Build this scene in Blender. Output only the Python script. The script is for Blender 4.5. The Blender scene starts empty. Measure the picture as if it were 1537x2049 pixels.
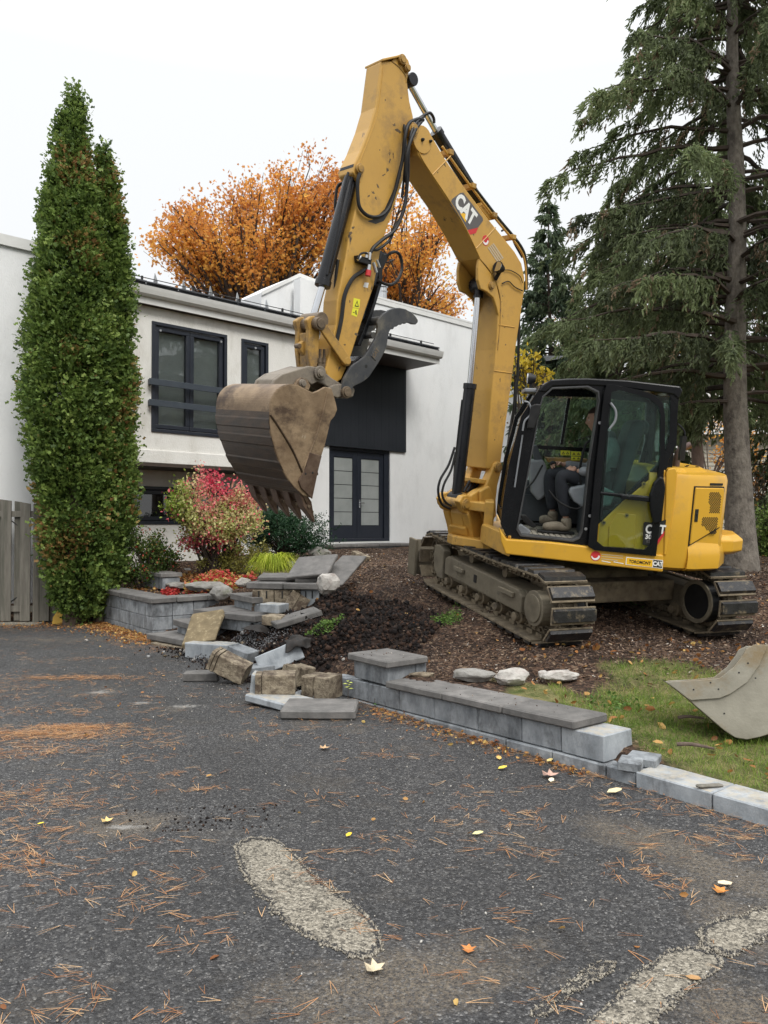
import bpy, math, random
import numpy as np
from mathutils import Matrix, Vector

random.seed(7)
rng = np.random.default_rng(7)
scene = bpy.context.scene
COL = scene.collection

# ------------------------------------------------------------------ camera
FPX, PITCH = 1540.0, math.atan(25.5 / 1540)
cam_data = bpy.data.cameras.new("camera")
cam_data.sensor_fit = 'HORIZONTAL'
cam_data.sensor_width = 36.0
cam_data.lens = 36.0 * FPX / 1537
cam_data.clip_start = 0.05
cam_data.clip_end = 600
cam = bpy.data.objects.new("camera", cam_data)
COL.objects.link(cam)
cam.location = (0, 0, 1.5)
cam.rotation_euler = (math.radians(90) + PITCH, 0, 0)
scene.camera = cam

# ------------------------------------------------------------------ world: overcast sky
SUN_ELEV, SUN_ROT = math.radians(48), math.radians(-150)
world = bpy.data.worlds.new("World")
scene.world = world
world.use_nodes = True
nt = world.node_tree
nt.nodes.clear()
out = nt.nodes.new("ShaderNodeOutputWorld")
bg = nt.nodes.new("ShaderNodeBackground")
sky = nt.nodes.new("ShaderNodeTexSky")
sky.sky_type = 'NISHITA'
sky.sun_disc = False
sky.sun_elevation = SUN_ELEV
sky.sun_rotation = SUN_ROT
sky.air_density = 1.0
sky.dust_density = 4.0
# cloud deck: an even white cover, slightly brighter overhead, over the Nishita sky
tc = nt.nodes.new("ShaderNodeTexCoord")
sep = nt.nodes.new("ShaderNodeSeparateXYZ")
nt.links.new(tc.outputs["Generated"], sep.inputs[0])
ramp = nt.nodes.new("ShaderNodeValToRGB")
ramp.color_ramp.elements[0].position = 0.0
ramp.color_ramp.elements[0].color = (6.7, 6.8, 6.85, 1)
ramp.color_ramp.elements[1].position = 1.0
ramp.color_ramp.elements[1].color = (21.0, 21.3, 21.7, 1)
_e = ramp.color_ramp.elements.new(0.5)
_e.color = (7.3, 7.45, 7.55, 1)
nt.links.new(sep.outputs["Z"], ramp.inputs[0])
mixw = nt.nodes.new("ShaderNodeMixRGB")
mixw.inputs[0].default_value = 0.94
nt.links.new(sky.outputs[0], mixw.inputs[1])
nt.links.new(ramp.outputs[0], mixw.inputs[2])
nt.links.new(mixw.outputs[0], bg.inputs[0])
bg.inputs[1].default_value = 0.1
nt.links.new(bg.outputs[0], out.inputs[0])

sun_data = bpy.data.lights.new("sun", 'SUN')
sun_data.energy = 1.5
sun_data.angle = math.radians(22)
sun_data.color = (1.0, 0.97, 0.92)
sun = bpy.data.objects.new("sun", sun_data)
COL.objects.link(sun)
_d = Vector((math.sin(math.radians(28)) * math.cos(SUN_ELEV), -math.cos(math.radians(28)) * math.cos(SUN_ELEV), math.sin(SUN_ELEV)))
sun.rotation_euler = _d.to_track_quat('Z', 'Y').to_euler()
sky.sun_rotation = math.atan2(_d.x, _d.y)

scene.view_settings.view_transform = 'Standard'
scene.view_settings.look = 'None'
scene.view_settings.exposure = 0.5
scene.view_settings.gamma = 1.0
scene.view_settings.use_curve_mapping = False
scene.render.engine = 'CYCLES'
scene.cycles.use_denoising = True
scene.cycles.max_bounces = 7
scene.cycles.transparent_max_bounces = 12
scene.cycles.caustics_reflective = False
scene.cycles.caustics_refractive = False

# ------------------------------------------------------------------ survey helpers
CAM = np.array([0, 0, 1.5])
_F = np.array([0, math.cos(PITCH), math.sin(PITCH)])
_U = np.array([0, -math.sin(PITCH), math.cos(PITCH)])
_X = np.array([1.0, 0, 0])


def ray(px, py):
    return _F + _X * (px - 768.5) / FPX + _U * (1024.5 - py) / FPX


def on_z(px, py, z=0.0):
    r = ray(px, py)
    return CAM + r * (z - 1.5) / r[2]


def at_y(px, py, y):
    r = ray(px, py)
    return CAM + r * y / r[1]


def unit(v):
    v = np.array(v, float)
    return v / np.linalg.norm(v)


class Frame:
    """A working plane set: origin o, forward u, lateral v, up w."""

    def __init__(self, o, u, v, w):
        self.o, self.u, self.v, self.w = map(lambda a: np.array(a, float), (o, u, v, w))

    def P(self, a, b, c):
        return self.o + self.u * a + self.v * b + self.w * c

    def tr(self, px, py, lat):
        r = ray(px, py)
        t = ((self.o + self.v * lat - CAM) @ self.v) / (r @ self.v)
        q = CAM + r * t - self.o
        return (float(q @ self.u), float(q @ self.w))

    def trs(self, pts, lat):
        return [self.tr(x, y, lat) for x, y in pts]

    def M(self, a, b, c):
        """matrix whose x=u, y=v, z=w axes sit at the point (a,b,c)"""
        o = self.P(a, b, c)
        return Matrix(((self.u[0], self.v[0], self.w[0], o[0]), (self.u[1], self.v[1], self.w[1], o[1]),
                       (self.u[2], self.v[2], self.w[2], o[2]), (0, 0, 0, 1)))


# ------------------------------------------------------------------ materials
def _n(nt, t, **kw):
    x = nt.nodes.new(t)
    for k, v in kw.items():
        if k in x.inputs:
            x.inputs[k].default_value = v
        else:
            setattr(x, k, v)
    return x


def newmat(name):
    m = bpy.data.materials.new(name)
    m.use_nodes = True
    m.node_tree.nodes.clear()
    o = m.node_tree.nodes.new("ShaderNodeOutputMaterial")
    b = m.node_tree.nodes.new("ShaderNodeBsdfPrincipled")
    m.node_tree.links.new(b.outputs[0], o.inputs[0])
    return m, m.node_tree, b, o


def rgba(c):
    return (c[0], c[1], c[2], 1)


def mat(name, c1, c2=None, scale=6.0, rough=0.6, metal=0.0, bump=0.0, bscale=40.0, dirt=None, dscale=2.5, damt=0.5,
        dlo=0.45, stretch=(1, 1, 1), spec=0.5, coat=0.0, detail=8, rvar=0.1, sky_dirt=None, rndvar=0.0, chips=None):
    """noise-mottled surface in world space; dirt = a second colour in patches; sky_dirt = colour settled on upward faces"""
    m, nt, b, o = newmat(name)
    L = nt.links.new
    geo = _n(nt, "ShaderNodeNewGeometry")
    mp = _n(nt, "ShaderNodeMapping")
    mp.inputs["Scale"].default_value = stretch
    L(geo.outputs["Position"], mp.inputs["Vector"])
    n1 = _n(nt, "ShaderNodeTexNoise", Scale=scale, Detail=detail, Roughness=0.65)
    L(mp.outputs[0], n1.inputs["Vector"])
    r = _n(nt, "ShaderNodeValToRGB")
    r.color_ramp.elements[0].position = 0.32
    r.color_ramp.elements[1].position = 0.68
    r.color_ramp.elements[0].color = rgba(c1)
    r.color_ramp.elements[1].color = rgba(c2 or c1)
    L(n1.outputs["Fac"], r.inputs[0])
    col = r.outputs[0]
    if rndvar:
        oi = _n(nt, "ShaderNodeObjectInfo")
        hs = _n(nt, "ShaderNodeHueSaturation")
        mr = _n(nt, "ShaderNodeMapRange")
        mr.inputs["To Min"].default_value = 1 - rndvar
        mr.inputs["To Max"].default_value = 1 + rndvar
        L(oi.outputs["Random"], mr.inputs["Value"])
        L(mr.outputs[0], hs.inputs["Value"])
        L(col, hs.inputs["Color"])
        col = hs.outputs[0]
    if dirt:
        n2 = _n(nt, "ShaderNodeTexNoise", Scale=dscale, Detail=10.0, Roughness=0.72)
        L(mp.outputs[0], n2.inputs["Vector"])
        r2 = _n(nt, "ShaderNodeValToRGB")
        r2.color_ramp.elements[0].position = dlo
        r2.color_ramp.elements[1].position = dlo + 0.16
        r2.color_ramp.elements[1].color = (damt, damt, damt, 1)
        L(n2.outputs["Fac"], r2.inputs[0])
        mx = _n(nt, "ShaderNodeMixRGB")
        L(r2.outputs[0], mx.inputs[0])
        L(col, mx.inputs[1])
        mx.inputs[2].default_value = rgba(dirt)
        col = mx.outputs[0]
    if sky_dirt:
        sp = _n(nt, "ShaderNodeSeparateXYZ")
        L(geo.outputs["Normal"], sp.inputs[0])
        n3 = _n(nt, "ShaderNodeTexNoise", Scale=14.0, Detail=8.0, Roughness=0.7)
        L(geo.outputs["Position"], n3.inputs["Vector"])
        ad = _n(nt, "ShaderNodeMath", operation='ADD')
        L(sp.outputs["Z"], ad.inputs[0])
        L(n3.outputs["Fac"], ad.inputs[1])
        r3 = _n(nt, "ShaderNodeValToRGB")
        r3.color_ramp.elements[0].position = 0.5
        r3.color_ramp.elements[1].position = 0.62
        sc = _n(nt, "ShaderNodeMath", operation='MULTIPLY')
        sc.inputs[1].default_value = 0.36
        L(ad.outputs[0], sc.inputs[0])
        L(sc.outputs[0], r3.inputs[0])
        mx = _n(nt, "ShaderNodeMixRGB")
        L(r3.outputs[0], mx.inputs[0])
        L(col, mx.inputs[1])
        mx.inputs[2].default_value = rgba(sky_dirt)
        col = mx.outputs[0]
    if chips:
        cc_, csc, cth = chips
        n4 = _n(nt, "ShaderNodeTexNoise", Scale=csc, Detail=9.0, Roughness=0.75)
        mp4 = _n(nt, "ShaderNodeMapping")
        mp4.inputs["Scale"].default_value = (1.0, 1.0, 0.35)
        L(geo.outputs["Position"], mp4.inputs["Vector"])
        L(mp4.outputs[0], n4.inputs["Vector"])
        r4 = _n(nt, "ShaderNodeValToRGB")
        r4.color_ramp.elements[0].position = cth
        r4.color_ramp.elements[1].position = cth + 0.05
        L(n4.outputs["Fac"], r4.inputs[0])
        mx = _n(nt, "ShaderNodeMixRGB")
        L(r4.outputs[0], mx.inputs[0])
        L(col, mx.inputs[1])
        mx.inputs[2].default_value = rgba(cc_)
        col = mx.outputs[0]
    L(col, b.inputs["Base Color"])
    rr = _n(nt, "ShaderNodeMapRange")
    rr.inputs["To Min"].default_value = max(0.02, rough - rvar)
    rr.inputs["To Max"].default_value = min(1.0, rough + rvar)
    L(n1.outputs["Fac"], rr.inputs["Value"])
    L(rr.outputs[0], b.inputs["Roughness"])
    b.inputs["Metallic"].default_value = metal
    b.inputs["Specular IOR Level"].default_value = spec
    b.inputs["Coat Weight"].default_value = coat
    b.inputs["Coat Roughness"].default_value = 0.12
    if bump:
        nb = _n(nt, "ShaderNodeTexNoise", Scale=bscale, Detail=6.0, Roughness=0.6)
        L(mp.outputs[0], nb.inputs["Vector"])
        bp = _n(nt, "ShaderNodeBump", Strength=1.0, Distance=bump)
        L(nb.outputs["Fac"], bp.inputs["Height"])
        L(bp.outputs[0], b.inputs["Normal"])
    return m


def leafmat(name, cols, transl=0.35, rough=0.55, attr=True, spec=0.3):
    """cols: list of (pos, colour) over each leaf's own random value"""
    m, nt, b, o = newmat(name)
    L = nt.links.new
    at = _n(nt, "ShaderNodeAttribute", attribute_name="rnd")
    r = _n(nt, "ShaderNodeValToRGB")
    els = r.color_ramp.elements
    while len(els) < len(cols):
        els.new(0.5)
    for e, (p, c) in zip(els, cols):
        e.position = p
        e.color = rgba(c)
    L(at.outputs["Fac"], r.inputs[0])
    L(r.outputs[0], b.inputs["Base Color"])
    b.inputs["Roughness"].default_value = rough
    b.inputs["Specular IOR Level"].default_value = spec
    tr = _n(nt, "ShaderNodeBsdfTranslucent")
    L(r.outputs[0], tr.inputs["Color"])
    mx = _n(nt, "ShaderNodeMixShader")
    mx.inputs[0].default_value = transl
    L(b.outputs[0], mx.inputs[1])
    L(tr.outputs[0], mx.inputs[2])
    L(mx.outputs[0], o.inputs[0])
    return m


def glassmat(name, tint, refl=1.0, rough=0.02, opac=0.0, body=(0.02, 0.02, 0.02)):
    m, nt, b, o = newmat(name)
    L = nt.links.new
    nt.nodes.remove(b)
    t = _n(nt, "ShaderNodeBsdfTransparent")
    t.inputs[0].default_value = rgba(tint)
    g = _n(nt, "ShaderNodeBsdfGlossy", Roughness=rough)
    lw = _n(nt, "ShaderNodeLayerWeight", Blend=0.5)
    pw = _n(nt, "ShaderNodeMath", operation='POWER')
    pw.inputs[1].default_value = 4.0
    L(lw.outputs["Facing"], pw.inputs[0])
    mu = _n(nt, "ShaderNodeMath", operation='MULTIPLY_ADD')
    mu.inputs[1].default_value = 0.5
    mu.inputs[2].default_value = 0.045 * refl
    L(pw.outputs[0], mu.inputs[0])
    d = _n(nt, "ShaderNodeBsdfDiffuse")
    d.inputs[0].default_value = rgba(body)
    m1 = _n(nt, "ShaderNodeMixShader")
    m1.inputs[0].default_value = opac
    L(t.outputs[0], m1.inputs[1])
    L(d.outputs[0], m1.inputs[2])
    m2 = _n(nt, "ShaderNodeMixShader")
    L(mu.outputs[0], m2.inputs[0])
    L(m1.outputs[0], m2.inputs[1])
    L(g.outputs[0], m2.inputs[2])
    L(m2.outputs[0], o.inputs[0])
    return m


# ------------------------------------------------------------------ mesh builder
class MB:
    def __init__(self):
        self.v, self.f, self.mi = [], [], []

    def add(self, vs, fs, mi=0):
        o = len(self.v)
        self.v += [tuple(float(c) for c in p) for p in vs]
        self.f += [tuple(o + i for i in f) for f in fs]
        self.mi += [mi] * len(fs)
        return self

    def box(self, fr, a, b, c, mi=0):
        """box between a=(a0,a1), b, c in the frame fr"""
        P = fr.P
        vs = [P(x, y, z) for x in a for y in b for z in c]
        return self.add(vs, [(0, 1, 3, 2), (4, 6, 7, 5), (0, 4, 5, 1), (2, 3, 7, 6), (0, 2, 6, 4), (1, 5, 7, 3)], mi)

    def prism(self, fr, pts, b0, b1, mi=0):
        """outline pts in (u,w) swept along the lateral axis from b0 to b1"""
        n = len(pts)
        vs = [fr.P(a, b0, c) for a, c in pts] + [fr.P(a, b1, c) for a, c in pts]
        fs = [tuple(range(n)), tuple(range(2 * n - 1, n - 1, -1))] + [(i, i + n, (i + 1) % n + n, (i + 1) % n) for i in range(n)]
        return self.add(vs, fs, mi)

    def prismw(self, fr, pts, c0, c1, mi=0):
        """outline pts in (u,v) swept upwards"""
        n = len(pts)
        vs = [fr.P(a, b, c0) for a, b in pts] + [fr.P(a, b, c1) for a, b in pts]
        fs = [tuple(range(n)), tuple(range(2 * n - 1, n - 1, -1))] + [(i, i + n, (i + 1) % n + n, (i + 1) % n) for i in range(n)]
        return self.add(vs, fs, mi)

    def ring(self, fr, outer, inner, b0, b1, n=56, mi=0):
        o, i = resample(outer, n), resample(inner, n)
        vs = []
        for b in (b0, b1):
            vs += [fr.P(a, b, c) for a, c in o] + [fr.P(a, b, c) for a, c in i]
        fs = []
        for k in range(n):
            j = (k + 1) % n
            fs += [(k, j, n + j, n + k), (2 * n + k, 3 * n + k, 3 * n + j, 2 * n + j), (k, 2 * n + k, 2 * n + j, j),
                   (n + k, n + j, 3 * n + j, 3 * n + k)]
        return self.add(vs, fs, mi)

    def tube(self, pts, r, seg=8, mi=0, caps=True):
        pts = [np.array(p, float) for p in pts]
        rs = r if isinstance(r, (list, tuple, np.ndarray)) else [r] * len(pts)
        vs, fs = [], []
        up = None
        for i, p in enumerate(pts):
            t = unit((pts[min(i + 1, len(pts) - 1)] - pts[max(i - 1, 0)]) + 1e-9)
            if up is None:
                up = np.array([0, 0, 1.0]) if abs(t[2]) < 0.9 else np.array([1.0, 0, 0])
            x = unit(np.cross(t, up))
            up = np.cross(x, t)
            for k in range(seg):
                an = 2 * math.pi * k / seg
                vs.append(p + rs[i] * (x * math.cos(an) + up * math.sin(an)))
        for i in range(len(pts) - 1):
            for k in range(seg):
                j = (k + 1) % seg
                fs.append((i * seg + k, i * seg + j, (i + 1) * seg + j, (i + 1) * seg + k))
        if caps:
            fs.append(tuple(range(seg - 1, -1, -1)))
            fs.append(tuple((len(pts) - 1) * seg + k for k in range(seg)))
        return self.add(vs, fs, mi)

    def build(self, name, m, parent=None, smooth=False, bevel=0.0, segs=2, kind=None, sharp=35):
        me = bpy.data.meshes.new(name)
        base = np.array(origin_of(parent)) if parent is not None else np.zeros(3)
        v = np.array(self.v) - base
        org = np.zeros(3)
        if parent is None:
            org = np.array([v[:, 0].mean(), v[:, 1].mean(), v[:, 2].min()])
            v = v - org
        me.from_pydata(v.tolist(), [], self.f)
        ms = m if isinstance(m, (list, tuple)) else [m]
        for x in ms:
            me.materials.append(x)
        if len(ms) > 1:
            me.polygons.foreach_set("material_index", self.mi)
        me.validate()
        fix_normals(me)
        if smooth:
            me.polygons.foreach_set("use_smooth", [True] * len(me.polygons))
            me.set_sharp_from_angle(angle=math.radians(sharp))
        ob = bpy.data.objects.new(name, me)
        COL.objects.link(ob)
        if parent is not None:
            ob.parent = parent
        else:
            ob.location = org
        if bevel:
            bv = ob.modifiers.new("bevel", 'BEVEL')
            bv.width = bevel
            bv.segments = segs
            bv.limit_method = 'ANGLE'
            bv.angle_limit = math.radians(30)
            if smooth:
                bv.harden_normals = False
        if kind:
            ob["kind"] = kind
        return ob


import bmesh


def fix_normals(me):
    bm = bmesh.new()
    bm.from_mesh(me)
    bmesh.ops.recalc_face_normals(bm, faces=bm.faces[:])
    bm.to_mesh(me)
    bm.free()


def origin_of(o):
    p = np.array(o.location)
    while o.parent is not None:
        o = o.parent
        p = p + np.array(o.location)
    return p


def resample(pts, n):
    p = np.array(list(pts) + [pts[0]], float)
    d = np.r_[0, np.cumsum(np.linalg.norm(np.diff(p, axis=0), axis=1))]
    t = np.linspace(0, d[-1], n, endpoint=False)
    # keep the real corners: snap the nearest sample to each corner
    for c in d[:-1]:
        t[int(np.argmin(abs(t - c)))] = c
    t.sort()
    return [(float(np.interp(x, d, p[:, 0])), float(np.interp(x, d, p[:, 1]))) for x in t]


def smooth_pts(pts, n=8):
    """Catmull-Rom through the points"""
    p = [np.array(q, float) for q in pts]
    p = [2 * p[0] - p[1]] + p + [2 * p[-1] - p[-2]]
    o = []
    for i in range(1, len(p) - 2):
        for k in range(n):
            t = k / n
            o.append(0.5 * ((2 * p[i]) + (-p[i - 1] + p[i + 1]) * t + (2 * p[i - 1] - 5 * p[i] + 4 * p[i + 1] - p[i + 2]) * t * t
                            + (-p[i - 1] + 3 * p[i] - 3 * p[i + 1] + p[i + 2]) * t ** 3))
    o.append(p[-2])
    return o


def circ(r, n=20, a0=0.0, a1=2 * math.pi, c=(0, 0)):
    full = abs(a1 - a0 - 2 * math.pi) < 1e-6
    return [(c[0] + r * math.cos(a0 + (a1 - a0) * k / (n if full else n - 1)), c[1] + r * math.sin(a0 + (a1 - a0) * k / (n if full else n - 1)))
            for k in range(n)]


def tag(o, label=None, cat=None, group=None, kind=None):
    if label:
        o["label"] = label
    if cat:
        o["category"] = cat
    if group:
        o["group"] = group
    if kind:
        o["kind"] = kind
    return o


def empty(name, loc, label, cat, group=None):
    o = bpy.data.objects.new(name, None)
    o.empty_display_size = 0.2
    COL.objects.link(o)
    o.location = tuple(float(c) for c in loc)
    return tag(o, label, cat, group)


WORLD = Frame((0, 0, 0), (1, 0, 0), (0, 1, 0), (0, 0, 1))


def place(name, me, M, parent=None, m=None):
    """another object that shares mesh data, at the world matrix M"""
    o = bpy.data.objects.new(name, me)
    COL.objects.link(o)
    if parent is not None:
        o.parent = parent
        M = Matrix.Translation(-Vector(origin_of(parent))) @ M
    o.matrix_basis = M
    return o


def matrix(loc, x, y, z):
    return Matrix(((x[0], y[0], z[0], loc[0]), (x[1], y[1], z[1], loc[1]), (x[2], y[2], z[2], loc[2]), (0, 0, 0, 1)))


def eul(loc, rx=0, ry=0, rz=0):
    from mathutils import Euler
    return Matrix.Translation(Vector(tuple(float(c) for c in loc))) @ Euler((math.radians(rx), math.radians(ry), math.radians(rz)), 'XYZ').to_matrix().to_4x4()


def lettering(body, size, loc, x, z, m, parent, bold=0.02, width=1.0, name="lettering"):
    x, z = unit(x), unit(z)
    y = np.cross(z, x)
    cu = bpy.data.curves.new(name, 'FONT')
    cu.body = body
    cu.size = size
    cu.extrude = 0.0008
    cu.offset = bold * size
    cu.align_x = 'CENTER'
    cu.align_y = 'CENTER'
    cu.materials.append(m)
    cu.resolution_u = 3
    tmp = bpy.data.objects.new(name, cu)
    me = bpy.data.meshes.new_from_object(tmp)
    bpy.data.objects.remove(tmp)
    o = bpy.data.objects.new(name, me)
    COL.objects.link(o)
    M = matrix(loc, x * width, y, z)
    o.parent = parent
    o.matrix_basis = Matrix.Translation(-Vector(origin_of(parent))) @ M
    return o


# ------------------------------------------------------------------ numpy noise and scatter
_lat = np.random.default_rng(11).random((64, 64, 64)).astype(np.float32)


def vnoise(p, scale=1.0):
    q = np.asarray(p, float) * scale
    i = np.floor(q).astype(int)
    fr = q - i
    fr = fr * fr * (3 - 2 * fr)
    r = 0
    for dx in (0, 1):
        for dy in (0, 1):
            for dz in (0, 1):
                w = (fr[..., 0] if dx else 1 - fr[..., 0]) * (fr[..., 1] if dy else 1 - fr[..., 1]) * (fr[..., 2] if dz else 1 - fr[..., 2])
                r = r + w * _lat[(i[..., 0] + dx) % 64, (i[..., 1] + dy) % 64, (i[..., 2] + dz) % 64]
    return r


def fnoise(p, scale=1.0, oct=4, rough=0.5):
    s, a, t = 0, 1.0, 0
    for k in range(oct):
        s = s + a * (vnoise(np.asarray(p) + 17.3 * k, scale * 2 ** k) - 0.5)
        t += a
        a *= rough
    return s / t


def rots(n, axis_dirs=None, g=None):
    """random rotation matrices (n,3,3); when axis_dirs given, local x points along them with a random roll"""
    g = g or rng
    if axis_dirs is None:
        axis_dirs = g.normal(size=(n, 3))
    x = axis_dirs / (np.linalg.norm(axis_dirs, axis=1, keepdims=True) + 1e-9)
    t = g.normal(size=(n, 3))
    y = np.cross(x, t)
    y /= np.linalg.norm(y, axis=1, keepdims=True) + 1e-9
    z = np.cross(x, y)
    return np.stack([x, y, z], axis=2)


def scatter(name, m, tv, tf, pos, R, s, rnd, parent=None, kind=None, extra=None):
    """copies of the little mesh (tv, tf) joined into one object; rnd is a value per copy for its colour"""
    tv = np.array(tv, float)
    pos = np.asarray(pos, float)
    n, k = len(pos), len(tv)
    s = np.asarray(s, float)
    if s.ndim == 1:
        s = np.repeat(s[:, None], 3, axis=1)
    V = np.einsum('nij,nkj->nki', R, tv[None] * s[:, None, :]) + pos[:, None, :]
    V = V.reshape(-1, 3)
    base = np.array(origin_of(parent)) if parent is not None else np.array([V[:, 0].mean(), V[:, 1].mean(), V[:, 2].min()])
    V = V - base
    me = bpy.data.meshes.new(name)
    me.vertices.add(n * k)
    me.vertices.foreach_set("co", V.astype(np.float32).ravel())
    off = (np.arange(n) * k)
    loops, starts, tot = [], [], []
    fl = [len(f) for f in tf]
    flat = np.concatenate([np.array(f) for f in tf])
    allv = (off[:, None] + flat[None]).ravel()
    st = np.cumsum([0] + fl[:-1])
    starts = (np.arange(n)[:, None] * len(flat) + st[None]).ravel()
    totals = np.tile(fl, n)
    me.loops.add(len(allv))
    me.loops.foreach_set("vertex_index", allv.astype(np.int32))
    me.polygons.add(len(starts))
    me.polygons.foreach_set("loop_start", starts.astype(np.int32))
    me.polygons.foreach_set("loop_total", totals.astype(np.int32))
    a = me.attributes.new("rnd", 'FLOAT', 'POINT')
    a.data.foreach_set("value", np.repeat(np.asarray(rnd, np.float32), k))
    me.update(calc_edges=True)
    me.materials.append(m)
    o = bpy.data.objects.new(name, me)
    COL.objects.link(o)
    if parent is not None:
        o.parent = parent
    else:
        o.location = base
    if kind:
        o["kind"] = kind
    return o


LEAF = ([(0, 0, 0), (0.35, 0.28, 0.05), (0.8, 0.22, -0.02), (1.0, 0, -0.12), (0.8, -0.22, -0.02), (0.35, -0.28, 0.05)], [(0, 1, 2, 3), (0, 3, 4, 5)])
SPRAY = ([(0, 0, 0), (0.45, 0.38, 0.06), (0.62, 0.16, 0.0), (0.95, 0.34, -0.1), (1.0, 0, -0.06), (0.9, -0.36, -0.12), (0.6, -0.15, 0.0), (0.4, -0.42, 0.05)],
         [(0, 1, 2), (0, 2, 3, 4), (0, 4, 5, 6), (0, 6, 7)])
NEEDLE = ([(0, 0.5, 0), (0, -0.5, 0), (1, 0.12, 0), (1, -0.12, 0)], [(0, 1, 3, 2)])
MAPLE = ([(0, 0, 0), (0.1, 0.45, 0.03), (0.35, 0.25, 0.02), (0.6, 0.55, -0.04), (0.65, 0.2, 0), (1.0, 0, -0.08), (0.65, -0.2, 0), (0.6, -0.55, 0.06),
          (0.35, -0.25, 0), (0.1, -0.45, 0.05)], [(0, 1, 2, 8, 9), (2, 3, 4, 6, 7, 8), (4, 5, 6)])
# ================================================================== materials
m_yel = mat("machine_yellow", (0.47, 0.265, 0.055), (0.56, 0.325, 0.065), scale=2.2, rough=0.48, bump=0.0008, bscale=90, dirt=(0.19, 0.115, 0.055), dscale=2.2, dlo=0.52, damt=0.7, coat=0.05, chips=((0.045, 0.033, 0.026), 6.0, 0.63))
m_yelclean = mat("body_yellow", (0.60, 0.325, 0.028), (0.65, 0.36, 0.035), scale=2, rough=0.33, bump=0.0003, bscale=90, dirt=(0.34, 0.22, 0.09), dscale=3,
                 dlo=0.56, damt=0.45, coat=0.25, chips=((0.16, 0.10, 0.05), 9.0, 0.70))
m_blk = mat("black_paint", (0.003, 0.0035, 0.0045), (0.006, 0.0065, 0.008), scale=4, rough=0.26, dirt=(0.035, 0.032, 0.028), dscale=5, dlo=0.66, damt=0.4, spec=0.35)
m_rub = mat("black_rubber", (0.006, 0.006, 0.007), (0.018, 0.018, 0.018), scale=9, rough=0.55, dirt=(0.07, 0.058, 0.042), dscale=8, dlo=0.60, damt=0.5, spec=0.35)
m_cyl = mat("cylinder_black", (0.005, 0.005, 0.007), (0.014, 0.015, 0.018), scale=5, rough=0.28, dirt=(0.07, 0.06, 0.05), dscale=6, dlo=0.58, damt=0.6, stretch=(1, 1, 0.4), spec=0.4)
m_chr = mat("chrome", (0.55, 0.56, 0.58), (0.62, 0.63, 0.65), rough=0.14, metal=1.0, rvar=0.05)
m_mud = mat("muddy_steel", (0.11, 0.085, 0.055), (0.24, 0.195, 0.13), scale=7, rough=0.85, bump=0.005, bscale=45, dirt=(0.035, 0.03, 0.025), dscale=6, dlo=0.52, damt=0.8)
m_frame = mat("track_frame_steel", (0.10, 0.084, 0.058), (0.19, 0.163, 0.115), scale=5, rough=0.8, bump=0.003, bscale=50, dirt=(0.03, 0.027, 0.024), dscale=5, dlo=0.54, damt=0.75, sky_dirt=(0.20, 0.16, 0.10))
m_pad = mat("track_pad_rubber", (0.007, 0.007, 0.009), (0.024, 0.023, 0.023), scale=9, rough=0.42, bump=0.005, bscale=40, dirt=(0.22, 0.175, 0.11), dscale=7, dlo=0.53, damt=0.9)
m_bkt = mat("bucket_steel", (0.125, 0.078, 0.042), (0.30, 0.215, 0.13), scale=3.5, rough=0.55, bump=0.0025, bscale=45, dirt=(0.045, 0.024, 0.014), dscale=3.2, dlo=0.49, damt=0.9, stretch=(1, 1, 1.4), metal=0.1, chips=((0.40, 0.34, 0.25), 5.0, 0.65))
m_bktd = mat("bucket_worn_steel", (0.018, 0.011, 0.007), (0.075, 0.046, 0.027), scale=6, rough=0.38, bump=0.002, bscale=40, dirt=(0.22, 0.16, 0.09), dscale=3, dlo=0.63, damt=0.6, stretch=(1, 1, 3.5), metal=0.2)
m_teeth = mat("tooth_steel", (0.07, 0.04, 0.028), (0.16, 0.11, 0.08), scale=12, rough=0.42, metal=0.4, bump=0.002, bscale=70)
m_bkt2 = mat("spare_bucket_steel", (0.20, 0.185, 0.145), (0.31, 0.29, 0.235), scale=4, rough=0.55, bump=0.0015, bscale=60, dirt=(0.20, 0.14, 0.065), dscale=2.6, dlo=0.48, damt=0.85, metal=0.1, chips=((0.07, 0.05, 0.035), 8.0, 0.64))
m_thumb = mat("thumb_steel", (0.035, 0.038, 0.045), (0.085, 0.085, 0.085), scale=5, rough=0.5, bump=0.001, bscale=60, dirt=(0.18, 0.16, 0.12), dscale=3.5,
              dlo=0.5, damt=0.7, metal=0.2)
m_link = mat("linkage_yellow", (0.36, 0.20, 0.04), (0.44, 0.26, 0.06), scale=5, rough=0.55, bump=0.001, bscale=60, dirt=(0.13, 0.09, 0.055), dscale=6,
             dlo=0.46, damt=0.85)
m_pin = mat("greasy_pin", (0.09, 0.065, 0.045), (0.2, 0.15, 0.1), scale=14, rough=0.5, metal=0.3, bump=0.001, bscale=80)
m_grey = mat("cab_grey_plastic", (0.17, 0.18, 0.195), (0.23, 0.24, 0.255), rough=0.5)
m_dkgrey = mat("cab_dark_trim", (0.035, 0.04, 0.048), (0.06, 0.066, 0.075), rough=0.55)
m_mat = mat("cab_floor_dusty", (0.20, 0.18, 0.15), (0.30, 0.27, 0.22), scale=12, rough=0.8, bump=0.002, bscale=80)
m_white = mat("white_print", (0.78, 0.78, 0.76), rough=0.5)
m_stick = mat("grey_print", (0.09, 0.085, 0.085), (0.11, 0.10, 0.10), rough=0.5)
m_black = mat("black_print", (0.01, 0.01, 0.01), rough=0.5)
m_red = mat("red_print", (0.55, 0.03, 0.035), rough=0.5)
m_stkyel = mat("sticker_yellow", (0.75, 0.72, 0.04), rough=0.45)
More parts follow.
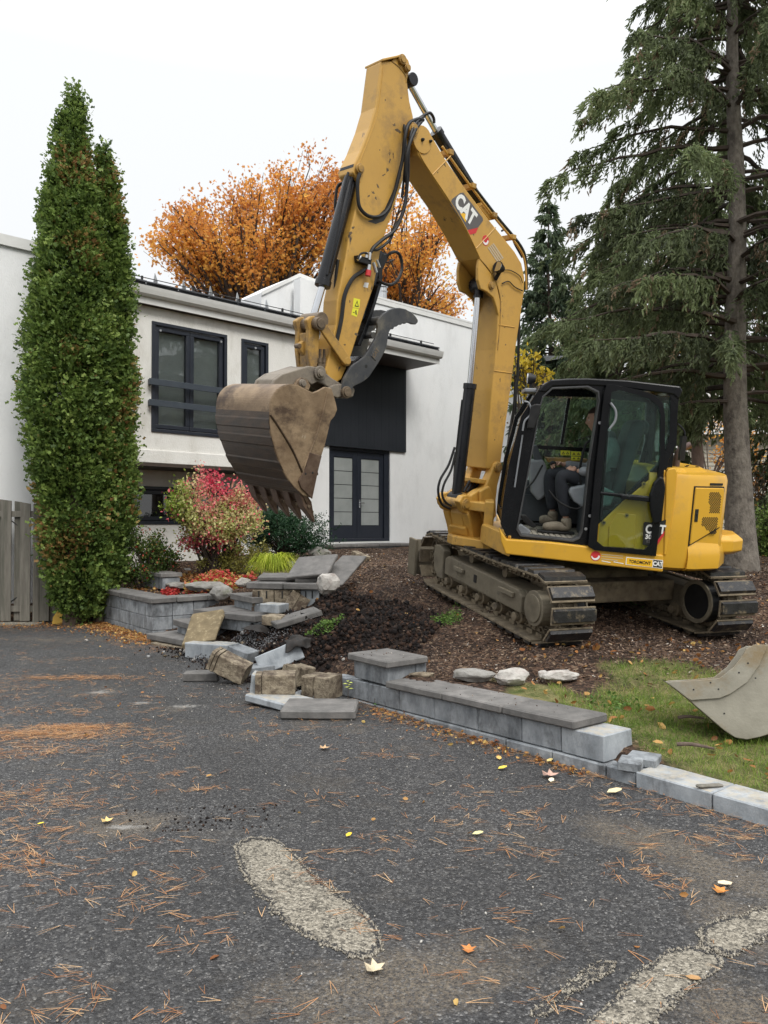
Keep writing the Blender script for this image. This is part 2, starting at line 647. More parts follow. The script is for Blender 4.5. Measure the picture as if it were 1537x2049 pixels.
m_logoyel = mat("logo_yellow", (0.85, 0.48, 0.02), rough=0.45)
m_cabglass = glassmat("cab_glass", (0.80, 0.90, 0.87), refl=1.0)
m_lens = glassmat("lamp_lens", (0.9, 0.9, 0.85), refl=1.5)

m_stucco = mat("white_stucco", (0.76, 0.77, 0.77), (0.81, 0.815, 0.81), scale=2.0, rough=0.85, bump=0.006, bscale=55, dirt=(0.66, 0.665, 0.66), dscale=1.6,
               dlo=0.50, damt=0.6, spec=0.2, stretch=(1, 1, .45))
m_stucco_w = mat("warm_white_stucco", (0.68, 0.67, 0.63), (0.76, 0.75, 0.71), scale=2.2, rough=0.85, bump=0.006, bscale=55, dirt=(0.48, 0.46, 0.40), dscale=1.6,
                 dlo=0.52, damt=0.5, spec=0.2, stretch=(1, 1, 0.5))
m_stucco_t = mat("tan_stucco", (0.40, 0.37, 0.31), (0.46, 0.43, 0.36), scale=1.5, rough=0.85, bump=0.003, bscale=70, spec=0.2)
m_trim = mat("white_aluminium", (0.66, 0.66, 0.64), (0.72, 0.72, 0.70), rough=0.4, dirt=(0.45, 0.44, 0.4), dscale=4, dlo=0.6, damt=0.5, stretch=(1, 1, 1))
m_navy = mat("navy_black_frame", (0.012, 0.016, 0.026), (0.018, 0.022, 0.032), rough=0.4)
m_panel = mat("charcoal_cladding", (0.010, 0.013, 0.018), (0.016, 0.019, 0.025), rough=0.5, scale=2)
m_rail = mat("slate_rail", (0.035, 0.045, 0.058), (0.045, 0.056, 0.07), rough=0.45)
m_soffit = mat("dark_wood_soffit", (0.035, 0.024, 0.018), (0.06, 0.04, 0.028), scale=4, rough=0.6, stretch=(1, 6, 1))
m_roof = mat("dark_roofing", (0.03, 0.033, 0.04), (0.055, 0.058, 0.065), scale=8, rough=0.6, bump=0.003)
m_blind = mat("grey_blind", (0.62, 0.63, 0.62), (0.70, 0.71, 0.70), rough=0.7)
m_frost = mat("frosted_pane", (0.25, 0.27, 0.26), (0.32, 0.34, 0.33), scale=2, rough=0.22, spec=0.6)
m_zinc = mat("galvanised", (0.5, 0.51, 0.52), (0.6, 0.61, 0.62), rough=0.3, metal=0.9)
m_winglass = glassmat("window_glass", (0.80, 0.83, 0.83), refl=1.6, opac=0.04)
m_winglass2 = glassmat("basement_glass", (0.2, 0.2, 0.2), refl=2.5, opac=0.5)
m_siding = mat("tan_siding", (0.36, 0.34, 0.27), (0.42, 0.39, 0.32), rough=0.7)
m_shingle = mat("weathered_shingle", (0.17, 0.145, 0.13), (0.27, 0.235, 0.21), scale=14, rough=0.9, rndvar=0.3)
m_fence = mat("weathered_board", (0.11, 0.10, 0.082), (0.20, 0.185, 0.155), scale=9, rough=0.85, bump=0.004, bscale=30, dirt=(0.06, 0.062, 0.045), dscale=3,
              dlo=0.48, damt=0.7, stretch=(3, 3, 0.25), rndvar=0.12)
m_bark = mat("spruce_bark", (0.10, 0.085, 0.07), (0.22, 0.195, 0.165), scale=16, rough=0.95, bump=0.02, bscale=26, dirt=(0.04, 0.033, 0.028), dscale=7, dlo=0.5,
             damt=0.8, stretch=(1, 1, 0.6))
m_bark2 = mat("brown_bark", (0.07, 0.05, 0.038), (0.15, 0.11, 0.085), scale=14, rough=0.95, bump=0.012, bscale=30, stretch=(1, 1, 0.4))
m_twig = mat("dark_twig", (0.035, 0.026, 0.02), (0.075, 0.055, 0.042), scale=10, rough=0.9)

# concrete blocks: the grey split-face wall, its worn undersides, slabs and caps
m_blk_grey = mat("grey_wall_block", (0.13, 0.142, 0.155), (0.33, 0.35, 0.365), scale=9, rough=0.85, bump=0.005, bscale=70, dirt=(0.05, 0.052, 0.055), dscale=6,
                 dlo=0.50, damt=0.8, stretch=(1, 1, 0.6), rndvar=0.16)
m_blk_pale = mat("pale_wall_block", (0.22, 0.242, 0.26), (0.40, 0.425, 0.445), scale=8, rough=0.85, bump=0.003, bscale=90, dirt=(0.10, 0.105, 0.11), dscale=5, dlo=0.50,
                 damt=0.7, stretch=(1, 1, .5), rndvar=0.1, sky_dirt=(0.42, 0.36, 0.26))
m_cap = mat("charcoal_capstone", (0.10, 0.097, 0.092), (0.19, 0.18, 0.17), scale=8, rough=0.88, bump=0.003, bscale=130, dirt=(0.085, 0.08, 0.075), dscale=5, dlo=0.54,
            damt=0.6, rndvar=0.14)
m_blk_tan = mat("earth_stained_block", (0.13, 0.10, 0.066), (0.36, 0.305, 0.22), scale=12, rough=0.95, bump=0.012, bscale=45, dirt=(0.05, 0.032, 0.022), dscale=7, dlo=0.45, damt=0.9, rndvar=0.18, chips=((0.03, 0.02, 0.015), 9.0, 0.62))
m_stone = mat("pale_boulder", (0.26, 0.24, 0.22), (0.50, 0.48, 0.44), scale=9, rough=0.9, bump=0.01, bscale=30, dirt=(0.25, 0.17, 0.15), dscale=5, dlo=0.5, damt=0.6)
m_stone2 = mat("grey_garden_stone", (0.16, 0.15, 0.135), (0.3, 0.29, 0.27), scale=8, rough=0.9, bump=0.012, bscale=25, dirt=(0.09, 0.10, 0.04), dscale=5, dlo=0.52,
               damt=0.7)
m_fabric = mat("black_fabric", (0.010, 0.010, 0.010), (0.028, 0.022, 0.018), scale=20, rough=0.8)


# ================================================================== terrain
K = Frame((-0.137, 6.49, 0), (-0.6145, 0.7889, 0), (0.7889, 0.6145, 0), (0, 0, 1))
DRIVE = [tuple(K.P(-18, 0, 0)[:2]), tuple(K.P(6.9, 0, 0)[:2]), (-5.3, 11.95), (-30, 11.6), (-30, -30), (34, -30)]
CTRL = np.array([
    # right lawn and bed behind the wall
    (1.9, 4.35, .07), (2.2, 4.75, .12), (2.9, 4.2, .12), (3.6, 3.4, .12), (3.2, 5.3, .18), (4.5, 5.0, .22), (2.2, 5.6, .17), (1.7, 5.35, .16), (1.2, 6.1, .22),
    (0.75, 6.5, .235), (.45, 6.9, .27), (1.57, 6.9, .40), (2.4, 7.0, .38), (3.3, 7.4, .37), (4.2, 7.3, .38), (5.5, 7.5, .42), (1.07, 8.25, .60), (1.95, 8.6, .60),
    (.57, 9.6, .76), (.3, 10.4, .85), (1.6, 10.3, .78), (2.6, 10.0, .72), (3.6, 9.3, .66), (5.5, 11, .84), (4.2, 11, .8), (7.5, 9.5, .75), (8, 12, .9), (6.5, 14, .95),
    # the dug gap
    (.15, 7.2, .20), (-.1, 7.55, .26), (-.5, 7.6, .16), (-.9, 7.7, .06), (-1.5, 8.3, .04), (-2.0, 9.0, .05), (-1.0, 8.3, .22), (-.4, 8.2, .42), (.0, 8.3, .56),
    (.3, 8.0, .5), (-.9, 8.9, .45), (-.5, 9.2, .66), (-.1, 9.6, .78), (-1.4, 9.2, .42), (-1.0, 9.9, .72), (0, 11, .90), (-.8, 11.3, .86), (.4, 12.6, .95),
    (-.6, 14.5, .95), (-.6, 17, .97), (1, 19, 1.0), (4, 16, 1.0), (3, 13, .95),
    # garden left of the steps
    (-2.4, 10.95, .36), (-3.2, 11.2, .42), (-4.0, 12.6, .42), (-2.3, 11.5, .55), (-3.0, 12.5, .66), (-1.7, 11.2, .72), (-2.4, 11.6, .70), (-2.1, 10.9, .60), (-2.2, 12.6, .78), (-3.6, 13.6, .85), (-1.6, 13.4, .9),
    (-2.6, 14.2, .92), (-5.2, 14.5, .6), (-5.5, 13, .2), (-7, 13.2, .1), (-10, 14, .1), (-1.9, 10.2, .30), (-2.67, 10.22, .0), (-2.25, 10.55, .22), (-2.5, 9.75, .0),
    (12, 6, .5), (14, 14, .9), (20, 20, 1), (0, 25, 1), (-20, 20, .3), (-6, 20, .9), (30, 30, 1), (0, 60, 1), (60, 60, 1), (-60, 60, .6), (60, 0, .4), (8, 4, .25),
    (7, 1, .1), (6, 0, .06), (12, -2, .05), (5.4, 2.6, .12),
])


def inside(px, py, poly):
    r = np.zeros(px.shape, bool)
    n = len(poly)
    for i in range(n):
        x0, y0 = poly[i]
        x1, y1 = poly[(i + 1) % n]
        c = ((y0 > py) != (y1 > py)) & (px < (x1 - x0) * (py - y0) / (y1 - y0 + 1e-12) + x0)
        r ^= c
    return r


def dist_poly(px, py, poly):
    d = np.full(px.shape, 1e9)
    n = len(poly)
    for i in range(n):
        a, b = np.array(poly[i]), np.array(poly[(i + 1) % n])
        ab = b - a
        t = np.clip(((px - a[0]) * ab[0] + (py - a[1]) * ab[1]) / (ab @ ab), 0, 1)
        d = np.minimum(d, np.hypot(px - a[0] - t * ab[0], py - a[1] - t * ab[1]))
    return d


def H0(x, y):
    x, y = np.asarray(x, float), np.asarray(y, float)
    sh = x.shape
    xf, yf = x.ravel(), y.ravel()
    o = np.empty(len(xf))
    for s in range(0, len(xf), 20000):
        d2 = (xf[s:s + 20000, None] - CTRL[None, :, 0]) ** 2 + (yf[s:s + 20000, None] - CTRL[None, :, 1]) ** 2
        w = 1 / (d2 + 0.02) ** 1.7
        o[s:s + 20000] = (w * CTRL[None, :, 2]).sum(1) / w.sum(1)
    return o.reshape(sh)


def bump_amt(x, y):
    """how churned the soil is: strong at the dug gap, mild on the bed, slight on lawn"""
    d = np.hypot(x + .45, y - 8.3)
    return 0.035 + 0.26 * np.exp(-(d / 0.85) ** 2)


def H(x, y):
    x, y = np.asarray(x, float), np.asarray(y, float)
    q = np.stack([x, y, np.zeros_like(x)], -1)
    h = H0(x, y)
    amt = bump_amt(x, y) * np.clip((60 - np.hypot(x, y)) / 40, 0, 1)
    h = h + amt * (fnoise(q, 2.2, 3) * 1.0 + fnoise(q + 5, 9, 3) * 0.8)
    ins = inside(x, y, DRIVE)
    d = dist_poly(x, y, DRIVE)
    t = np.clip(d / 0.16, 0, 1)
    h = np.maximum(h, 0.0) * t + -0.03 * (1 - t)
    return np.where(ins, -0.03 - np.clip(d, 0, .3) * .1, h)


def spaced(lo, hi, step, far, grow=1.18):
    a = list(np.arange(lo, hi, step))
    s, x = step, a[0]
    while x > -far:
        s *= grow
        x -= s
        a.insert(0, x)
    s, x = step, a[-1]
    while x < far:
        s *= grow
        x += s
        a.append(x)
    return np.array(a)


LAWN = [(.80, 5.75), (1.0, 6.2), (1.45, 6.0), (1.9, 6.3), (2.9, 6.3), (3.9, 6.9), (6, 8.2), (12, 9), (40, 8), (40, -30), (8, -5), (3.2, 2.4), (1.75, 4.45), (1.45, 5.1)]


def lawn_mask(x, y):
    ins = inside(x, y, LAWN)
    d = dist_poly(x, y, LAWN)
    sd = np.where(ins, d, -d)
    q = np.stack([x, y, np.zeros_like(x)], -1)
    return np.clip((sd + fnoise(q, 2.5, 4) * 1.0) / 0.25 + 0.5, 0, 1)


gx, gy = spaced(-6.5, 8.5, 0.055, 260, 1.16), spaced(3.0, 15.5, 0.055, 260, 1.16)
XX, YY = np.meshgrid(gx, gy, indexing='ij')
ZZ = H(XX, YY)
nx, ny = XX.shape
me = bpy.data.meshes.new("garden_ground")
me.vertices.add(nx * ny)
me.vertices.foreach_set("co", np.stack([XX, YY, ZZ], -1).astype(np.float32).ravel())
ii, jj = np.meshgrid(np.arange(nx - 1), np.arange(ny - 1), indexing='ij')
q = np.stack([ii * ny + jj, (ii + 1) * ny + jj, (ii + 1) * ny + jj + 1, ii * ny + jj + 1], -1).reshape(-1, 4)
me.loops.add(q.size)
me.loops.foreach_set("vertex_index", q.astype(np.int32).ravel())
me.polygons.add(len(q))
me.polygons.foreach_set("loop_start", np.arange(0, q.size, 4, dtype=np.int32))
me.polygons.foreach_set("loop_total", np.full(len(q), 4, np.int32))
at = me.attributes.new("lawn", 'FLOAT', 'POINT')
at.data.foreach_set("value", lawn_mask(XX, YY).astype(np.float32).ravel())
fresh = np.exp(-(np.hypot((XX + .50) * 0.95, (YY - 8.25) * 0.9) / 1.15 + fnoise(np.stack([XX, YY, XX * 0], -1), 3, 3) * .5) ** 4)
at = me.attributes.new("fresh", 'FLOAT', 'POINT')
at.data.foreach_set("value", fresh.astype(np.float32).ravel())
me.update(calc_edges=True)
me.polygons.foreach_set("use_smooth", [True] * len(me.polygons))

m, nt, b, o = newmat("soil_and_mulch")
L = nt.links.new
geo = _n(nt, "ShaderNodeNewGeometry")
vo = _n(nt, "ShaderNodeTexVoronoi", Scale=42.0)
n0 = _n(nt, "ShaderNodeTexNoise", Scale=30.0, Detail=6.0)
L(geo.outputs["Position"], n0.inputs["Vector"])
mx0 = _n(nt, "ShaderNodeMixRGB")
mx0.inputs[0].default_value = 0.04
L(geo.outputs["Position"], mx0.inputs[1])
L(n0.outputs["Color"], mx0.inputs[2])
L(mx0.outputs[0], vo.inputs["Vector"])
r = _n(nt, "ShaderNodeValToRGB")
E_ = r.color_ramp.elements
E_[0].position, E_[0].color = 0.0, (0.022, 0.014, 0.010, 1)
E_[1].position, E_[1].color = 1.0, (0.13, 0.075, 0.045, 1)
for p_, c_ in ((0.45, (0.055, 0.034, 0.024, 1)), (0.8, (0.115, 0.066, 0.042, 1)), (0.93, (0.25, 0.18, 0.12, 1))):
    e = E_.new(p_)
    e.color = c_
sp = _n(nt, "ShaderNodeSeparateRGB")
L(vo.outputs["Color"], sp.inputs[0])
lf = _n(nt, "ShaderNodeTexNoise", Scale=1.6, Detail=6.0, Roughness=0.7)
L(geo.outputs["Position"], lf.inputs["Vector"])
lfm = _n(nt, "ShaderNodeMapRange")
lfm.inputs["From Min"].default_value = 0.35
lfm.inputs["From Max"].default_value = 0.65
lfm.inputs["To Min"].default_value = -0.3
lfm.inputs["To Max"].default_value = 0.25
L(lf.outputs["Fac"], lfm.inputs["Value"])
lfa = _n(nt, "ShaderNodeMath", operation="ADD")
L(sp.outputs[0], lfa.inputs[0])
L(lfm.outputs[0], lfa.inputs[1])
L(lfa.outputs[0], r.inputs[0])
# fresh black earth
rf = _n(nt, "ShaderNodeValToRGB")
rf.color_ramp.elements[0].color = (0.0035, 0.003, 0.003, 1)
rf.color_ramp.elements[1].color = (0.030, 0.017, 0.012, 1)
rf.color_ramp.elements[0].position = 0.42
rf.color_ramp.elements[1].position = 0.7
nf = _n(nt, "ShaderNodeTexNoise", Scale=3.0, Detail=10.0, Roughness=0.7)
L(geo.outputs["Position"], nf.inputs["Vector"])
L(nf.outputs["Fac"], rf.inputs[0])
fa = _n(nt, "ShaderNodeAttribute", attribute_name="fresh")
m1 = _n(nt, "ShaderNodeMixRGB")
L(fa.outputs["Fac"], m1.inputs[0])
L(r.outputs[0], m1.inputs[1])
L(rf.outputs[0], m1.inputs[2])
# lawn soil and thatch
rl = _n(nt, "ShaderNodeValToRGB")
rl.color_ramp.elements[0].color = (0.075, 0.10, 0.025, 1)
rl.color_ramp.elements[1].color = (0.26, 0.22, 0.10, 1)
rl.color_ramp.elements[0].position = 0.4
rl.color_ramp.elements[1].position = 0.65
nl = _n(nt, "ShaderNodeTexNoise", Scale=7.0, Detail=10.0, Roughness=0.75)
L(geo.outputs["Position"], nl.inputs["Vector"])
L(nl.outputs["Fac"], rl.inputs[0])
la = _n(nt, "ShaderNodeAttribute", attribute_name="lawn")
m2 = _n(nt, "ShaderNodeMixRGB")
L(la.outputs["Fac"], m2.inputs[0])
L(m1.outputs[0], m2.inputs[1])
L(rl.outputs[0], m2.inputs[2])
L(m2.outputs[0], b.inputs["Base Color"])
b.inputs["Roughness"].default_value = 0.9
b.inputs["Specular IOR Level"].default_value = 0.25
nb = _n(nt, "ShaderNodeTexNoise", Scale=35.0, Detail=8.0, Roughness=0.7)
L(geo.outputs["Position"], nb.inputs["Vector"])
ad = _n(nt, "ShaderNodeMath", operation='ADD')
L(nb.outputs["Fac"], ad.inputs[0])
L(vo.outputs["Distance"], ad.inputs[1])
bp = _n(nt, "ShaderNodeBump", Strength=1.0, Distance=0.02)
L(ad.outputs[0], bp.inputs["Height"])
L(bp.outputs[0], b.inputs["Normal"])
me.materials.append(m)
terrain = bpy.data.objects.new("garden_ground", me)
COL.objects.link(terrain)
terrain["kind"] = "structure"

# ------------------------------------------------------------------ driveway: worn asphalt with exposed aggregate
m, nt, b, o = newmat("worn_asphalt")
L = nt.links.new
geo = _n(nt, "ShaderNodeNewGeometry")


def pos_noise(scale, detail=8, rough=0.65, vec=None):
    x = _n(nt, "ShaderNodeTexNoise", Scale=scale, Detail=float(detail), Roughness=rough)
    L(vec or geo.outputs["Position"], x.inputs["Vector"])
    return x.outputs["Fac"]


def rampn(fac, stops):
    x = _n(nt, "ShaderNodeValToRGB")
    e = x.color_ramp.elements
    while len(e) < len(stops):
        e.new(0.5)
    for k, (p, c) in zip(e, stops):
        k.position = p
        k.color = rgba(c) if isinstance(c, tuple) else (c, c, c, 1)
    L(fac, x.inputs[0])
    return x.outputs[0]


def mixn(fac, c1, c2, mode='MIX'):
    x = _n(nt, "ShaderNodeMixRGB", blend_type=mode)
    for i, v in ((0, fac), (1, c1), (2, c2)):
        if isinstance(v, (int, float)):
            x.inputs[i].default_value = v if i == 0 else (v, v, v, 1)
        elif isinstance(v, tuple):
            x.inputs[i].default_value = rgba(v)
        else:
            L(v, x.inputs[i])
    return x.outputs[0]


def mathn(op, a, b_):
    x = _n(nt, "ShaderNodeMath", operation=op)
    for i, v in ((0, a), (1, b_)):
        if isinstance(v, (int, float)):
            x.inputs[i].default_value = v
        else:
            L(v, x.inputs[i])
    return x.outputs[0]


v1 = _n(nt, "ShaderNodeTexVoronoi", Scale=135.0)
L(geo.outputs["Position"], v1.inputs["Vector"])
s1 = _n(nt, "ShaderNodeSeparateRGB")
L(v1.outputs["Color"], s1.inputs[0])
v2 = _n(nt, "ShaderNodeTexVoronoi", Scale=62.0)
L(geo.outputs["Position"], v2.inputs["Vector"])
s2 = _n(nt, "ShaderNodeSeparateRGB")
L(v2.outputs["Color"], s2.inputs[0])
agg = rampn(s1.outputs[0], [(0.0, (0.010, 0.010, 0.011)), (0.55, (0.036, 0.037, 0.039)), (0.88, (0.070, 0.072, 0.076)), (0.985, (0.26, 0.26, 0.26))])
agg2 = rampn(s2.outputs[1], [(0.0, (0.014, 0.014, 0.016)), (0.7, (0.046, 0.047, 0.051)), (0.96, (0.12, 0.12, 0.12))])
base = mixn(0.42, agg, agg2)
base = mixn(1.0, base, (1.0, 0.97, 0.93), "MULTIPLY")
big = rampn(pos_noise(0.7, 6), [(0.35, 0.72), (0.7, 1.25)])
base = mixn(1.0, base, big, 'MULTIPLY')
# brown silt: film in patches near the worn strips and along the wall
dirtm = rampn(pos_noise(1.5, 9, 0.72), [(0.54, 0.0), (0.66, 0.85)])
grain = rampn(pos_noise(70, 4, 0.8), [(0.42, 0.1), (0.58, 1.0)])


def blob(x, y, rx, ry, ang=0.0):
    mp = _n(nt, "ShaderNodeMapping", vector_type='TEXTURE')
    mp.inputs["Location"].default_value = (x, y, 0)
    mp.inputs["Rotation"].default_value = (0, 0, ang)
    mp.inputs["Scale"].default_value = (rx, ry, 10)
    L(geo.outputs["Position"], mp.inputs["Vector"])
    g = _n(nt, "ShaderNodeTexGradient", gradient_type='SPHERICAL')
    L(mp.outputs[0], g.inputs[0])
    return g.outputs["Fac"]


blobs = None
for (px, py, rx, ry, an, am) in ((250, 1650, .42, .30, 0, 1.0), (820, 1960, .75, .32, .3, 1.1), (1290, 1680, .6, .3, -.7, 1.0), (1440, 1750, .45, .3, -.8, 1.1), (1500, 1850, .4, .35, 0, 1.0),
                                (200, 1385, .6, .5, 0, .5), (640, 1440, .9, .5, -.6, .6), (1480, 2030, .35, .3, 0, 1), (330, 1420, .5, .3, 0, .5), (120, 1280, 1.6, .5, 0, .6), (700, 2000, .5, .3, 0, .8)):
    p = on_z(px, py)
    g = mathn('MULTIPLY', blob(p[0], p[1], rx, ry, an), am)
    blobs = g if blobs is None else mathn('MAXIMUM', blobs, g)
ragged = mathn('ADD', blobs, mathn('MULTIPLY', mathn('SUBTRACT', pos_noise(4, 12, 0.8), 0.5), 2.6))
bm_ = rampn(ragged, [(0.25, 0.0), (0.75, 0.85)])
dm = mathn('MULTIPLY', mathn('MAXIMUM', mathn('MULTIPLY', dirtm, 0.35), bm_), grain)
silt = rampn(pos_noise(20, 6), [(0.3, (0.10, 0.078, 0.055)), (0.7, (0.20, 0.165, 0.12))])
base = mixn(dm, base, silt)
# pale dried cement scuffs
pale = None
for (px, py, rx, ry) in ((200, 1385, .22, .2), (375, 1413, .28, .12), (285, 1407, .2, .12), (255, 1655, .2, .06)):
    p = on_z(px, py)
    g = blob(p[0], p[1], rx, ry, 0.0)
    pale = g if pale is None else mathn('MAXIMUM', pale, g)
pm = rampn(mathn('ADD', pale, mathn('MULTIPLY', mathn('SUBTRACT', pos_noise(16, 10, 0.8), 0.5), 3.0)), [(0.5, 0.0), (0.9, 0.7)])
base = mixn(pm, base, (0.30, 0.29, 0.27))
L(base, b.inputs["Base Color"])
L(rampn(pos_noise(1.3, 5), [(0.35, 0.50), (0.65, 0.75)]), b.inputs["Roughness"])
b.inputs["Specular IOR Level"].default_value = 0.45
hgt = mathn('ADD', mathn('MULTIPLY', v1.outputs["Distance"], 0.8), mathn('MULTIPLY', v2.outputs["Distance"], 0.9))
hgt = mathn('MULTIPLY', hgt, -1.0)
bp = _n(nt, "ShaderNodeBump", Strength=1.0, Distance=0.007)
L(hgt, bp.inputs["Height"])
L(bp.outputs[0], b.inputs["Normal"])
m_asph = m
mb = MB()
mb.prismw(WORLD, DRIVE, -0.06, 0.0)
d = mb.build("driveway", m_asph, kind="structure")

m, nt, b, o = newmat("worn_concrete")
L = nt.links.new
geo = _n(nt, "ShaderNodeNewGeometry")
cv = _n(nt, "ShaderNodeTexVoronoi", Scale=120.0)
L(geo.outputs["Position"], cv.inputs["Vector"])
cs_ = _n(nt, "ShaderNodeSeparateRGB")
L(cv.outputs["Color"], cs_.inputs[0])
cc = rampn(cs_.outputs[0], [(0.0, (0.07, 0.062, 0.05)), (0.3, (0.17, 0.152, 0.12)), (0.75, (0.28, 0.252, 0.20)), (1.0, (0.38, 0.345, 0.28))])
holes_ = rampn(mathn('ADD', pos_noise(38, 8, 0.8), mathn('MULTIPLY', pos_noise(7, 5), 0.5)), [(0.80, 0.0), (0.95, 0.8)])
cc = mixn(holes_, cc, (0.06, 0.055, 0.05))
L(cc, b.inputs["Base Color"])
b.inputs["Roughness"].default_value = 0.85
bp = _n(nt, "ShaderNodeBump", Strength=1.0, Distance=0.006)
L(mathn('MULTIPLY', mathn('ADD', cv.outputs["Distance"], holes_), -1.0), bp.inputs["Height"])
L(bp.outputs[0], b.inputs["Normal"])
m_conc = m


PATCH_EDGES = []


def ground_patch(name, pts, label=None, ztop=0.003, amp=0.05):
    P = smooth_pts([on_z(x, y) for x, y in pts] + [on_z(*pts[0])], 40)[:-1]
    P = np.array(P)
    c = P.mean(0)
    n = (.35 * fnoise(P, 7, 3) + .42 * fnoise(P + 7, 45, 4, .7))[:, None]
    P = P + (P - c) / np.linalg.norm(P - c, axis=1, keepdims=True) * n * amp * 3
    PATCH_EDGES.append((P, c))
    mb = MB()
    N = len(P)
    outer = [tuple(p[:2]) + (0.0005,) for p in P]
    inn = [tuple((p + (c - p) * 0.03)[:2]) + (ztop,) for p in P]
    mb.add(outer + inn + [(c[0], c[1], ztop + 0.002)], [(i, (i + 1) % N, N + (i + 1) % N, N + i) for i in range(N)] + [(N + i, N + (i + 1) % N, 2 * N) for i in range(N)])
    o = mb.build(name, m_conc, kind="structure", smooth=True)
    return o


ground_patch("concrete_patch", [(468, 1692), (500, 1678), (545, 1680), (580, 1702), (612, 1738), (662, 1782), (720, 1826), (757, 1864), (758, 1895), (735, 1914), (700, 1911), (640, 1884), (580, 1848), (535, 1804), (492, 1756), (479, 1724)])
ground_patch("concrete_patch", [(1165, 2060), (1210, 2022), (1255, 1982), (1308, 1932), (1345, 1908), (1400, 1903), (1437, 1928), (1430, 1946), (1392, 1970), (1340, 2012), (1290, 2062), (1240, 2115), (1130, 2110)], ztop=0.004)
ground_patch("concrete_patch", [(1408, 1868), (1440, 1846), (1500, 1832), (1590, 1800), (1620, 1830), (1540, 1868), (1470, 1910), (1425, 1896)], ztop=0.004)
# faint row of old paint dashes
for k, (x, y) in enumerate([(1085, 2025), (1120, 1998), (1150, 1975), (1180, 1955), (1205, 1940)]):
    ground_patch("worn_line_mark", [(x - 20, y + 6), (x - 5, y - 7), (x + 18, y - 8), (x + 6, y + 6)], ztop=0.0025, amp=0.02)
# ================================================================== the house
HFr = Frame((-3.57, 14.18, 0), unit((0.734, 0.679, 0)), unit((0.679, -0.734, 0)), (0, 0, 1))
D0 = -0.95                      # plane of the entrance wall; the upper storey stands at 0, the eave at +0.15


def hs(px, py, d):
    return HFr.tr(px, py, d)


house = empty("house", HFr.P(2.0, -3, 0.0), "modern white stucco house with dark windows and navy double front door", "house")


def hpart(name, mb, m, parent=None, **k):
    return mb.build(name, m, parent or house, **k)


def wall_cells(mb, s0, s1, z0, z1, d0, d1, holes):
    ss = sorted({s0, s1, *[h[0] for h in holes], *[h[1] for h in holes]})
    zs = sorted({z0, z1, *[h[2] for h in holes], *[h[3] for h in holes]})
    for i in range(len(ss) - 1):
        for j in range(len(zs) - 1):
            cs, cz = (ss[i] + ss[i + 1]) / 2, (zs[j] + zs[j + 1]) / 2
            if any(h[0] < cs < h[1] and h[2] < cz < h[3] for h in holes):
                continue
            mb.box(HFr, (ss[i], ss[i + 1]), (d0, d1), (zs[j], zs[j + 1]))
    return mb


W1 = (-0.765, 0.745, 3.165, 5.12)
W2 = (1.09, 1.69, 3.62, 5.11)
WB = (-1.1, 2.6, 1.52, 2.22)
hpart("upper_wall", wall_cells(MB(), -2.3, 2.95, 2.60, 5.38, -0.22, 0.0, [W1, W2]), m_stucco_w)
hpart("wall_ledge", MB().box(HFr, (-2.3, 2.953), (0.0, 0.03), (2.60, 2.83)), m_stucco_w, bevel=0.01)
hpart("return_wall", MB().box(HFr, (2.75, 2.948), (D0, -0.223), (2.60, 5.38)), m_stucco_w)
hpart("underside", MB().box(HFr, (-2.3, 2.95), (D0, 0.03), (2.54, 2.597)), m_soffit)
hpart("lower_wall", wall_cells(MB(), -2.3, 3.2, 0.0, 2.54, D0 - 0.25, D0, [WB]), m_stucco_w)
DR = (4.03, 5.95, 1.10, 3.31)
hpart("entrance_wall", wall_cells(MB(), 3.203, 11.5, 0.0, 7.0, D0 - 0.25, D0, [DR]), m_stucco)
hpart("wall_coping", MB().box(HFr, (4.9, 11.6), (D0 - 0.3, D0 + 0.035), (7.0, 7.05)).box(HFr, (4.9, 11.6), (D0 + 0.002, D0 + 0.03), (6.88, 6.997)), m_trim)
hpart("roof_ledge", MB().box(HFr, (4.2, 6.5), (D0 + .002, D0 + 0.03), (6.12, 6.2)), m_trim)
# stepped clerestory block on the roof
pk = [hs(523, 640, D0 - 0.4), hs(523, 585, D0 - 0.4), hs(598, 549, D0 - 0.4), hs(700, 588, D0 - 0.4), hs(760, 612, D0 - 0.4), hs(760, 700, D0 - 0.4)]
hpart("roof_block", MB().prism(HFr, pk, D0 - 1.9, D0 - 0.4), m_stucco)
pk2 = [(a, c + 0.0) for a, c in pk[1:5]]
cp = MB()
for i in range(3):
    (a0, c0), (a1, c1) = pk2[i], pk2[i + 1]
    cp.prism(HFr, [(a0, c0 - .07), (a1, c1 - .07), (a1, c1 + .02), (a0, c0 + .02)], D0 - 0.40, D0 - 0.36)
hpart("block_flashing", cp, m_trim)
hpart("block_ledge", MB().prism(HFr, [hs(611, 587, D0 - .4), hs(611, 591, D0 - .4), hs(700, 612, D0 - .4), hs(700, 607, D0 - .4)], D0 - .399, D0 - .34), m_trim)
# tall left wing
hpart("left_wing", MB().box(HFr, (-11, -2.32), (-7, -0.15), (0, 5.93)), m_stucco)
hpart("left_wing_coping", MB().box(HFr, (-11.05, -2.28), (-.148, -.10), (5.92, 6.06)).box(HFr, (-11.05, -2.28), (-7, -.10), (6.06, 6.09)), m_trim)
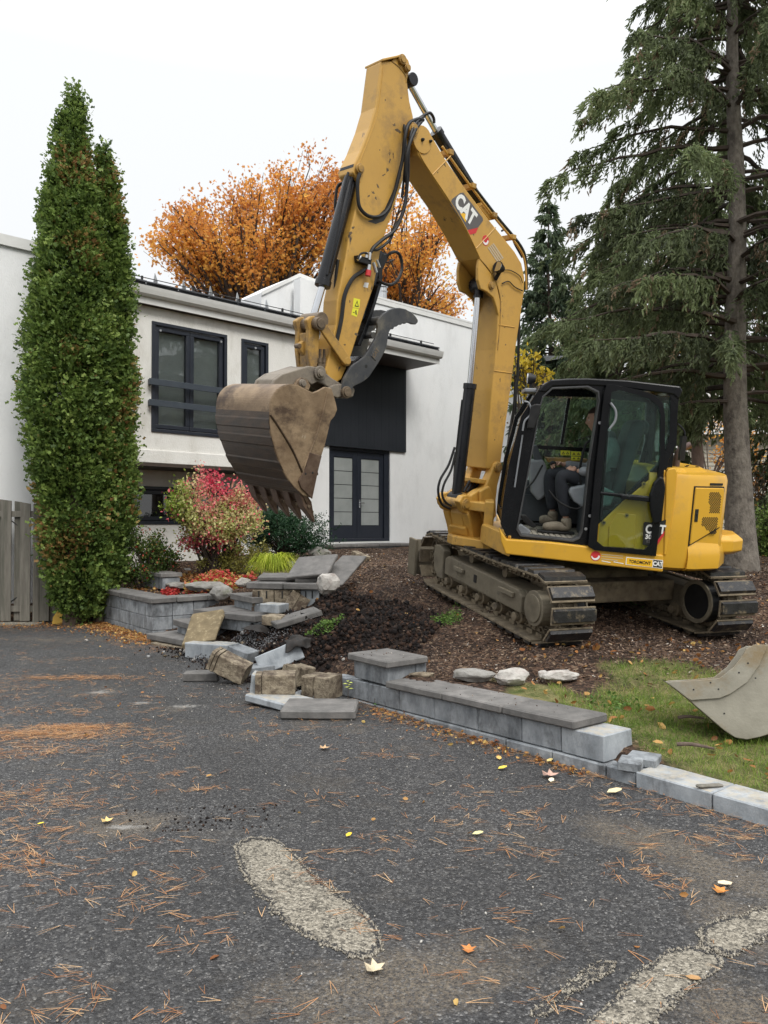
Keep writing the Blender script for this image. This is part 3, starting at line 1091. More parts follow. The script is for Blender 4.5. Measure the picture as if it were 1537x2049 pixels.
# eave: soffit, fascia, gutter, roof edge
hpart("soffit", MB().box(HFr, (-2.25, 6.52), (D0 + .003, 0.13), (5.385, 5.42)), m_soffit)
hpart("fascia", MB().box(HFr, (-2.25, 6.55), (0.13, 0.155), (5.375, 5.64)), m_trim)
g = MB()
g.prism(Frame(HFr.o, HFr.v, HFr.u, HFr.w), [(0.157, 5.50), (0.20, 5.49), (0.25, 5.53), (0.275, 5.60), (0.29, 5.655), (0.275, 5.66), (0.26, 5.61), (0.235, 5.55), (0.195, 5.515),
                                         (0.16, 5.52)], -2.25, 6.56)
hpart("gutter", g, m_trim)
hpart("drip_edge", MB().box(HFr, (-2.25, 6.55), (0.157, 0.215), (5.655, 5.668)), m_trim)
rf = MB()
HV = Frame(HFr.o, HFr.v, HFr.u, HFr.w)
rf.prism(HV, [(0.19, 5.67), (0.19, 5.72), (-6.8, 6.45), (-6.8, 6.40)], -2.25, 3.2)
rf.prism(HV, [(0.19, 5.67), (0.19, 5.72), (D0 + .004, 5.86), (D0 + .004, 5.80)], 3.2, 6.5)
hpart("roof", rf, m_roof)
hpart("back_wall", MB().box(HFr, (-2.2, 11.4), (-7.2, -6.9), (0, 6.3)).box(HFr, (11.3, 11.5), (-7, D0 - .25), (0, 7)), m_stucco)
for k in range(14):            # rails of the roof edge, laid in short lengths
    s0 = -2.2 + k * 0.62
    hpart("roof_edge_strip", MB().box(HFr, (s0, s0 + 0.60), (0.16, 0.24), (5.725, 5.75 + 0.004 * (k % 2))), m_roof, bevel=0.004)
for z in (5.80, 5.86):
    hpart("snow_rail", MB().tube([HFr.P(-2.2, 0.05, z), HFr.P(6.45, 0.05, z + .01)], 0.008, 6), m_black)
for k, x in enumerate((310, 367, 421, 475, 533, 583)):
    s, z = hs(x, 600, 0.0)
    sp_ = MB().prism(HFr, [(s - .035, 5.71), (s + .045, 5.71), (s + .045, 5.87), (s - .005, 6.0), (s - .03, 5.85)], -0.01, 0.012)
    hpart("snow_guard", sp_, m_zinc)
for k in range(9):
    s = -2.0 + k
    hpart("rail_bracket", MB().box(HFr, (s, s + .03), (0.03, 0.07), (5.70, 5.88)), m_black)
vp = MB()
pv = at_y(765, 583, 19.5)
vp.tube([pv + [0, 0, -1.0], pv + [0, 0, .08]], 0.11, 16).tube([pv + [0, 0, .10], pv + [0, 0, .17]], 0.14, 16).tube([pv + [0, 0, .16], pv + [0, 0, .22]], [0.14, 0.03], 16)
vp.tube([pv + [0, 0, -.02], pv + [0, 0, .0]], 0.135, 16)
hpart("vent_pipe", vp, m_zinc, smooth=True)


def frame_boxes(mb, s0, s1, z0, z1, d0, d1, t):
    mb.box(HFr, (s0, s1), (d0, d1), (z0, z0 + t)).box(HFr, (s0, s1), (d0, d1), (z1 - t, z1))
    mb.box(HFr, (s0, s0 + t), (d0, d1), (z0 + t, z1 - t)).box(HFr, (s1 - t, s1), (d0, d1), (z0 + t, z1 - t))
    return mb


def window(s0, s1, z0, z1, d, splits, bolts=(), glass=None, blind=True, t=0.06):
    f = hpart("window", frame_boxes(MB(), s0 - .012, s1 + .012, z0 - .012, z1 + .012, d - 0.12, d + 0.025, t), m_navy, bevel=0.006)
    lo = s0 + t
    for a, b_ in zip([s0 + t] + list(splits), list(splits) + [s1 - t]):
        fr_ = frame_boxes(MB(), a + .003, b_ - .003, z0 + t + .003, z1 - t - .003, d - 0.10, d - 0.01, 0.075)
        hpart("sash", fr_, m_navy, f, bevel=0.008)
        hpart("pane", MB().box(HFr, (a + .07, b_ - .07), (d - 0.065, d - 0.06), (z0 + t + .07, z1 - t - .07)), glass or m_winglass, f)
        if blind:
            bl = MB()
            nsl = int((z1 - z0) / 0.045)
            for k in range(nsl):
                z = z0 + t + 0.05 + k * 0.045
                if z > z1 - t - .06:
                    break
                bl.add([HFr.P(a + .05, d - .135, z), HFr.P(b_ - .05, d - .135, z), HFr.P(b_ - .05, d - .112, z + .042), HFr.P(a + .05, d - .112, z + .042),
                        HFr.P(a + .05, d - .139, z + .001), HFr.P(b_ - .05, d - .139, z + .001), HFr.P(b_ - .05, d - .116, z + .043), HFr.P(a + .05, d - .116, z + .043)],
                       [(0, 1, 2, 3), (4, 5, 6, 7), (0, 1, 5, 4), (2, 3, 7, 6)])
            hpart("blind", bl, m_blind, f, kind="stuff")
    for (a, c) in bolts:
        hpart("bolt", MB().tube([HFr.P(a, d + .012, c), HFr.P(a, d + .035, c)], 0.022, 10), m_zinc, f)
    return f


window(*W1, 0.0, [-0.01], bolts=[(-.62, 4.98), (.62, 4.98)])
window(*W2, 0.0, [], bolts=[(1.39, 4.98)])
window(*WB, D0, [0.15, 1.4], glass=m_winglass2, blind=False)
hpart("basement_room", MB().box(HFr, (-1.4, 2.8), (D0 - 2.5, D0 - 2.4), (1, 2.5)), m_dkgrey)
for z in (4.03, 3.66):         # the two bars across the tall window
    b_ = hpart("window_bar", MB().box(HFr, (-0.87, 0.87), (0.10, 0.125), (z - .055, z + .055)), m_rail, bevel=0.004)
    for s in (-.84, .80):
        hpart("bracket", MB().box(HFr, (s, s + .04), (0.0, 0.099), (z - .05, z + .05)), m_rail, b_)

# dark cladding above the door
cl = MB()
k = 0
s = 3.3
while s < 6.44:
    cl.box(HFr, (s, min(s + .1205, 6.45)), (D0 + .002, D0 + .05 + .0008 * (k % 2)), (3.31, 5.384))
    s += 0.122
    k += 1
cl.box(HFr, (3.3, 6.448), (D0 + .001, D0 + .044), (3.305, 5.383))
hpart("cladding_panel", cl, m_panel, kind="stuff")
# door
fr_ = frame_boxes(MB(), 4.033, 5.947, 1.103, 3.307, D0 - .14, D0 - 0.03, 0.07)
fr_.box(HFr, (5.955 - .17, 5.955 - .075), (D0 - .14, D0 - 0.035), (1.17, 3.235))
door = hpart("front_door", fr_, m_navy, bevel=0.006)
m_ins = m_navy
for (a, b_, hp) in ((4.105, 4.93, 4.85), (4.94, 5.78, 5.02)):
    lf = MB()
    st = 0.13
    lf.box(HFr, (a, a + st), (D0 - .12, D0 - .07), (1.175, 3.235)).box(HFr, (b_ - st, b_), (D0 - .12, D0 - .07), (1.175, 3.235))
    lf.box(HFr, (a + st, b_ - st), (D0 - .12, D0 - .07), (1.175, 1.48)).box(HFr, (a + st, b_ - st), (D0 - .12, D0 - .07), (3.08, 3.235))
    hpart("door_leaf", lf, m_navy, door, bevel=0.006)
    n = 5
    for i in range(n):
        z0 = 1.483 + i * (3.077 - 1.483) / n
        hpart("pane", MB().box(HFr, (a + st + .003, b_ - st - .003), (D0 - .10, D0 - .09), (z0 + .008, z0 + (3.077 - 1.483) / n - .008)), m_frost, door)
    hpart("glazing_back", MB().box(HFr, (a + st, b_ - st), (D0 - .115, D0 - .104), (1.48, 3.08)), m_dkgrey, door)
hpart("handle", MB().tube([HFr.P(5.01, D0 - .07, 2.02), HFr.P(5.01, D0 - .03, 2.02), HFr.P(5.13, D0 - .03, 2.02)], 0.011, 8).box(HFr, (4.99, 5.03), (D0 - .07, D0 - .06), (1.9, 2.1)), m_chr, door)
hpart("door_sill", MB().box(HFr, (4.04, 5.94), (D0 - .14, D0 + .04), (1.06, 1.10)), m_trim, door)
hpart("doorbell", MB().box(HFr, (4.0 - .07, 4.0 - .03), (D0 + .001, D0 + .02), (1.35, 1.5)), m_trim)

# entry step: capstones over a course of blocks
es = empty("entry_step", HFr.P(4.9, -.6, .7), "grey paved entry step in front of the navy double door", "step")
for k in range(4):
    s0 = 3.55 + k * .68
    MB().box(HFr, (s0, s0 + .672), (D0 + .003, -0.2), (1.0, 1.055)).build("capstone", m_cap, es, bevel=0.008)
for k in range(7):
    s0 = 3.6 + k * .38
    MB().box(HFr, (s0, s0 + .374), (D0 + .003, -0.25), (.78, 0.998)).build("block", m_blk_grey, es, bevel=0.006)

# right wing behind the digger
DW = 1.02
wl = hs(958, 900, D0)[0]
wr = hs(1376, 900, DW)[0]
zt = 5.35
ww0, ww1 = hs(1090, 850, DW)[0], hs(1128, 850, DW)[0]
hpart("right_wing_wall", wall_cells(MB(), wl, wr, 0.3, zt, DW - .25, DW, [(ww0, ww1, 2.2, 4.4)]), m_stucco)
hpart("right_wing_side", MB().box(HFr, (wl, wl + .2), (D0 + .003, DW - .253), (0.3, zt)), m_stucco)
hpart("right_wing_end", MB().box(HFr, (wr - .2, wr), (-7, DW - .253), (0.3, zt)), m_stucco)
window(ww0, ww1, 2.2, 4.4, DW, [(ww0 + ww1) / 2])
de = 1.85
wle = wl + .05
hpart("right_fascia", MB().box(HFr, (wle, wr + .5), (de - .03, de), (5.40, 5.66)), m_trim)
hpart("right_gutter", MB().box(HFr, (wle, wr + .5), (de + .002, de + .12), (5.56, 5.69)), m_trim, bevel=0.03)
hpart("right_soffit", MB().box(HFr, (wle, wr + .5), (DW + .003, de - .033), (5.36, 5.398)), m_soffit)
rr = MB()
rr.prism(HV, [(de - .02, 5.67), (de - .02, 5.72), (DW, 5.85), (DW, 5.67)], wle, wl)
rr.prism(HV, [(de - .02, 5.67), (de - .02, 5.72), (-3.5, 6.55), (-7, 5.9), (-7, 5.7)], wl + .002, wr + .5)
hpart("right_roof", rr, mat("pale_roof", (0.32, 0.33, 0.34), (0.42, 0.43, 0.44), rough=0.6))

# ------------------------------------------------------------------ neighbour
nb = empty("neighbour_house", (13, 33, 0.8), "tan sided neighbouring house with weathered shingle roof behind the spruce trunk", "house")
NF = Frame((0, 31, 0), unit((1, -.08, 0)), unit((-.08, -1, 0)), (0, 0, 1))
sd = MB()
z = 0.6
while z < 5.0:
    sd.add([NF.P(10, 0.0, z + .16), NF.P(34, 0.0, z + .16), NF.P(34, .03, z), NF.P(10, .03, z), NF.P(34, 0, z), NF.P(10, 0, z)], [(0, 1, 2, 3), (3, 2, 4, 5)])
    z += .16
sd.box(NF, (10, 34), (-8, -.001), (0.5, 5.0))
sd.build("siding", m_siding, nb, kind="stuff")
MB().box(NF, (9.6, 34.4), (.0, .5), (5.0, 5.15)).box(NF, (9.6, 34.4), (.5, .53), (4.98, 5.22)).build("eave", m_trim, nb)
sh = MB()
rg = random.Random(3)
for r_ in range(22):
    y0, z0 = .5 - r_ * .26, 5.18 + r_ * .135
    x = 9.6 - rg.random() * .3
    while x < 34:
        w = rg.uniform(.18, .42)
        t_ = .012 + rg.random() * .022
        sh.add([NF.P(x, y0, z0), NF.P(x + w - .01, y0, z0), NF.P(x + w - .01, y0, z0 + t_), NF.P(x, y0, z0 + t_), NF.P(x + w - .01, y0 - .28, z0 + .145 + t_ * .2), NF.P(x, y0 - .28, z0 + .145 + t_ * .2)],
               [(0, 1, 2, 3), (3, 2, 4, 5)])
        x += w
sh.build("shingles", m_shingle, nb, kind="stuff")
MB().prism(Frame(NF.o, NF.v, NF.u, NF.w), [(.5, 5.16), (-5.3, 8.1), (-11, 5.16)], 9.7, 34).build("roof_deck", m_roof, nb)
MB().box(NF, (12.9, 14.6), (.031, .06), (1.9, 3.6)).build("window", m_trim, nb)

# ================================================================== board gate and fence at the left
gate = empty("board_gate", (-5.9, 11.75, 0), "weathered grey board gate with arched top beside the tall cedar", "gate")
GF = Frame((0, 11.8, 0), (1, 0, 0), (0, -1, 0), (0, 0, 1))
gx0 = (-4 - 768.5) / 1540 * 11.8
cx_g = (-95 - 768.5) / 1540 * 11.8


def arch(x):
    return 1.93 - 0.13 * ((x - cx_g) / 1.32) ** 2 if abs(x - cx_g) < 1.4 else 1.78


def board(px0, px1, d0, d1, top=None, parent=gate):
    x0, x1 = (px0 - 768.5) / 1540 * 11.8, (px1 - 768.5) / 1540 * 11.8
    xs = np.linspace(x0, x1, 4)
    pts = [(x0, .03), (x1, .03)] + [(x, (top or arch(x))) for x in xs[::-1]]
    return MB().prism(GF, pts, d0, d1).build("board", m_fence, parent, bevel=0.004)


for k in range(-6, 3):
    x = 5 + k * 38.2
    board(x, x + 20, 0.02, 0.042)
    if k < 2 or True:
        board(x + 21 + 1.5, x + 36.5, -0.045, -0.02)
xr0, xr1 = (-225 - 768.5) / 1540 * 11.8, (79 - 768.5) / 1540 * 11.8
for z in (.17, 1.62):
    MB().box(GF, (xr0, xr1 - .01), (-0.018, 0.018), (z, z + .09)).build("rail", m_fence, gate, bevel=0.004)
hg = MB()
for zz, sgn in ((1.58, -1), (.30, 1)):
    xh = (42 - 768.5) / 1540 * 11.8
    hg.tube([GF.P(xh - .17, .0, zz), GF.P(xh + .02, -.05, zz + sgn * .16)], 0.01, 6)
hg.build("brace_strap", m_black, gate)
fence = empty("board_fence", (-5.1, 11.7, 0), "short run of grey fence boards half hidden behind the cedar", "fence")
FF = Frame(((81 - 768.5) / 1540 * 11.8, 11.80, 0), unit((0.75, 0.35, 0)), unit((.35, -.75, 0)), (0, 0, 1))
for k in range(9):
    MB().prism(FF, [(k * .115, .02), (k * .115 + .10, .02), (k * .115 + .10, 1.76), (k * .115 + .05, 1.80), (k * .115, 1.77)], 0.0, 0.022 + .02 * (k % 2)).build("board", m_fence, fence, bevel=0.003)
MB().box(FF, (0, 1.1), (-.05, -.002), (.3, .39)).build("rail", m_fence, fence)
MB().box(FF, (-.1, -.012), (-.06, .05), (0, 1.82)).build("post", m_fence, fence, bevel=.006)
tag(MB().box(GF, ((-300 - 768.5) / 1540 * 11.8, (96 - 768.5) / 1540 * 11.8), (0.05, .3), (-.02, .02)).build("concrete_threshold", m_conc, kind="structure"))
ys = MB()
yp = on_z(122, 1236, .1)
ys.add([yp + v for v in ([-.14, 0, -.12], [.14, 0, -.11], [.17, .03, .06], [.12, .06, .10], [-.08, .06, .10], [-.14, .04, .0], [-.14, .05, -.12], [.14, .05, -.11], [.17, .08, .06], [.12, .11, .10], [-.08, .11, .10], [-.14, .09, .0])],
       [(0, 1, 2, 3, 4, 5), (11, 10, 9, 8, 7, 6)] + [(i, i + 6, (i + 1) % 6 + 6, (i + 1) % 6) for i in range(6)])
tag(ys.build("board_offcut", mat("ochre_board", (0.45, 0.26, 0.03), (0.55, 0.34, 0.05), rough=.7), bevel=0.006), "ochre yellow board offcut leaning at the foot of the cedar", "offcut")

# ================================================================== masonry
_rb = random.Random(5)


def chamfer_mesh(name, l, w, h, ms, c=0.006, jit=0.004, seed=0, face_mat=None):
    """block with chamfered edges, centred at the origin, its corners a little uneven"""
    rg = random.Random(seed)
    bm = bmesh.new()
    bmesh.ops.create_cube(bm, size=1.0)
    for v in bm.verts:
        v.co = Vector((v.co.x * l + rg.uniform(-jit, jit), v.co.y * w + rg.uniform(-jit, jit), v.co.z * h + rg.uniform(-jit, jit) * .5))
    bmesh.ops.bevel(bm, geom=bm.edges[:], offset=c, segments=1, affect='EDGES')
    me = bpy.data.meshes.new(name)
    bm.to_mesh(me)
    bm.free()
    for m_ in (ms if isinstance(ms, (list, tuple)) else [ms]):
        me.materials.append(m_)
    return me


def rough_up(me_, amp=.004, cuts=3):
    bm = bmesh.new()
    bm.from_mesh(me_)
    bmesh.ops.subdivide_edges(bm, edges=[e for e in bm.edges if e.calc_length() > .05], cuts=cuts, use_grid_fill=True)
    P = np.array([v.co[:] for v in bm.verts])
    off = _rb.random() * 50
    d = np.stack([fnoise(P + off + k * 11, 14, 3) for k in range(3)], -1) * amp * 3
    for v, q in zip(bm.verts, P + d):
        v.co = Vector(q)
    bm.to_mesh(me_)
    bm.free()
    return me_




K2 = Frame(K.o, unit(K.u + np.array([0, 0, -.027])), K.v, np.cross(unit(K.u + np.array([0, 0, -.027])), K.v))
if K2.w[2] < 0:
    K2.w = -K2.w


def kblock(name, w0, w1, q0, q1, z0, z1, m_, parent, c=0.006, fr=None):
    fr = fr or K
    me_ = chamfer_mesh(name, abs(w1 - w0) - .004, abs(q1 - q0) - .004, z1 - z0 - .003, m_, c=c, seed=_rb.randint(0, 9999), jit=.003)
    rough_up(me_, .0016, 2)
    p = fr.P((w0 + w1) / 2, (q0 + q1) / 2, (z0 + z1) / 2)
    return place(name, me_, matrix(p, fr.u, fr.v, fr.w), parent)


# --- right retaining wall
rw = empty("retaining_wall", K.P(-1, .1, 0), "low grey block retaining wall with three capstones and an end pillar", "wall")
bx = [K.tr(x, 1450, 0)[0] for x in (681, 736, 799, 869, 957, 1044, 1123, 1209)]
bx[0] = .52
for i in range(7):
    kblock("block", bx[i + 1], bx[i], 0.0, 0.30, 0.010, 0.170, m_blk_grey if i < 6 else m_blk_pale, rw, fr=K2)
w = bx[7] - .02
while w < .5:
    kblock("base_block", w, w + .40, -.022, .28, -.14, .008, m_blk_grey, rw, fr=K2)
    w += .40
pw0, pw1 = K.tr(776, 1340, 0)[0], K.tr(707, 1340, 0)[0]
kblock("pillar_block", pw0, pw1, 0.006, .30, .186, .336, m_blk_grey, rw)
kblock("pillar_block", pw0 - .003, pw1, .302, .42, .186, .336, m_blk_grey, rw)
kblock("pillar_cap", pw0 - .05, pw1 + .03, -.045, .40, .338, .398, m_cap, rw, c=.01)
cx_ = [K.tr(x, 1400, -.03)[0] for x in (783, 885, 1005, 1151)]
cx_[0] = pw0 - .012
for i in range(3):
    kblock("capstone", cx_[i + 1] + .003, cx_[i], -.035, .315, .173, .231, m_cap, rw, c=.009, fr=K2)
# --- curb
cb = empty("block_curb", K.P(-4, .1, 0), "pale block curb between the asphalt and the lawn at lower right", "curb")
cj = K.tr(1428, 1600, 0)[0]
cs = [K.tr(1276, 1567, 0)[0], cj, cj - .62, cj - 1.24, cj - 1.86, cj - 2.5, cj - 3.1, cj - 3.8]
for i in range(7):
    kblock("curb_block", cs[i + 1], cs[i], -.02, .225, -.09, .09, m_blk_pale, cb, c=.007)
kblock("curb_block", cs[0] + .004, bx[7] - .024, -.02, .25, -.09, .076, m_blk_grey, cb)
for k, (px, py, rz) in enumerate(((1262, 1528, 12), (1288, 1520, 6))):
    me_ = chamfer_mesh("brick", .13 if k == 0 else .17, .15, .055, m_blk_grey, seed=k + 60)
    o = place("loose_brick", me_, eul(on_z(px, py, .105) + np.array([0, 0, 0]), 0, 0, -38 + rz))
    tag(o, ["small square grey paver at the foot of the wall's pale corner block", "grey paver brick lying on the curb beside a smaller paver"][k], "brick")
tag(place("wood_shard", chamfer_mesh("wood_shard", .16, .035, .015, m_fence, seed=5), eul(on_z(1420, 1572, .1), 0, 3, 18)), "thin brown wood shard lying across the curb joint", "wood shard")

# --- left planter
pl = empty("planter_wall", K.P(5.5, .3, 0), "two-sided grey block planter wall with dark caps under the cedar", "wall")
PW0 = K.tr(305, 1272, 0)[0]
pz = [(-.1, .08), (.082, .262), (.264, .444)]
for ci, (z0, z1) in enumerate(pz):
    w = PW0 + (0 if ci % 2 else .2)
    if ci % 2 == 0:
        kblock("block", PW0, PW0 + .197, 0, .28, z0, z1, m_blk_grey, pl)
    while w < PW0 + 2.1:
        kblock("block", w, w + .38, 0, .28, z0, z1, m_blk_grey, pl)
        w += .382
    q = .283
    n_ = 0
    while q < 1.0:
        l_ = .42 if (n_ + ci) % 2 else .30
        kblock("block", PW0 + .001, PW0 + .28, q, q + l_, z0, z1, m_blk_grey, pl)
        q += l_ + .002
        n_ += 1
w = PW0 - .03
for l_ in (.62, .6, .6, .45):
    kblock("capstone", w, w + l_, -.03, .33, .446, .52, m_cap, pl, c=.009)
    w += l_ + .003
q = .333
for l_ in (.45, .5):
    kblock("capstone", PW0 - .03, PW0 + .31, q, q + l_, .446, .52, m_cap, pl, c=.009)
    q += l_ + .003
pu = empty("upper_planter", K.P(6.6, .8, 0.5), "short upper tier of grey planter blocks beside the cedar trunk", "wall")
for w in (6.0, 6.4, 6.8):
    kblock("block", w, w + .395, .62, .9, .52, .70, m_blk_grey, pu)
kblock("capstone", 5.98, 6.6, .59, .93, .703, .77, m_cap, pu)
kblock("capstone", 6.603, 7.2, .59, .93, .703, .77, m_cap, pu)

# --- steps
stp = empty("garden_steps", K.P(3.6, .3, 0), "flight of grey slab steps rising from driveway beside the planter", "steps")


def tread(pa, pb, z, depth, th=.075, ext=(0, 0), riser=.11, n=1, m_=None):
    A, B = on_z(*pa, z), on_z(*pb, z)
    x = unit(B - A)
    A, B = A - x * ext[0], B + x * ext[1]
    y = unit(np.cross([0, 0, 1], x))
    Lh = np.linalg.norm(B - A) / n
    for k in range(n):
        me_ = chamfer_mesh("tread_slab", Lh - .006, depth, th, m_ or m_cap, c=.008, seed=_rb.randint(0, 9999), jit=.006)
        place("tread_slab", me_, matrix(A + x * (Lh * (k + .5)) + y * depth / 2 - np.array([0, 0, th / 2]), x, y, (0, 0, 1)), stp)
    if riser:
        R_ = np.linalg.norm(B - A)
        nb_ = max(1, round(R_ / .4))
        for k in range(nb_):
            me_ = chamfer_mesh("riser_block", R_ / nb_ - .006, depth - .08, riser, m_blk_grey, seed=_rb.randint(0, 9999))
            place("riser_block", me_, matrix(A + x * (R_ / nb_ * (k + .5)) + y * (depth / 2 + .02) - np.array([0, 0, th + riser / 2 + .002]), x, y, (0, 0, 1)), stp)


tread((297, 1268), (370, 1281), .115, .5, ext=(.05, .0))
tread((346, 1239), (396, 1253), .285, .5, riser=.12)
tread((385, 1219), (510, 1233), .46, .62, n=2, riser=.13)
tread((460, 1187), (505, 1196), .63, .5, riser=.12)
tread((492, 1166), (640, 1168), .80, .45, n=2, riser=0, ext=(0, 0))
tread((300, 1285), (395, 1300), .03, .3, riser=0, m_=m_blk_tan)

def loose(px, py, zc, dims, r_, m_, label, name="loose_block", cat="block", jit=.006, c=.008, notches=0, drop=None):
    me_ = chamfer_mesh(name, *dims, m_, c=c, jit=jit, seed=int(px * 7 + py))
    rough_up(me_, .0035)
    o = place(name, me_, eul(on_z(px, py, zc), *r_))
    tag(o, label, cat)
    return o


def grooved(px, py, zc, dims, r_, m_, label, grooves=2, axis='end'):
    """wall block seen from behind or below: broken grooves and a split ridge"""
    l_, w_, h_ = dims
    prof = []
    mb = MB()
    fr = Frame((0, 0, 0), (1, 0, 0), (0, 1, 0), (0, 0, 1))
    rg = random.Random(int(px + py))
    # body in slices with recessed joints between them
    cuts = [0] + ([.10, .2] if grooves > 2 else [.16] if grooves > 1 else [.45]) + [1]
    for i in range(len(cuts) - 1):
        x0, x1 = -l_ / 2 + cuts[i] * l_, -l_ / 2 + cuts[i + 1] * l_
        j = lambda: rg.uniform(-.014, .014)
        y0, y1, z0, z1 = -w_ / 2 + j(), w_ / 2 + j(), -h_ / 2 + abs(j()), h_ / 2 + j()
        pts = []
        for x in (x0 + (.004 if i else 0), x1 - (.004 if i < len(cuts) - 2 else 0)):
            pts += [(x, y0 + .01, z0), (x, y1 - .01, z0), (x, y1, z0 + .01), (x, y1, z1 - .01), (x, y1 - .01, z1), (x, y0 + .01, z1), (x, y0, z1 - .01), (x, y0, z0 + .01)]
        mb.add(pts, [tuple(range(7, -1, -1)), tuple(range(8, 16))] + [(k, (k + 1) % 8, 8 + (k + 1) % 8, 8 + k) for k in range(8)])
        if i:
            mb.box(fr, (x0 - .0045, x0 + .0045), (y0 + .016, y1 - .016), (z0 + .016, z1 - .016))
    # two dark slots in the lower edge
    me_ = bpy.data.meshes.new("loose_block")
    me_.from_pydata(mb.v, [], mb.f)
    me_.materials.append(m_)
    fix_normals(me_)
    rough_up(me_, .006)
    o = place("loose_block", me_, eul(on_z(px, py, zc), *r_))
    tag(o, label, "block")
    return o


loose(641, 1418, .04, (.58, .42, .07), (0, 0, -2), m_cap, "large grey capstone slab lying flat, front piece of the rubble", "loose_slab", "slab", c=.012)
loose(560, 1400, .05, (.52, .30, .065), (2, 4, -34), m_blk_pale, "pale grey slab half under the large front capstone", "loose_slab", "slab", c=.012)
grooved(552, 1366, .165, (.33, .18, .18), (3, 0, 4), m_blk_tan, "earth-stained block standing on the pale slab at the front", 2)
loose(509, 1372, .13, (.05, .20, .22), (0, 4, 4), m_blk_pale, "thin pale block end against the front stained block", "loose_block")
grooved(597, 1350, .14, (.27, .18, .18), (8, 6, 62), m_blk_tan, "stained block turned end-on behind the front stained block", 3)
grooved(644, 1373, .12, (.26, .23, .18), (0, 2, -28), m_blk_tan, "stained cube-like block next to the retaining wall's end", 1)
loose(628, 1392, .03, (.30, .22, .06), (0, 0, -28), m_blk_grey, "thin grey block under the cube-like stained block", "loose_block")
grooved(460, 1333, .16, (.36, .20, .19), (6, 24, -8), m_blk_tan, "stained block tipped on its corner over the driveway edge", 3)
loose(404, 1352, .042, (.34, .17, .08), (0, 0, 2), m_cap, "small dark slab lying alone on the driveway", "loose_slab", "slab")
loose(425, 1301, .09, (.58, .24, .17), (0, 0, -24), m_blk_pale, "pale wall block still in line at the foot of the steps", "loose_block")
loose(486, 1312, .10, (.26, .2, .16), (0, 12, -30), m_blk_grey, "grey block behind the tipped stained block", "loose_block")
loose(515, 1340, .05, (.28, .22, .09), (0, 0, 35), m_blk_grey, "dark grey block lying between the two stained blocks", "loose_block")
loose(560, 1316, .16, (.46, .07, .20), (-12, -22, 8), m_blk_pale, "long pale block tilted up against the dug earth", "loose_block")
loose(407, 1256, .30, (.42, .50, .055), (38, -8, -10), mat("leaf_print_flag", (0.13, 0.10, 0.055), (0.24, 0.185, 0.105), scale=8, rough=.9, dirt=(0.44, 0.37, 0.23), dscale=16, dlo=.54, damt=.8, bump=.003),
      "tan flagstone with pale leaf prints leaning on the steps", "flagstone", "flagstone", c=.01, jit=.03)
loose(549, 1216, .53, (.25, .24, .10), (0, 2, -22), m_blk_pale, "pale block topmost of the pair on the black earth", "loose_block")
loose(551, 1240, .42, (.23, .22, .11), (0, 2, -18), m_blk_tan, "brown block lowermost of the pair on the black earth", "loose_block")
grooved(592, 1209, .55, (.24, .09, .27), (-15, 32, 10), m_blk_tan, "stained block on edge leaning beside the pale block", 1)
loose(592, 1236, .45, (.55, .28, .07), (4, -14, 22), m_cap, "long grey slab lying slanted on the black earth", "loose_slab", "slab", c=.01)
# the landing's exposed course
lw = empty("exposed_course", on_z(570, 1200, .6), "course of earth-stained blocks exposed under the landing slabs", "wall")
for k, (x0, x1, m_) in enumerate(((505, 549, m_blk_tan), (550, 600, m_blk_tan), (601, 638, m_blk_pale))):
    A, B = on_z(x0, 1206, .56), on_z(x1, 1206, .56)
    A[1] = B[1] = 9.26
    A[0], B[0] = (x0 - 768.5) / 1540 * 9.26, (x1 - 768.5) / 1540 * 9.26
    me_ = chamfer_mesh("block", B[0] - A[0], .3, .2, m_, seed=k + 11, jit=.008)
    place("block", me_, Matrix.Translation(Vector(((A[0] + B[0]) / 2, 9.42, .615))), lw)
    for j in range(2):
        xx = A[0] + (B[0] - A[0]) * (.3 + .35 * j)
        place("groove", chamfer_mesh("groove", .012, .012, .09, m_black, c=.002, seed=1), Matrix.Translation(Vector((xx, 9.268, .66))), lw)
for k in range(2):
    MB().box(WORLD, (-1.6 + k * .32, -1.3 + k * .32), (9.3, 9.55), (.40, .51)).build("footing", m_bark2, lw, bevel=.01)
loose(560, 1154, .85, (.50, .34, .045), (6, 0, -2), m_cap, "flat dark slab on the landing in front of the lime grass", "loose_slab", "slab")
loose(624, 1157, .84, (.38, .32, .045), (6, 0, 3), m_cap, "flat slab on the landing beside the white boulder", "loose_slab", "slab")
loose(626, 1134, .98, (.52, .55, .05), (24, -6, -14), m_cap, "dark flagstone tilted on top of the other slabs", "flagstone", "flagstone", c=.012, jit=.02)
loose(686, 1141, .93, (.34, .95, .045), (17, 2, -16), m_cap, "long flagstone lying against the mulch slope", "flagstone", "flagstone", c=.01, jit=.02)
loose(598, 1132, .90, (.4, .4, .05), (10, 0, 30), m_cap, "flagstone mostly buried under the tilted one", "flagstone", "flagstone")
loose(722, 1113, .97, (.32, .14, .09), (0, 18, -40), m_blk_tan, "small brown paver stuck in soil by the entry step", "loose_brick", "brick")
# ================================================================== the excavator
en = unit((.053, -.14, 1.0))
G0 = np.array([2.02, 8.55, .60])


def eproj(v):
    v = np.array(v, float)
    return unit(v - en * (v @ en))


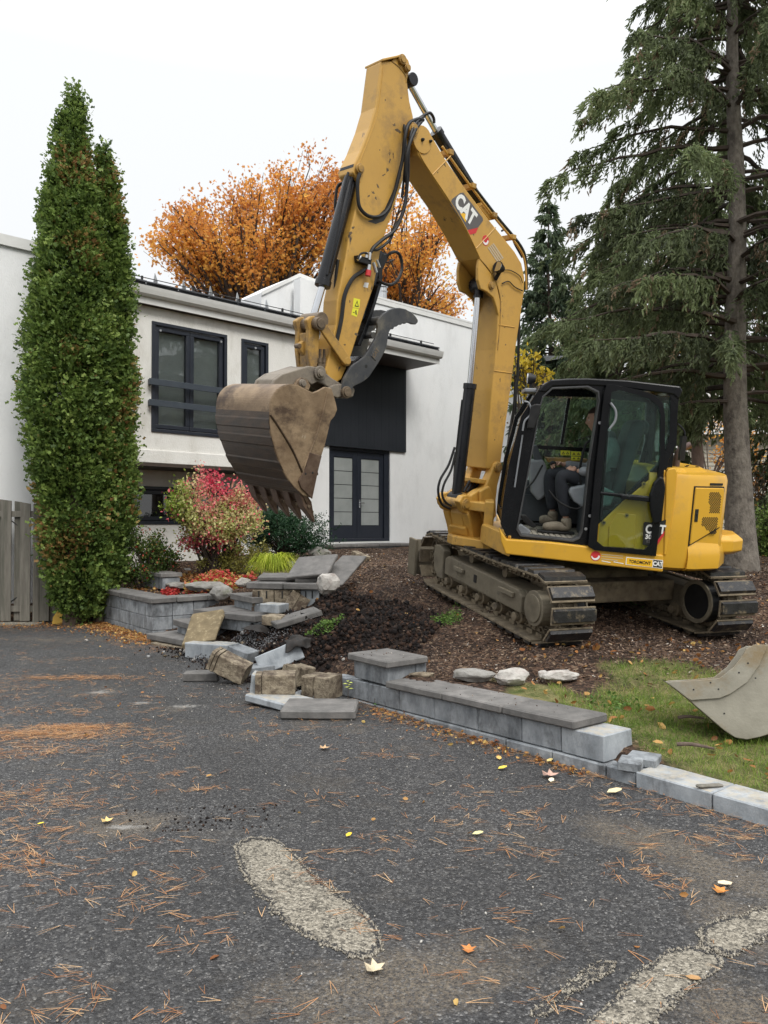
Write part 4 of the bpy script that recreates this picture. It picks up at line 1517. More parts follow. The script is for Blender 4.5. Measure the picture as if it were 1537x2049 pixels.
eT = eproj([-.35, .937, 0])
eS = np.cross(eT, en)
_psi, _phi = math.radians(6), math.radians(42)
eh = eproj([-math.cos(_psi), math.sin(_psi), 0])
el = np.cross(en, eh)
ehb = eproj([-math.cos(_phi), -math.sin(_phi), 0])
elb = np.cross(en, ehb)
FT = Frame(G0, eT, eS, en)
FS = Frame(G0, eh, el, en)
FB = Frame(G0 + eh * 1.2, ehb, elb, en)
exc = empty("excavator", G0, "yellow tracked excavator with raised bucket, black cab and thumb", "excavator")


def ep(name, mb, m_, parent=None, **k):
    return mb.build(name, m_, parent or exc, **k)


# ---------------- tracks: shoes, rollers, frames
SHOE = MB()
SHOE.box(WORLD, (-.078, .078), (-.225, .225), (0, .018), 0)
pf = [(-.068, .018), (-.055, .046), (.045, .05), (.06, .018)]
SHOE.prism(WORLD, pf, -.218, .218, 1)
SHOE.box(WORLD, (-.05, .05), (-.09, -.04), (-.035, 0), 0).box(WORLD, (-.05, .05), (.04, .09), (-.035, 0), 0)
_s = SHOE.build("shoe", [m_mud, m_pad])
shoe_me = _s.data
bpy.data.objects.remove(_s)
Rr, Lc = .262, 1.17
path_len = 4 * Lc + 2 * math.pi * Rr
NSH = 38


def track_pt(s):
    s %= path_len
    if s < 2 * Lc:
        return -Lc + s, .05 + .0, 0.0, -1          # bottom run (moving forward)
    s -= 2 * Lc
    if s < math.pi * Rr:
        a = s / Rr
        return Lc + Rr * math.sin(a), .05 + Rr - Rr * math.cos(a), a, -1
    s -= math.pi * Rr
    if s < 2 * Lc:
        sag = -.02 * math.sin(math.pi * s / (2 * Lc))
        return Lc - s, .05 + 2 * Rr + sag, math.pi, 1
    s -= 2 * Lc
    a = math.pi + s / Rr
    return -Lc + Rr * math.sin(a), .05 + Rr - Rr * math.cos(a), a, -1


def solid_disc(c, r, v0, v1, fr=FT, n=24, inner=0.0):
    mb = MB()
    pts = circ(r, n, c=c)
    mb.prism(fr, pts, v0, v1)
    return mb


for side in (-1, 1):
    v = side * .935
    vo = v + side * .225                      # outer edge
    tf = MB()
    prof = [(-.98, .17), (-.98, .34), (-.86, .40), (.80, .43), (.95, .36), (.95, .20), (.85, .16)]
    tf.prism(FT, prof, v - .13, v + .13)
    # sloping outer cover with step boxes
    sg = side
    out_prof = [(-.92, .20), (-.92, .36), (-.84, .415), (.72, .44), (.80, .40), (.80, .22)]
    tf.prism(FT, out_prof, v + sg * .131, v + sg * .20)
    frame_ = ep("track_frame", tf, m_frame, bevel=.012)
    for (a0, a1) in ((-.80, -.52), (.28, .50)):
        ep("step_bracket", MB().box(FT, (a0, a1), tuple(sorted((vo - sg * .02, vo + sg * .012))), (.33, .375)), m_frame, frame_, bevel=.005)
    ep("tow_hole", MB().box(FT, (.0, .06), tuple(sorted((vo - sg * .03, vo + sg * .001 - sg * .02))), (.29, .37)), m_black, frame_)
    ep("idler_guard", MB().prism(FT, [(.82, .15), (.82, .48), (.92, .53), (1.06, .52), (1.10, .40), (1.06, .22), (.95, .15)], *sorted((v + sg * .11, v + sg * .215))), m_frame, frame_, bevel=.015)
    idl = solid_disc((Lc, .05 + Rr), Rr - .045, v - .06, v + .06)
    ep("idler", idl, m_mud, frame_, bevel=.01)
    sp_ = MB()
    pts = []
    for k in range(42):
        a = 2 * math.pi * k / 42
        r_ = Rr - .05 + (.03 if k % 3 == 0 else 0)
        pts.append((-Lc + r_ * math.cos(a), .05 + Rr + r_ * math.sin(a)))
    sp_.prism(FT, pts, v - .03, v + .03)
    ep("sprocket", sp_, m_mud, frame_)
    ep("drive_cover", MB().prism(FT, circ(.165, 26, c=(-Lc + .01, .05 + Rr)), *sorted((v + sg * .03, vo - sg * .01))).prism(FT, circ(.13, 26, c=(-Lc + .01, .05 + Rr)), *sorted((vo - sg * .01, vo + sg * .003))), m_frame, frame_, bevel=.008)
    inner_ = MB().prism(FT, circ(.21, 28, c=(-Lc + .01, .05 + Rr)), *sorted((v - sg * .10, v - sg * .205)))
    ep("final_drive", inner_, m_rub, frame_, bevel=.01)  # black colour stands in for the shade of the recess inside the rim
    ep("final_drive_rim", MB().ring(FT, circ(.215, 28, c=(-Lc + .01, .05 + Rr)), circ(.175, 28, c=(-Lc + .01, .05 + Rr)), *sorted((v - sg * .206, v - sg * .225)), n=28), m_frame, frame_)
    for k in range(5):
        a = -.78 + k * .39
        ep("roller", MB().prism(FT, circ(.075, 16, c=(a, .135)), v - .14, v + .14).prism(FT, circ(.045, 12, c=(a, .135)), v - .19, v + .19), m_mud, frame_, bevel=.008)
    for a in (-.35, .4):
        ep("carrier_roller", MB().prism(FT, circ(.05, 14, c=(a, .47)), v - .07, v + .07), m_mud, frame_)
    # chain rails under the shoes, link by link but small: one joined part
    ch = MB()
    for k in range(NSH * 2):
        t_, c_, a_, _ = track_pt(k * path_len / (NSH * 2))
        ca, sa = math.cos(a_), math.sin(a_)
        for vv in (-.055, .055):
            f2 = Frame(FT.P(t_, v + vv, c_), FT.u * ca + FT.w * sa, FT.v, -FT.u * sa + FT.w * ca)
            ch.box(f2, (-.036, .036), (-.014, .014), (.006, .062))
        f2 = Frame(FT.P(t_, v, c_), FT.u * ca + FT.w * sa, FT.v, -FT.u * sa + FT.w * ca)
        ch.prism(f2, circ(.018, 8, c=(.0, .036)), -.09, .09)
    ep("track_chain", ch, m_mud, frame_, kind="stuff")
    for k in range(NSH):
        s_ = (k + .5) * path_len / NSH
        t_, c_, a_, _ = track_pt(s_)
        ca, sa = math.cos(a_), math.sin(a_)
        x_ = FT.u * ca + FT.w * sa
        z_ = FT.u * sa - FT.w * ca            # outward
        y_ = np.cross(z_, x_)
        o = place("shoe", shoe_me, matrix(FT.P(t_, v, c_), x_, y_, z_), exc)
        o.parent = frame_
        o.matrix_basis = Matrix.Translation(-Vector(origin_of(frame_))) @ matrix(FT.P(t_, v, c_), x_, y_, z_)
# car body between the tracks
cbd = MB()
cbd.prism(FT, [(-.55, .28), (-.55, .50), (-.35, .62), (.35, .62), (.55, .50), (.55, .28)], -.62, .62)
cbd.box(FT, (-.75, -.5), (-.80, .80), (.22, .44)).box(FT, (.5, .75), (-.80, .80), (.22, .44))
ep("undercarriage", cbd, m_mud, bevel=.02)
ep("swing_ring", MB().prismw(FT, circ(.48, 36), .62, .70), m_mud)
# dozer blade at the far end
bl = MB()
bl.prism(FT, [(1.72, .02), (1.80, .05), (1.72, .18), (1.70, .32), (1.76, .46), (1.71, .47), (1.64, .33), (1.66, .17), (1.66, .03)], -1.16, 1.16)
for vv in (-.40, .40):
    bl.box(FT, (.6, 1.66), (vv - .05, vv + .05), (.20, .32))
for vv in (-1.17, 1.13):
    bl.box(FT, (1.60, 1.82), (vv, vv + .04), (.02, .48))
ep("dozer_blade", bl, m_frame, bevel=.008)

# ---------------- upper structure
deck = MB()
dp = FS.trs([(999, 1056), (1014, 1079), (1100, 1085), (1328, 1111), (1327, 1145), (1012, 1109), (1003, 1085)], 1.14)
deck.prism(FS, dp, 1.02, 1.14)
deckm = ep("side_skirt", deck, m_yelclean, bevel=.012)
dk = MB()
dk.prismw(FS, [(.78, 1.0), (.78, .45), (1.0, .30), (1.0, -.30), (.78, -.45), (.78, -1.12), (-.9, -1.12), (-.9, 1.0)], .70, .84)
ep("deck", dk, m_yel, bevel=.01)
ep("belly_plate", MB().prismw(FS, circ(.95, 30), .66, .70), m_blk)
ep("skirt_front", MB().prismw(FS, [(.74, 1.139), (.80, 1.0), (1.0, .36), (.94, .30), (.70, .9)], .70, .90), m_yel, bevel=.01)

# tail: body side, louvred door, bulging counterweight
plan = [(-.50, 1.12), (-.66, 1.12), (-.86, 1.12), (-.89, 1.115), (-1.24, .93), (-1.29, .86), (-1.38, .52), (-1.42, .12), (-1.42, -.4), (-1.30, -.85), (-1.05, -1.10), (-.5, -1.12)]
plan_in = [(a * .985, b_ * .96) for a, b_ in plan]
body = MB()
n_ = len(plan)


def loft(mb, secs, fr=FS, mi=0):
    """stack of plan outlines (list of (pts, w))"""
    o0 = []
    for pts, w_ in secs:
        o0 += [fr.P(a, b_, w_) for a, b_ in pts]
    n = len(secs[0][0])
    fs = [tuple(range(n - 1, -1, -1)), tuple(range((len(secs) - 1) * n, len(secs) * n))]
    for i in range(len(secs) - 1):
        for k in range(n):
            j = (k + 1) % n
            fs.append((i * n + k, i * n + j, (i + 1) * n + j, (i + 1) * n + k))
    return mb.add(o0, fs, mi)


def scl(pts, k, c=(-.5, 0)):
    return [(c[0] + (a - c[0]) * k, c[1] + (b_ - c[1]) * k) for a, b_ in pts]


loft(body, [(scl(plan, .93), .665), (scl(plan, .985), .70), (scl(plan, 1.0), .80), (plan, 1.54), (scl(plan, .985), 1.585), (scl(plan, .90), 1.60)])
ep("engine_housing", body, m_yelclean, smooth=True, bevel=.0, sharp=25)
# lower bulge of the counterweight
bplan = [(-.92, 1.122), (-1.0, 1.11), (-1.26, .96), (-1.42, .62), (-1.50, .12), (-1.50, -.4), (-1.36, -.9), (-1.1, -1.12), (-.9, -1.12), (-.9, 0)]
blg = MB()
loft(blg, [(scl(bplan, .94), .668), (scl(bplan, .995), .70), (scl(bplan, 1.0), .82), (scl(bplan, .985), .90), (scl(bplan, .93), 1.02)])
ep("counterweight", blg, m_yelclean, smooth=True, sharp=25)
cwb = MB()
q0, q1 = np.array((-1.42, .55)), np.array((-1.50, .0))
lug = [(-1.22, .80), (-1.46, .70), (-1.60, .56), (-1.62, .30), (-1.45, .15), (-1.25, .4)]
lug2 = [(-1.22, .76), (-1.40, .66), (-1.54, .52), (-1.58, .30), (-1.45, .15), (-1.25, .4)]
loft(cwb, [(lug2, .79), (lug, .83), (lug, .94), (lug2, .99)])
ep("counterweight_lug", cwb, m_yelclean, bevel=.012)
# louvred service door on the chamfered corner
pA, pB = np.array((-.895, 1.112)), np.array((-1.235, .933))
dx = unit(np.r_[pB - pA, 0])
cu_, cv_ = dx[0], dx[1]
cf_u = FS.u * cu_ + FS.v * cv_
cf_v = unit(np.cross(FS.w, cf_u)) * -1
if cf_v @ (CAM - G0) < 0:
    cf_v = -cf_v
FC = Frame(FS.P(pA[0], pA[1], 0) + cf_v * .004, cf_u, cf_v, FS.w)
LD = float(np.linalg.norm(pB - pA))
dd = MB().prism(FC, [(.03, .93), (LD * .98, 1.10), (LD, 1.43), (LD - .01, 1.47), (.03, 1.47)], -.01, .016)
sdoor = ep("service_door", dd, m_yelclean, bevel=.008)
ep("door_gap", MB().prism(FC, [(.02, .915), (LD * .985, 1.087), (LD + .01, 1.44), (LD, 1.483), (.02, 1.483)], -.012, .004), m_black, sdoor)
gr = MB()


def holes(cells):
    for (a, c) in cells:
        gr.prism(FC, [(a - .0082, c), (a, c - .009), (a + .0082, c), (a, c + .009)], .0125, .0175)


cells = []
for i in range(32):
    for j in range(46):
        a, c = .03 + i * .0115, 1.0 + j * .0125
        up_ = (1.235 < c < 1.43) and (LD * .50 < a < LD * .90) and not (c < 1.32 and a < LD * .58) and not (c > 1.41 and a > LD * .85)
        lo_ = (1.03 < c < 1.20) and a < LD * .86 and a > LD * .86 - (c - .985) * 1.55 + 0.02 and a > LD * .36 and c < 1.2
        if (up_ or lo_) and (i + j) % 2 == 0:
            cells.append((a, c))
holes(cells)
ep("louvre_holes", gr, m_black, sdoor, kind="stuff")
ep("latch", MB().box(FC, (.045, .085), (.0165, .022), (1.15, 1.27)).prism(FC, circ(.010, 12, c=(.065, 1.22)), .0222, .030), [m_black], sdoor, bevel=.004)
ep("hood_slot", MB().box(FC, (LD * .55, LD * .95), (-.02, .004), (1.495, 1.515)), m_black, sdoor)
hood = MB()
loft(hood, [([(-.50, 1.0), (-.88, .98), (-1.15, .70), (-1.30, .2), (-1.30, -.6), (-.5, -.6)], 1.596), ([(-.52, .90), (-.86, .88), (-1.10, .62), (-1.2, .2), (-1.2, -.5), (-.52, -.5)], 1.635)])
ep("hood", hood, m_yelclean, bevel=.012)
hb_ = MB()
for (a, b_) in ((-.72, .82), (-.80, .66), (-.98, .55), (-1.05, .35), (-1.1, .5)):
    hb_.prismw(FS, circ(.016, 8, c=(a, b_)), 1.636, 1.644)
ep("hood_bolts", hb_, m_black, kind="stuff")
ex = [FS.P(-.88, .55, 1.60), FS.P(-.885, .55, 1.74), FS.P(-.91, .55, 1.80), FS.P(-.97, .55, 1.84), FS.P(-1.0, .55, 1.855)]
ep("exhaust_pipe", MB().tube(smooth_pts(ex, 5), .035, 12), mat("rusty_exhaust", (.09, .06, .055), (.16, .11, .10), rough=.6, metal=.4), smooth=True)
# side column between cab and housing
ep("side_column", MB().prism(FS, FS.trs([(1329, 1110), (1333, 948), (1337, 938), (1352, 936), (1356, 945), (1351, 1000), (1333, 1112)], 1.135), 1.0, 1.135), m_yelclean, bevel=.012)

# decals of the rear side
def plate(pts, lat, th, m_, parent=None, name="decal", fr=None):
    fr = fr or FS
    return ep(name, MB().prism(fr, fr.trs(pts, lat), lat, lat + th), m_, parent)


# ---------------- cab
cabL, cabR = 1.085, .08
A_out = [(1017, 1080), (1180, 1099), (1196, 930), (1211, 764), (1177, 757), (1102, 760), (1081, 775), (1043, 833), (1019, 927), (1006, 1007), (1002, 1049)]
A_in = [(1041, 1073), (1147, 1084), (1160, 1078), (1166, 1066), (1180, 930), (1201, 800), (1199, 783), (1177, 772), (1105, 775), (1085, 793), (1080, 812), (1054, 953), (1033, 1060)]
B_out = [(1181, 1099), (1314, 1110), (1334, 953), (1337, 924), (1354, 889), (1358, 793), (1361, 773), (1257, 761), (1212, 764), (1197, 930)]
B_in = [(1204, 1048), (1246, 999), (1318, 928), (1333, 897), (1340, 870), (1342, 795), (1330, 784), (1232, 779), (1224, 790), (1213, 930)]
cab = ep("cab", MB().ring(FS, FS.trs(A_out, cabL), FS.trs(A_in, cabL), cabL - .07, cabL, n=60).ring(FS, FS.trs(B_out, cabL), FS.trs(B_in, cabL), cabL - .07, cabL, n=60), m_blk, bevel=.006)
m_seal = mat("door_seal_rubber", (.035, .036, .038), (.07, .07, .072), rough=.45)
# inner rubber seal round the doorway
A_seal_o = A_in
cx0 = sum(p[0] for p in A_in) / len(A_in)
cy0 = sum(p[1] for p in A_in) / len(A_in)
A_seal_i = [(cx0 + (x - cx0) * .955, cy0 + (y - cy0) * .975) for x, y in A_in]
ep("door_seal", MB().ring(FS, FS.trs(A_seal_o, cabL), FS.trs(A_seal_i, cabL), cabL - .10, cabL + .012, n=60), m_seal, cab, bevel=.003)
# far side of the cab: frames with wide glass, seen through the doorway
Fo, Fi = FS.trs(A_out, cabL), FS.trs(A_in, cabL)
Bo, Bi = FS.trs(B_out, cabL), FS.trs(B_in, cabL)
fo = [(a, c) for a, c in Fo]
zb = FS.tr(1120, 893, cabL)[1] - .04
farL = MB()
amin, amax = min(a for a, c in Bo), max(a for a, c in Fo)
cmin, cmax = min(c for a, c in Fo), max(c for a, c in Fo)
farL.ring(FS, FS.trs([(1017, 1080), (1180, 1099), (1314, 1110), (1334, 953), (1354, 889), (1361, 773), (1211, 764), (1102, 760), (1081, 775), (1043, 833), (1019, 927), (1002, 1049)], cabL),
         FS.trs([(1040, 1040), (1180, 1060), (1300, 1070), (1320, 953), (1338, 889), (1342, 800), (1211, 788), (1112, 786), (1097, 797), (1062, 843), (1040, 927), (1030, 1020)], cabL), cabR, cabR + .06, n=60)
farL.box(FS, (amin + .1, amax - .1), (cabR + .005, cabR + .055), (zb - .025, zb + .015))
farL.prism(FS, FS.trs([(1163, 790), (1170, 790), (1152, 895), (1146, 895)], cabL), cabR + .005, cabR + .05)
ep("far_side_frame", farL, m_blk, cab)
fp = MB().prism(FS, [(amin + .15, cmin + .04), (amax - .12, cmin + .04), (amax - .25, zb - .38), (amin + .15, zb - .30)], cabR + .01, cabR + .05)
ep("far_side_panel", fp, m_dkgrey, cab)
ep("far_window", MB().prism(FS, FS.trs([(1045, 1000), (1310, 1040), (1336, 800), (1112, 788), (1062, 843)], cabL), cabR + .02, cabR + .024), m_cabglass, cab)
# roof
top = [FS.tr(x, y, cabL) for x, y in [(1077, 783), (1085, 772), (1102, 760), (1140, 757.5), (1177, 757), (1257, 761), (1361, 773), (1366, 782), (1358, 800), (1348, 790), (1240, 775), (1175, 771), (1108, 773), (1092, 785)]]
ep("cab_roof", MB().prism(FS, top, cabR - .005, cabL + .012), m_blk, cab, bevel=.012)
# front: pillars, screen, cross members
fpil = FS.trs([(1002, 1049), (1006, 1007), (1019, 927), (1043, 833), (1081, 775), (1092, 785), (1056, 838), (1032, 930), (1018, 1010), (1012, 1050)], cabL)
ep("front_pillar", MB().prism(FS, fpil, cabR - .004, cabR + .07), m_blk, cab)
for (x, y) in ((1008, 1035), (1085, 778)):
    a, c = FS.tr(x, y, cabL)
    ep("cross_member", MB().box(FS, (a - .05, a + .015), (cabR + .07, cabL - .07), (c - .04, c + .04)), m_blk, cab)
scr = FS.trs([(1006, 1040), (1010, 1007), (1023, 927), (1047, 836), (1080, 783)], cabL)
sc_ = MB()
for i in range(len(scr) - 1):
    (a0, c0), (a1, c1) = scr[i], scr[i + 1]
    sc_.add([FS.P(a0, cabR + .07, c0), FS.P(a1, cabR + .07, c1), FS.P(a1, cabL - .071, c1), FS.P(a0, cabL - .071, c0)], [(0, 1, 2, 3)])
ep("windscreen", sc_, m_cabglass, cab)
# rear wall of the cab, glazed above
a0, c0 = FS.tr(1334, 953, cabL)
a1, c1 = FS.tr(1361, 775, cabL)
rw_ = MB().box(FS, (amin - .0, amin + .05), (cabR + .062, cabR + .13), (1.55, cmax - .08)).box(FS, (amin, amin + .05), (cabL - .14, cabL - .072), (1.55, cmax - .08)).box(FS, (amin, amin + .05), (cabR + .13, cabL - .14), (1.55, 1.66))
rw_.box(FS, (amin + .12, amin + .17), (cabR + .062, cabL - .072), (.86, 1.55))
ep("rear_frame", rw_, m_blk, cab)
ep("rear_window", MB().box(FS, (amin + .02, amin + .025), (cabR + .13, cabL - .14), (1.66, cmax - .08)), m_cabglass, cab)
# side glass behind the open door
ep("side_window", MB().prism(FS, FS.trs([(1206, 1044), (1246, 1001), (1318, 930), (1340, 870), (1342, 796), (1226, 782)], cabL - .03), cabL - .035, cabL - .03), m_cabglass, cab)
# yellow body panel below the side glass
yp_ = ep("cab_side_panel", MB().prism(FS, FS.trs([(1192, 1098), (1197, 1050), (1204, 1044), (1246, 1004), (1252, 1000), (1318, 944), (1333, 940), (1314, 1109)], cabL + .03), cabL + .002, cabL + .03), m_yelclean, cab, bevel=.012)
ep("access_hatch", MB().prism(FS, FS.trs([(1217, 1094), (1219, 1053), (1235, 1027), (1272, 1030), (1270, 1097)], cabL + .04), cabL + .03, cabL + .04), m_yelclean, cab, bevel=.008)
for (x, y) in ((1208, 1045), (1254, 1031), (1288, 968)):
    a, c = FS.tr(x, y, cabL + .03)
    ep("panel_bolt", MB().prism(FS, circ(.020, 14, c=(a, c)), cabL + .03, cabL + .046), m_link, cab)
    ep("bolt_hole", MB().prism(FS, circ(.009, 10, c=(a, c)), cabL + .046, cabL + .049), m_black, cab)
# the open door, swung flat back against the cab side
dl = cabL + .075
D_out = [(1177, 1093), (1190, 1101), (1313, 1113), (1324, 1020), (1331, 911), (1331, 830), (1326, 806), (1312, 791), (1290, 783), (1226, 769), (1214, 770), (1209, 790), (1193, 930)]
D_in = [(1195, 1083), (1208, 1094), (1290, 1100), (1302, 1090), (1312, 985), (1321, 912), (1322, 830), (1316, 812), (1302, 800), (1284, 793), (1232, 779), (1224, 784), (1222, 800), (1207, 930)]
door_ = ep("cab_door", MB().ring(FS, FS.trs(D_out, dl), FS.trs(D_in, dl), dl - .035, dl, n=60), m_blk, bevel=.01)
ep("door_glass", MB().prism(FS, FS.trs([(1197, 1085), (1208, 1096), (1290, 1102), (1303, 1090), (1313, 985), (1322, 912), (1323, 830), (1316, 810), (1285, 791), (1232, 777), (1222, 784)], dl - .02), dl - .024, dl - .02), m_cabglass, door_)
ep("door_bar", MB().prism(FS, FS.trs([(1202, 984), (1300, 993), (1300, 1002), (1201, 990)], dl), dl - .03, dl + .012), m_blk, door_, bevel=.008)
ep("door_latch", MB().prism(FS, FS.trs([(1242, 990), (1300, 995), (1299, 1004), (1242, 998)], dl + .01), dl + .012, dl + .03), m_blk, door_, bevel=.005)
ep("door_handle_cover", MB().prism(FS, FS.trs([(1318, 952), (1326, 955), (1330, 975), (1326, 1010), (1322, 1045), (1305, 1048), (1299, 1020), (1298, 990), (1306, 965)], dl), dl, dl + .05), m_blk, door_, bevel=.015)
ep("pillar_trim", MB().prism(FS, FS.trs([(1181, 1088), (1188, 1088), (1209, 930), (1214, 790), (1208, 780), (1201, 930)], cabL + .02), cabL, cabL + .03), m_rub, cab, bevel=.006)
hp = [FS.P(*[FS.tr(x, y, dl + .03)[0], dl + .03, FS.tr(x, y, dl + .03)[1]]) for x, y in ((1222, 806), (1232, 822), (1231, 842), (1220, 858))]
ep("grab_handle", MB().tube(smooth_pts(hp, 5), .012, 8), m_grey, door_, smooth=True)
for i, (x, y) in enumerate(((1212, 812), (1200, 846), (1219, 860), (1180, 1032), (1172, 1058))):
    a, c = FS.tr(x, y, cabL + .03)
    ep("hinge_bolt", MB().prism(FS, circ(.014, 10, c=(a, c)), cabL + .03, cabL + .045), m_zinc, cab)
# mirror and handrails at the front pillar, rear rail
mir = FS.trs([(1063, 812), (1072, 808), (1083, 809), (1080, 830), (1069, 858), (1055, 857), (1058, 840)], cabL + .12)
ep("mirror", MB().prism(FS, mir, cabL + .06, cabL + .12), m_rub, cab, bevel=.01)


def pxline(pts, lat, r, name, m_, fr=None, parent=None, seg=7, smooth=True, n=6):
    fr = fr or FS
    lats = lat if isinstance(lat, (list, tuple)) else [lat] * len(pts)
    P = []
    for (x, y), la in zip(pts, lats):
        a, c = fr.tr(x, y, la)
        P.append(fr.P(a, la, c))
    P = smooth_pts(P, n) if smooth else P
    return ep(name, MB().tube(P, r, seg), m_, parent, smooth=True)


pxline([(1049, 803), (1058, 806), (1063, 820), (1060, 832), (1050, 843), (1046, 862)], cabL + .09, .009, "mirror_arm", m_grey)
pxline([(1046, 870), (1036, 935), (1030, 975)], cabL + .05, .008, "handrail", m_grey)
pxline([(1356, 848), (1366, 858), (1370, 872), (1363, 920)], .7, .010, "rear_rail", m_blk)
ep("rear_rail_sleeve", MB().prism(FS, FS.trs([(1364, 872), (1373, 873), (1368, 922), (1358, 921)], .7), .66, .74), m_rub)
# beacon lamp on the cab roof front
a, c = FS.tr(1063, 757, .55)
lampb = ep("work_lamp", MB().tube([FS.P(a - .05, .5, c), FS.P(a, .5, c), FS.P(a + .03, .5, c)], [.035, .055, .06], 16).box(FS, (a - .02, a + .01), (.49, .51), (c - .13, c - .05)), m_rub, smooth=True)
ep("lamp_face", MB().tube([FS.P(a + .031, .5, c), FS.P(a + .036, .5, c)], .052, 16), m_chr, lampb)
a, c = FS.tr(1060, 782, .6)
ep("wiper_housing", MB().box(FS, (a - .06, a + .06), (.3, .75), (c - .02, c + .02)), m_grey, bevel=.01)

# ---------------- cab interior
floor_c = FS.tr(1100, 1078, cabL)[1] - .01
ep("cab_floor", MB().box(FS, (amin + .18, amax - .06), (cabR + .06, cabL - .071), (floor_c - .04, floor_c + .01)), m_mat, cab)
fm = MB()
for i in range(9):
    a = .03 + i * .055
    fm.box(FS, (a, a + .035), (.45, cabL - .12), (floor_c + .01, floor_c + .018))
ep("floor_mat_ribs", fm, m_mat, cab, kind="stuff")
SLa = .60
sx, sc = FS.tr(1190, 990, SLa)
seat = MB()
seat.box(FS, (sx - .22, sx + .20), (SLa - .24, SLa + .24), (sc - .06, sc + .06))
seat_o = ep("seat", seat, m_dkgrey, bevel=.04, segs=3)
bk = FS.trs([(1216, 985), (1238, 985), (1285, 850), (1272, 838), (1256, 845), (1245, 875)], SLa)
ep("seat_back", MB().prism(FS, bk, SLa - .23, SLa + .23), m_dkgrey, seat_o, bevel=.04, segs=3)
ep("headrest", MB().prism(FS, FS.trs([(1268, 868), (1290, 870), (1296, 850), (1288, 840), (1272, 842)], SLa), SLa - .13, SLa + .13), m_dkgrey, seat_o, bevel=.03, segs=3)
ped = FS.trs([(1140, 975), (1190, 965), (1230, 985), (1220, 1012), (1170, 1018), (1148, 1003), (1137, 985)], SLa + .2)
m_seat = mat("seat_grey", (.20, .22, .24), (.27, .29, .31), rough=.45)
for q_ in (.16, -.26):
    ep("seat_side", MB().prism(FS, ped, SLa + q_, SLa + q_ + .10), m_seat, seat_o, bevel=.02, segs=3)
be = MB()
for k in range(5):
    a, c = FS.tr(1178, 957 + k * 5, SLa + .1)
    be.box(FS, (a - .10, a + .12), (SLa - .2, SLa + .2), (c - .008, c + .008))
ep("seat_bellows", be, m_dkgrey, seat_o, bevel=.004)
ep("seat_base", MB().box(FS, (sx - .15, sx + .13), (SLa - .17, SLa + .17), (floor_c + .01, sc - .12)), m_dkgrey, seat_o, bevel=.02)
con = FS.trs([(1057, 920), (1085, 918), (1092, 935), (1090, 990), (1075, 1000), (1062, 985)], .3)
ep("console", MB().prism(FS, con, .16, .44), m_grey, bevel=.02)
ep("side_console", MB().prism(FS, FS.trs([(1092, 915), (1175, 918), (1172, 930), (1096, 925)], .28), .16, .32), m_link, bevel=.01)
ep("interior_panel", MB().prism(FS, FS.trs([(1045, 990), (1180, 985), (1180, 1050), (1040, 1040)], .2), .15, .2), m_dkgrey)
ep("monitor", MB().prism(FS, FS.trs([(1062, 892), (1074, 890), (1086, 925), (1072, 930)], .36), .30, .42), m_dkgrey, bevel=.01)
for k, (x0, y0, x1, y1) in enumerate(((1122, 901, 1141, 911), (1143, 903, 1163, 912), (1143, 913, 1163, 921))):
    st = ep("warning_sticker", MB().prism(FS, FS.trs([(x0, y0), (x1, y0 + 1), (x1, y1), (x0, y1)], .34), .335, .34), m_stkyel)
    for j in range(2):
        xx = x0 + (x1 - x0) * (.28 + .45 * j)
        ep("symbol", MB().ring(FS, FS.trs([(xx - 3, y1 - 2), (xx + 3, y1 - 2), (xx, y0 + 2)], .3405), FS.trs([(xx - 1.4, y1 - 3), (xx + 1.4, y1 - 3), (xx, y0 + 4)], .3405), .3402, .342, n=9), m_black, st)
pxline([(1083, 993), (1058, 975), (1046, 985)], .3, .008, "console_bar", m_dkgrey)
pxline([(1049, 982), (1068, 962), (1086, 930)], .55, .010, "travel_lever", m_rub)
pxline([(1044, 985), (1042, 1010), (1036, 1045)], .62, .010, "travel_lever", m_rub)
pxline([(1098, 981), (1120, 1005), (1150, 1018), (1172, 1012)], .86, .009, "hose_loop", m_rub)
pxline([(1112, 928), (1106, 925), (1101, 929)], .5, .016, "joystick", m_rub)
pxline([(1112, 950), (1109, 930)], .5, .008, "joystick_stem", m_rub)
pxline([(1173, 1000), (1160, 950), (1170, 895), (1182, 880)], .80, .013, "seat_belt_hoop", m_rub)
for k, (pts, la) in enumerate((([(1036, 1053), (1043, 1049), (1062, 1062), (1058, 1070), (1040, 1072), (1035, 1066)], .85), ([(1040, 1030), (1052, 1030), (1074, 1052), (1066, 1056), (1048, 1044)], .55))):
    ep("foot_pedal", MB().prism(FS, FS.trs(pts, la), la - .06, la + .04), m_grey if k == 0 else m_rub, bevel=.008)
ep("gold_can", MB().tube([FS.P(*(lambda t: (t[0], .35, t[1]))(FS.tr(1085, 988, .35))), FS.P(*(lambda t: (t[0], .35, t[1]))(FS.tr(1085, 974, .35)))], .03, 14), m_logoyel, smooth=True)

# ---------------- lettering and decals on the body
la = cabL + .033
dec = ep("decal_plate", MB().prism(FS, FS.trs([(1288, 1046), (1302, 1048), (1333, 1040), (1330, 1062), (1316, 1090), (1300, 1092), (1286, 1090)], 1.137), 1.1355, 1.139), m_black)
def ltr(body, p0, p1, size, lat, m_, parent, fr=None, bold=.03, name="lettering", width=1.0):
    fr = fr or FS
    a0, c0 = fr.tr(*p0, lat)
    a1, c1 = fr.tr(*p1, lat)
    P0, P1 = fr.P(a0, lat, c0), fr.P(a1, lat, c1)
    return lettering(body, size, (P0 + P1) / 2, P1 - P0, fr.v, m_, parent, bold, width, name)


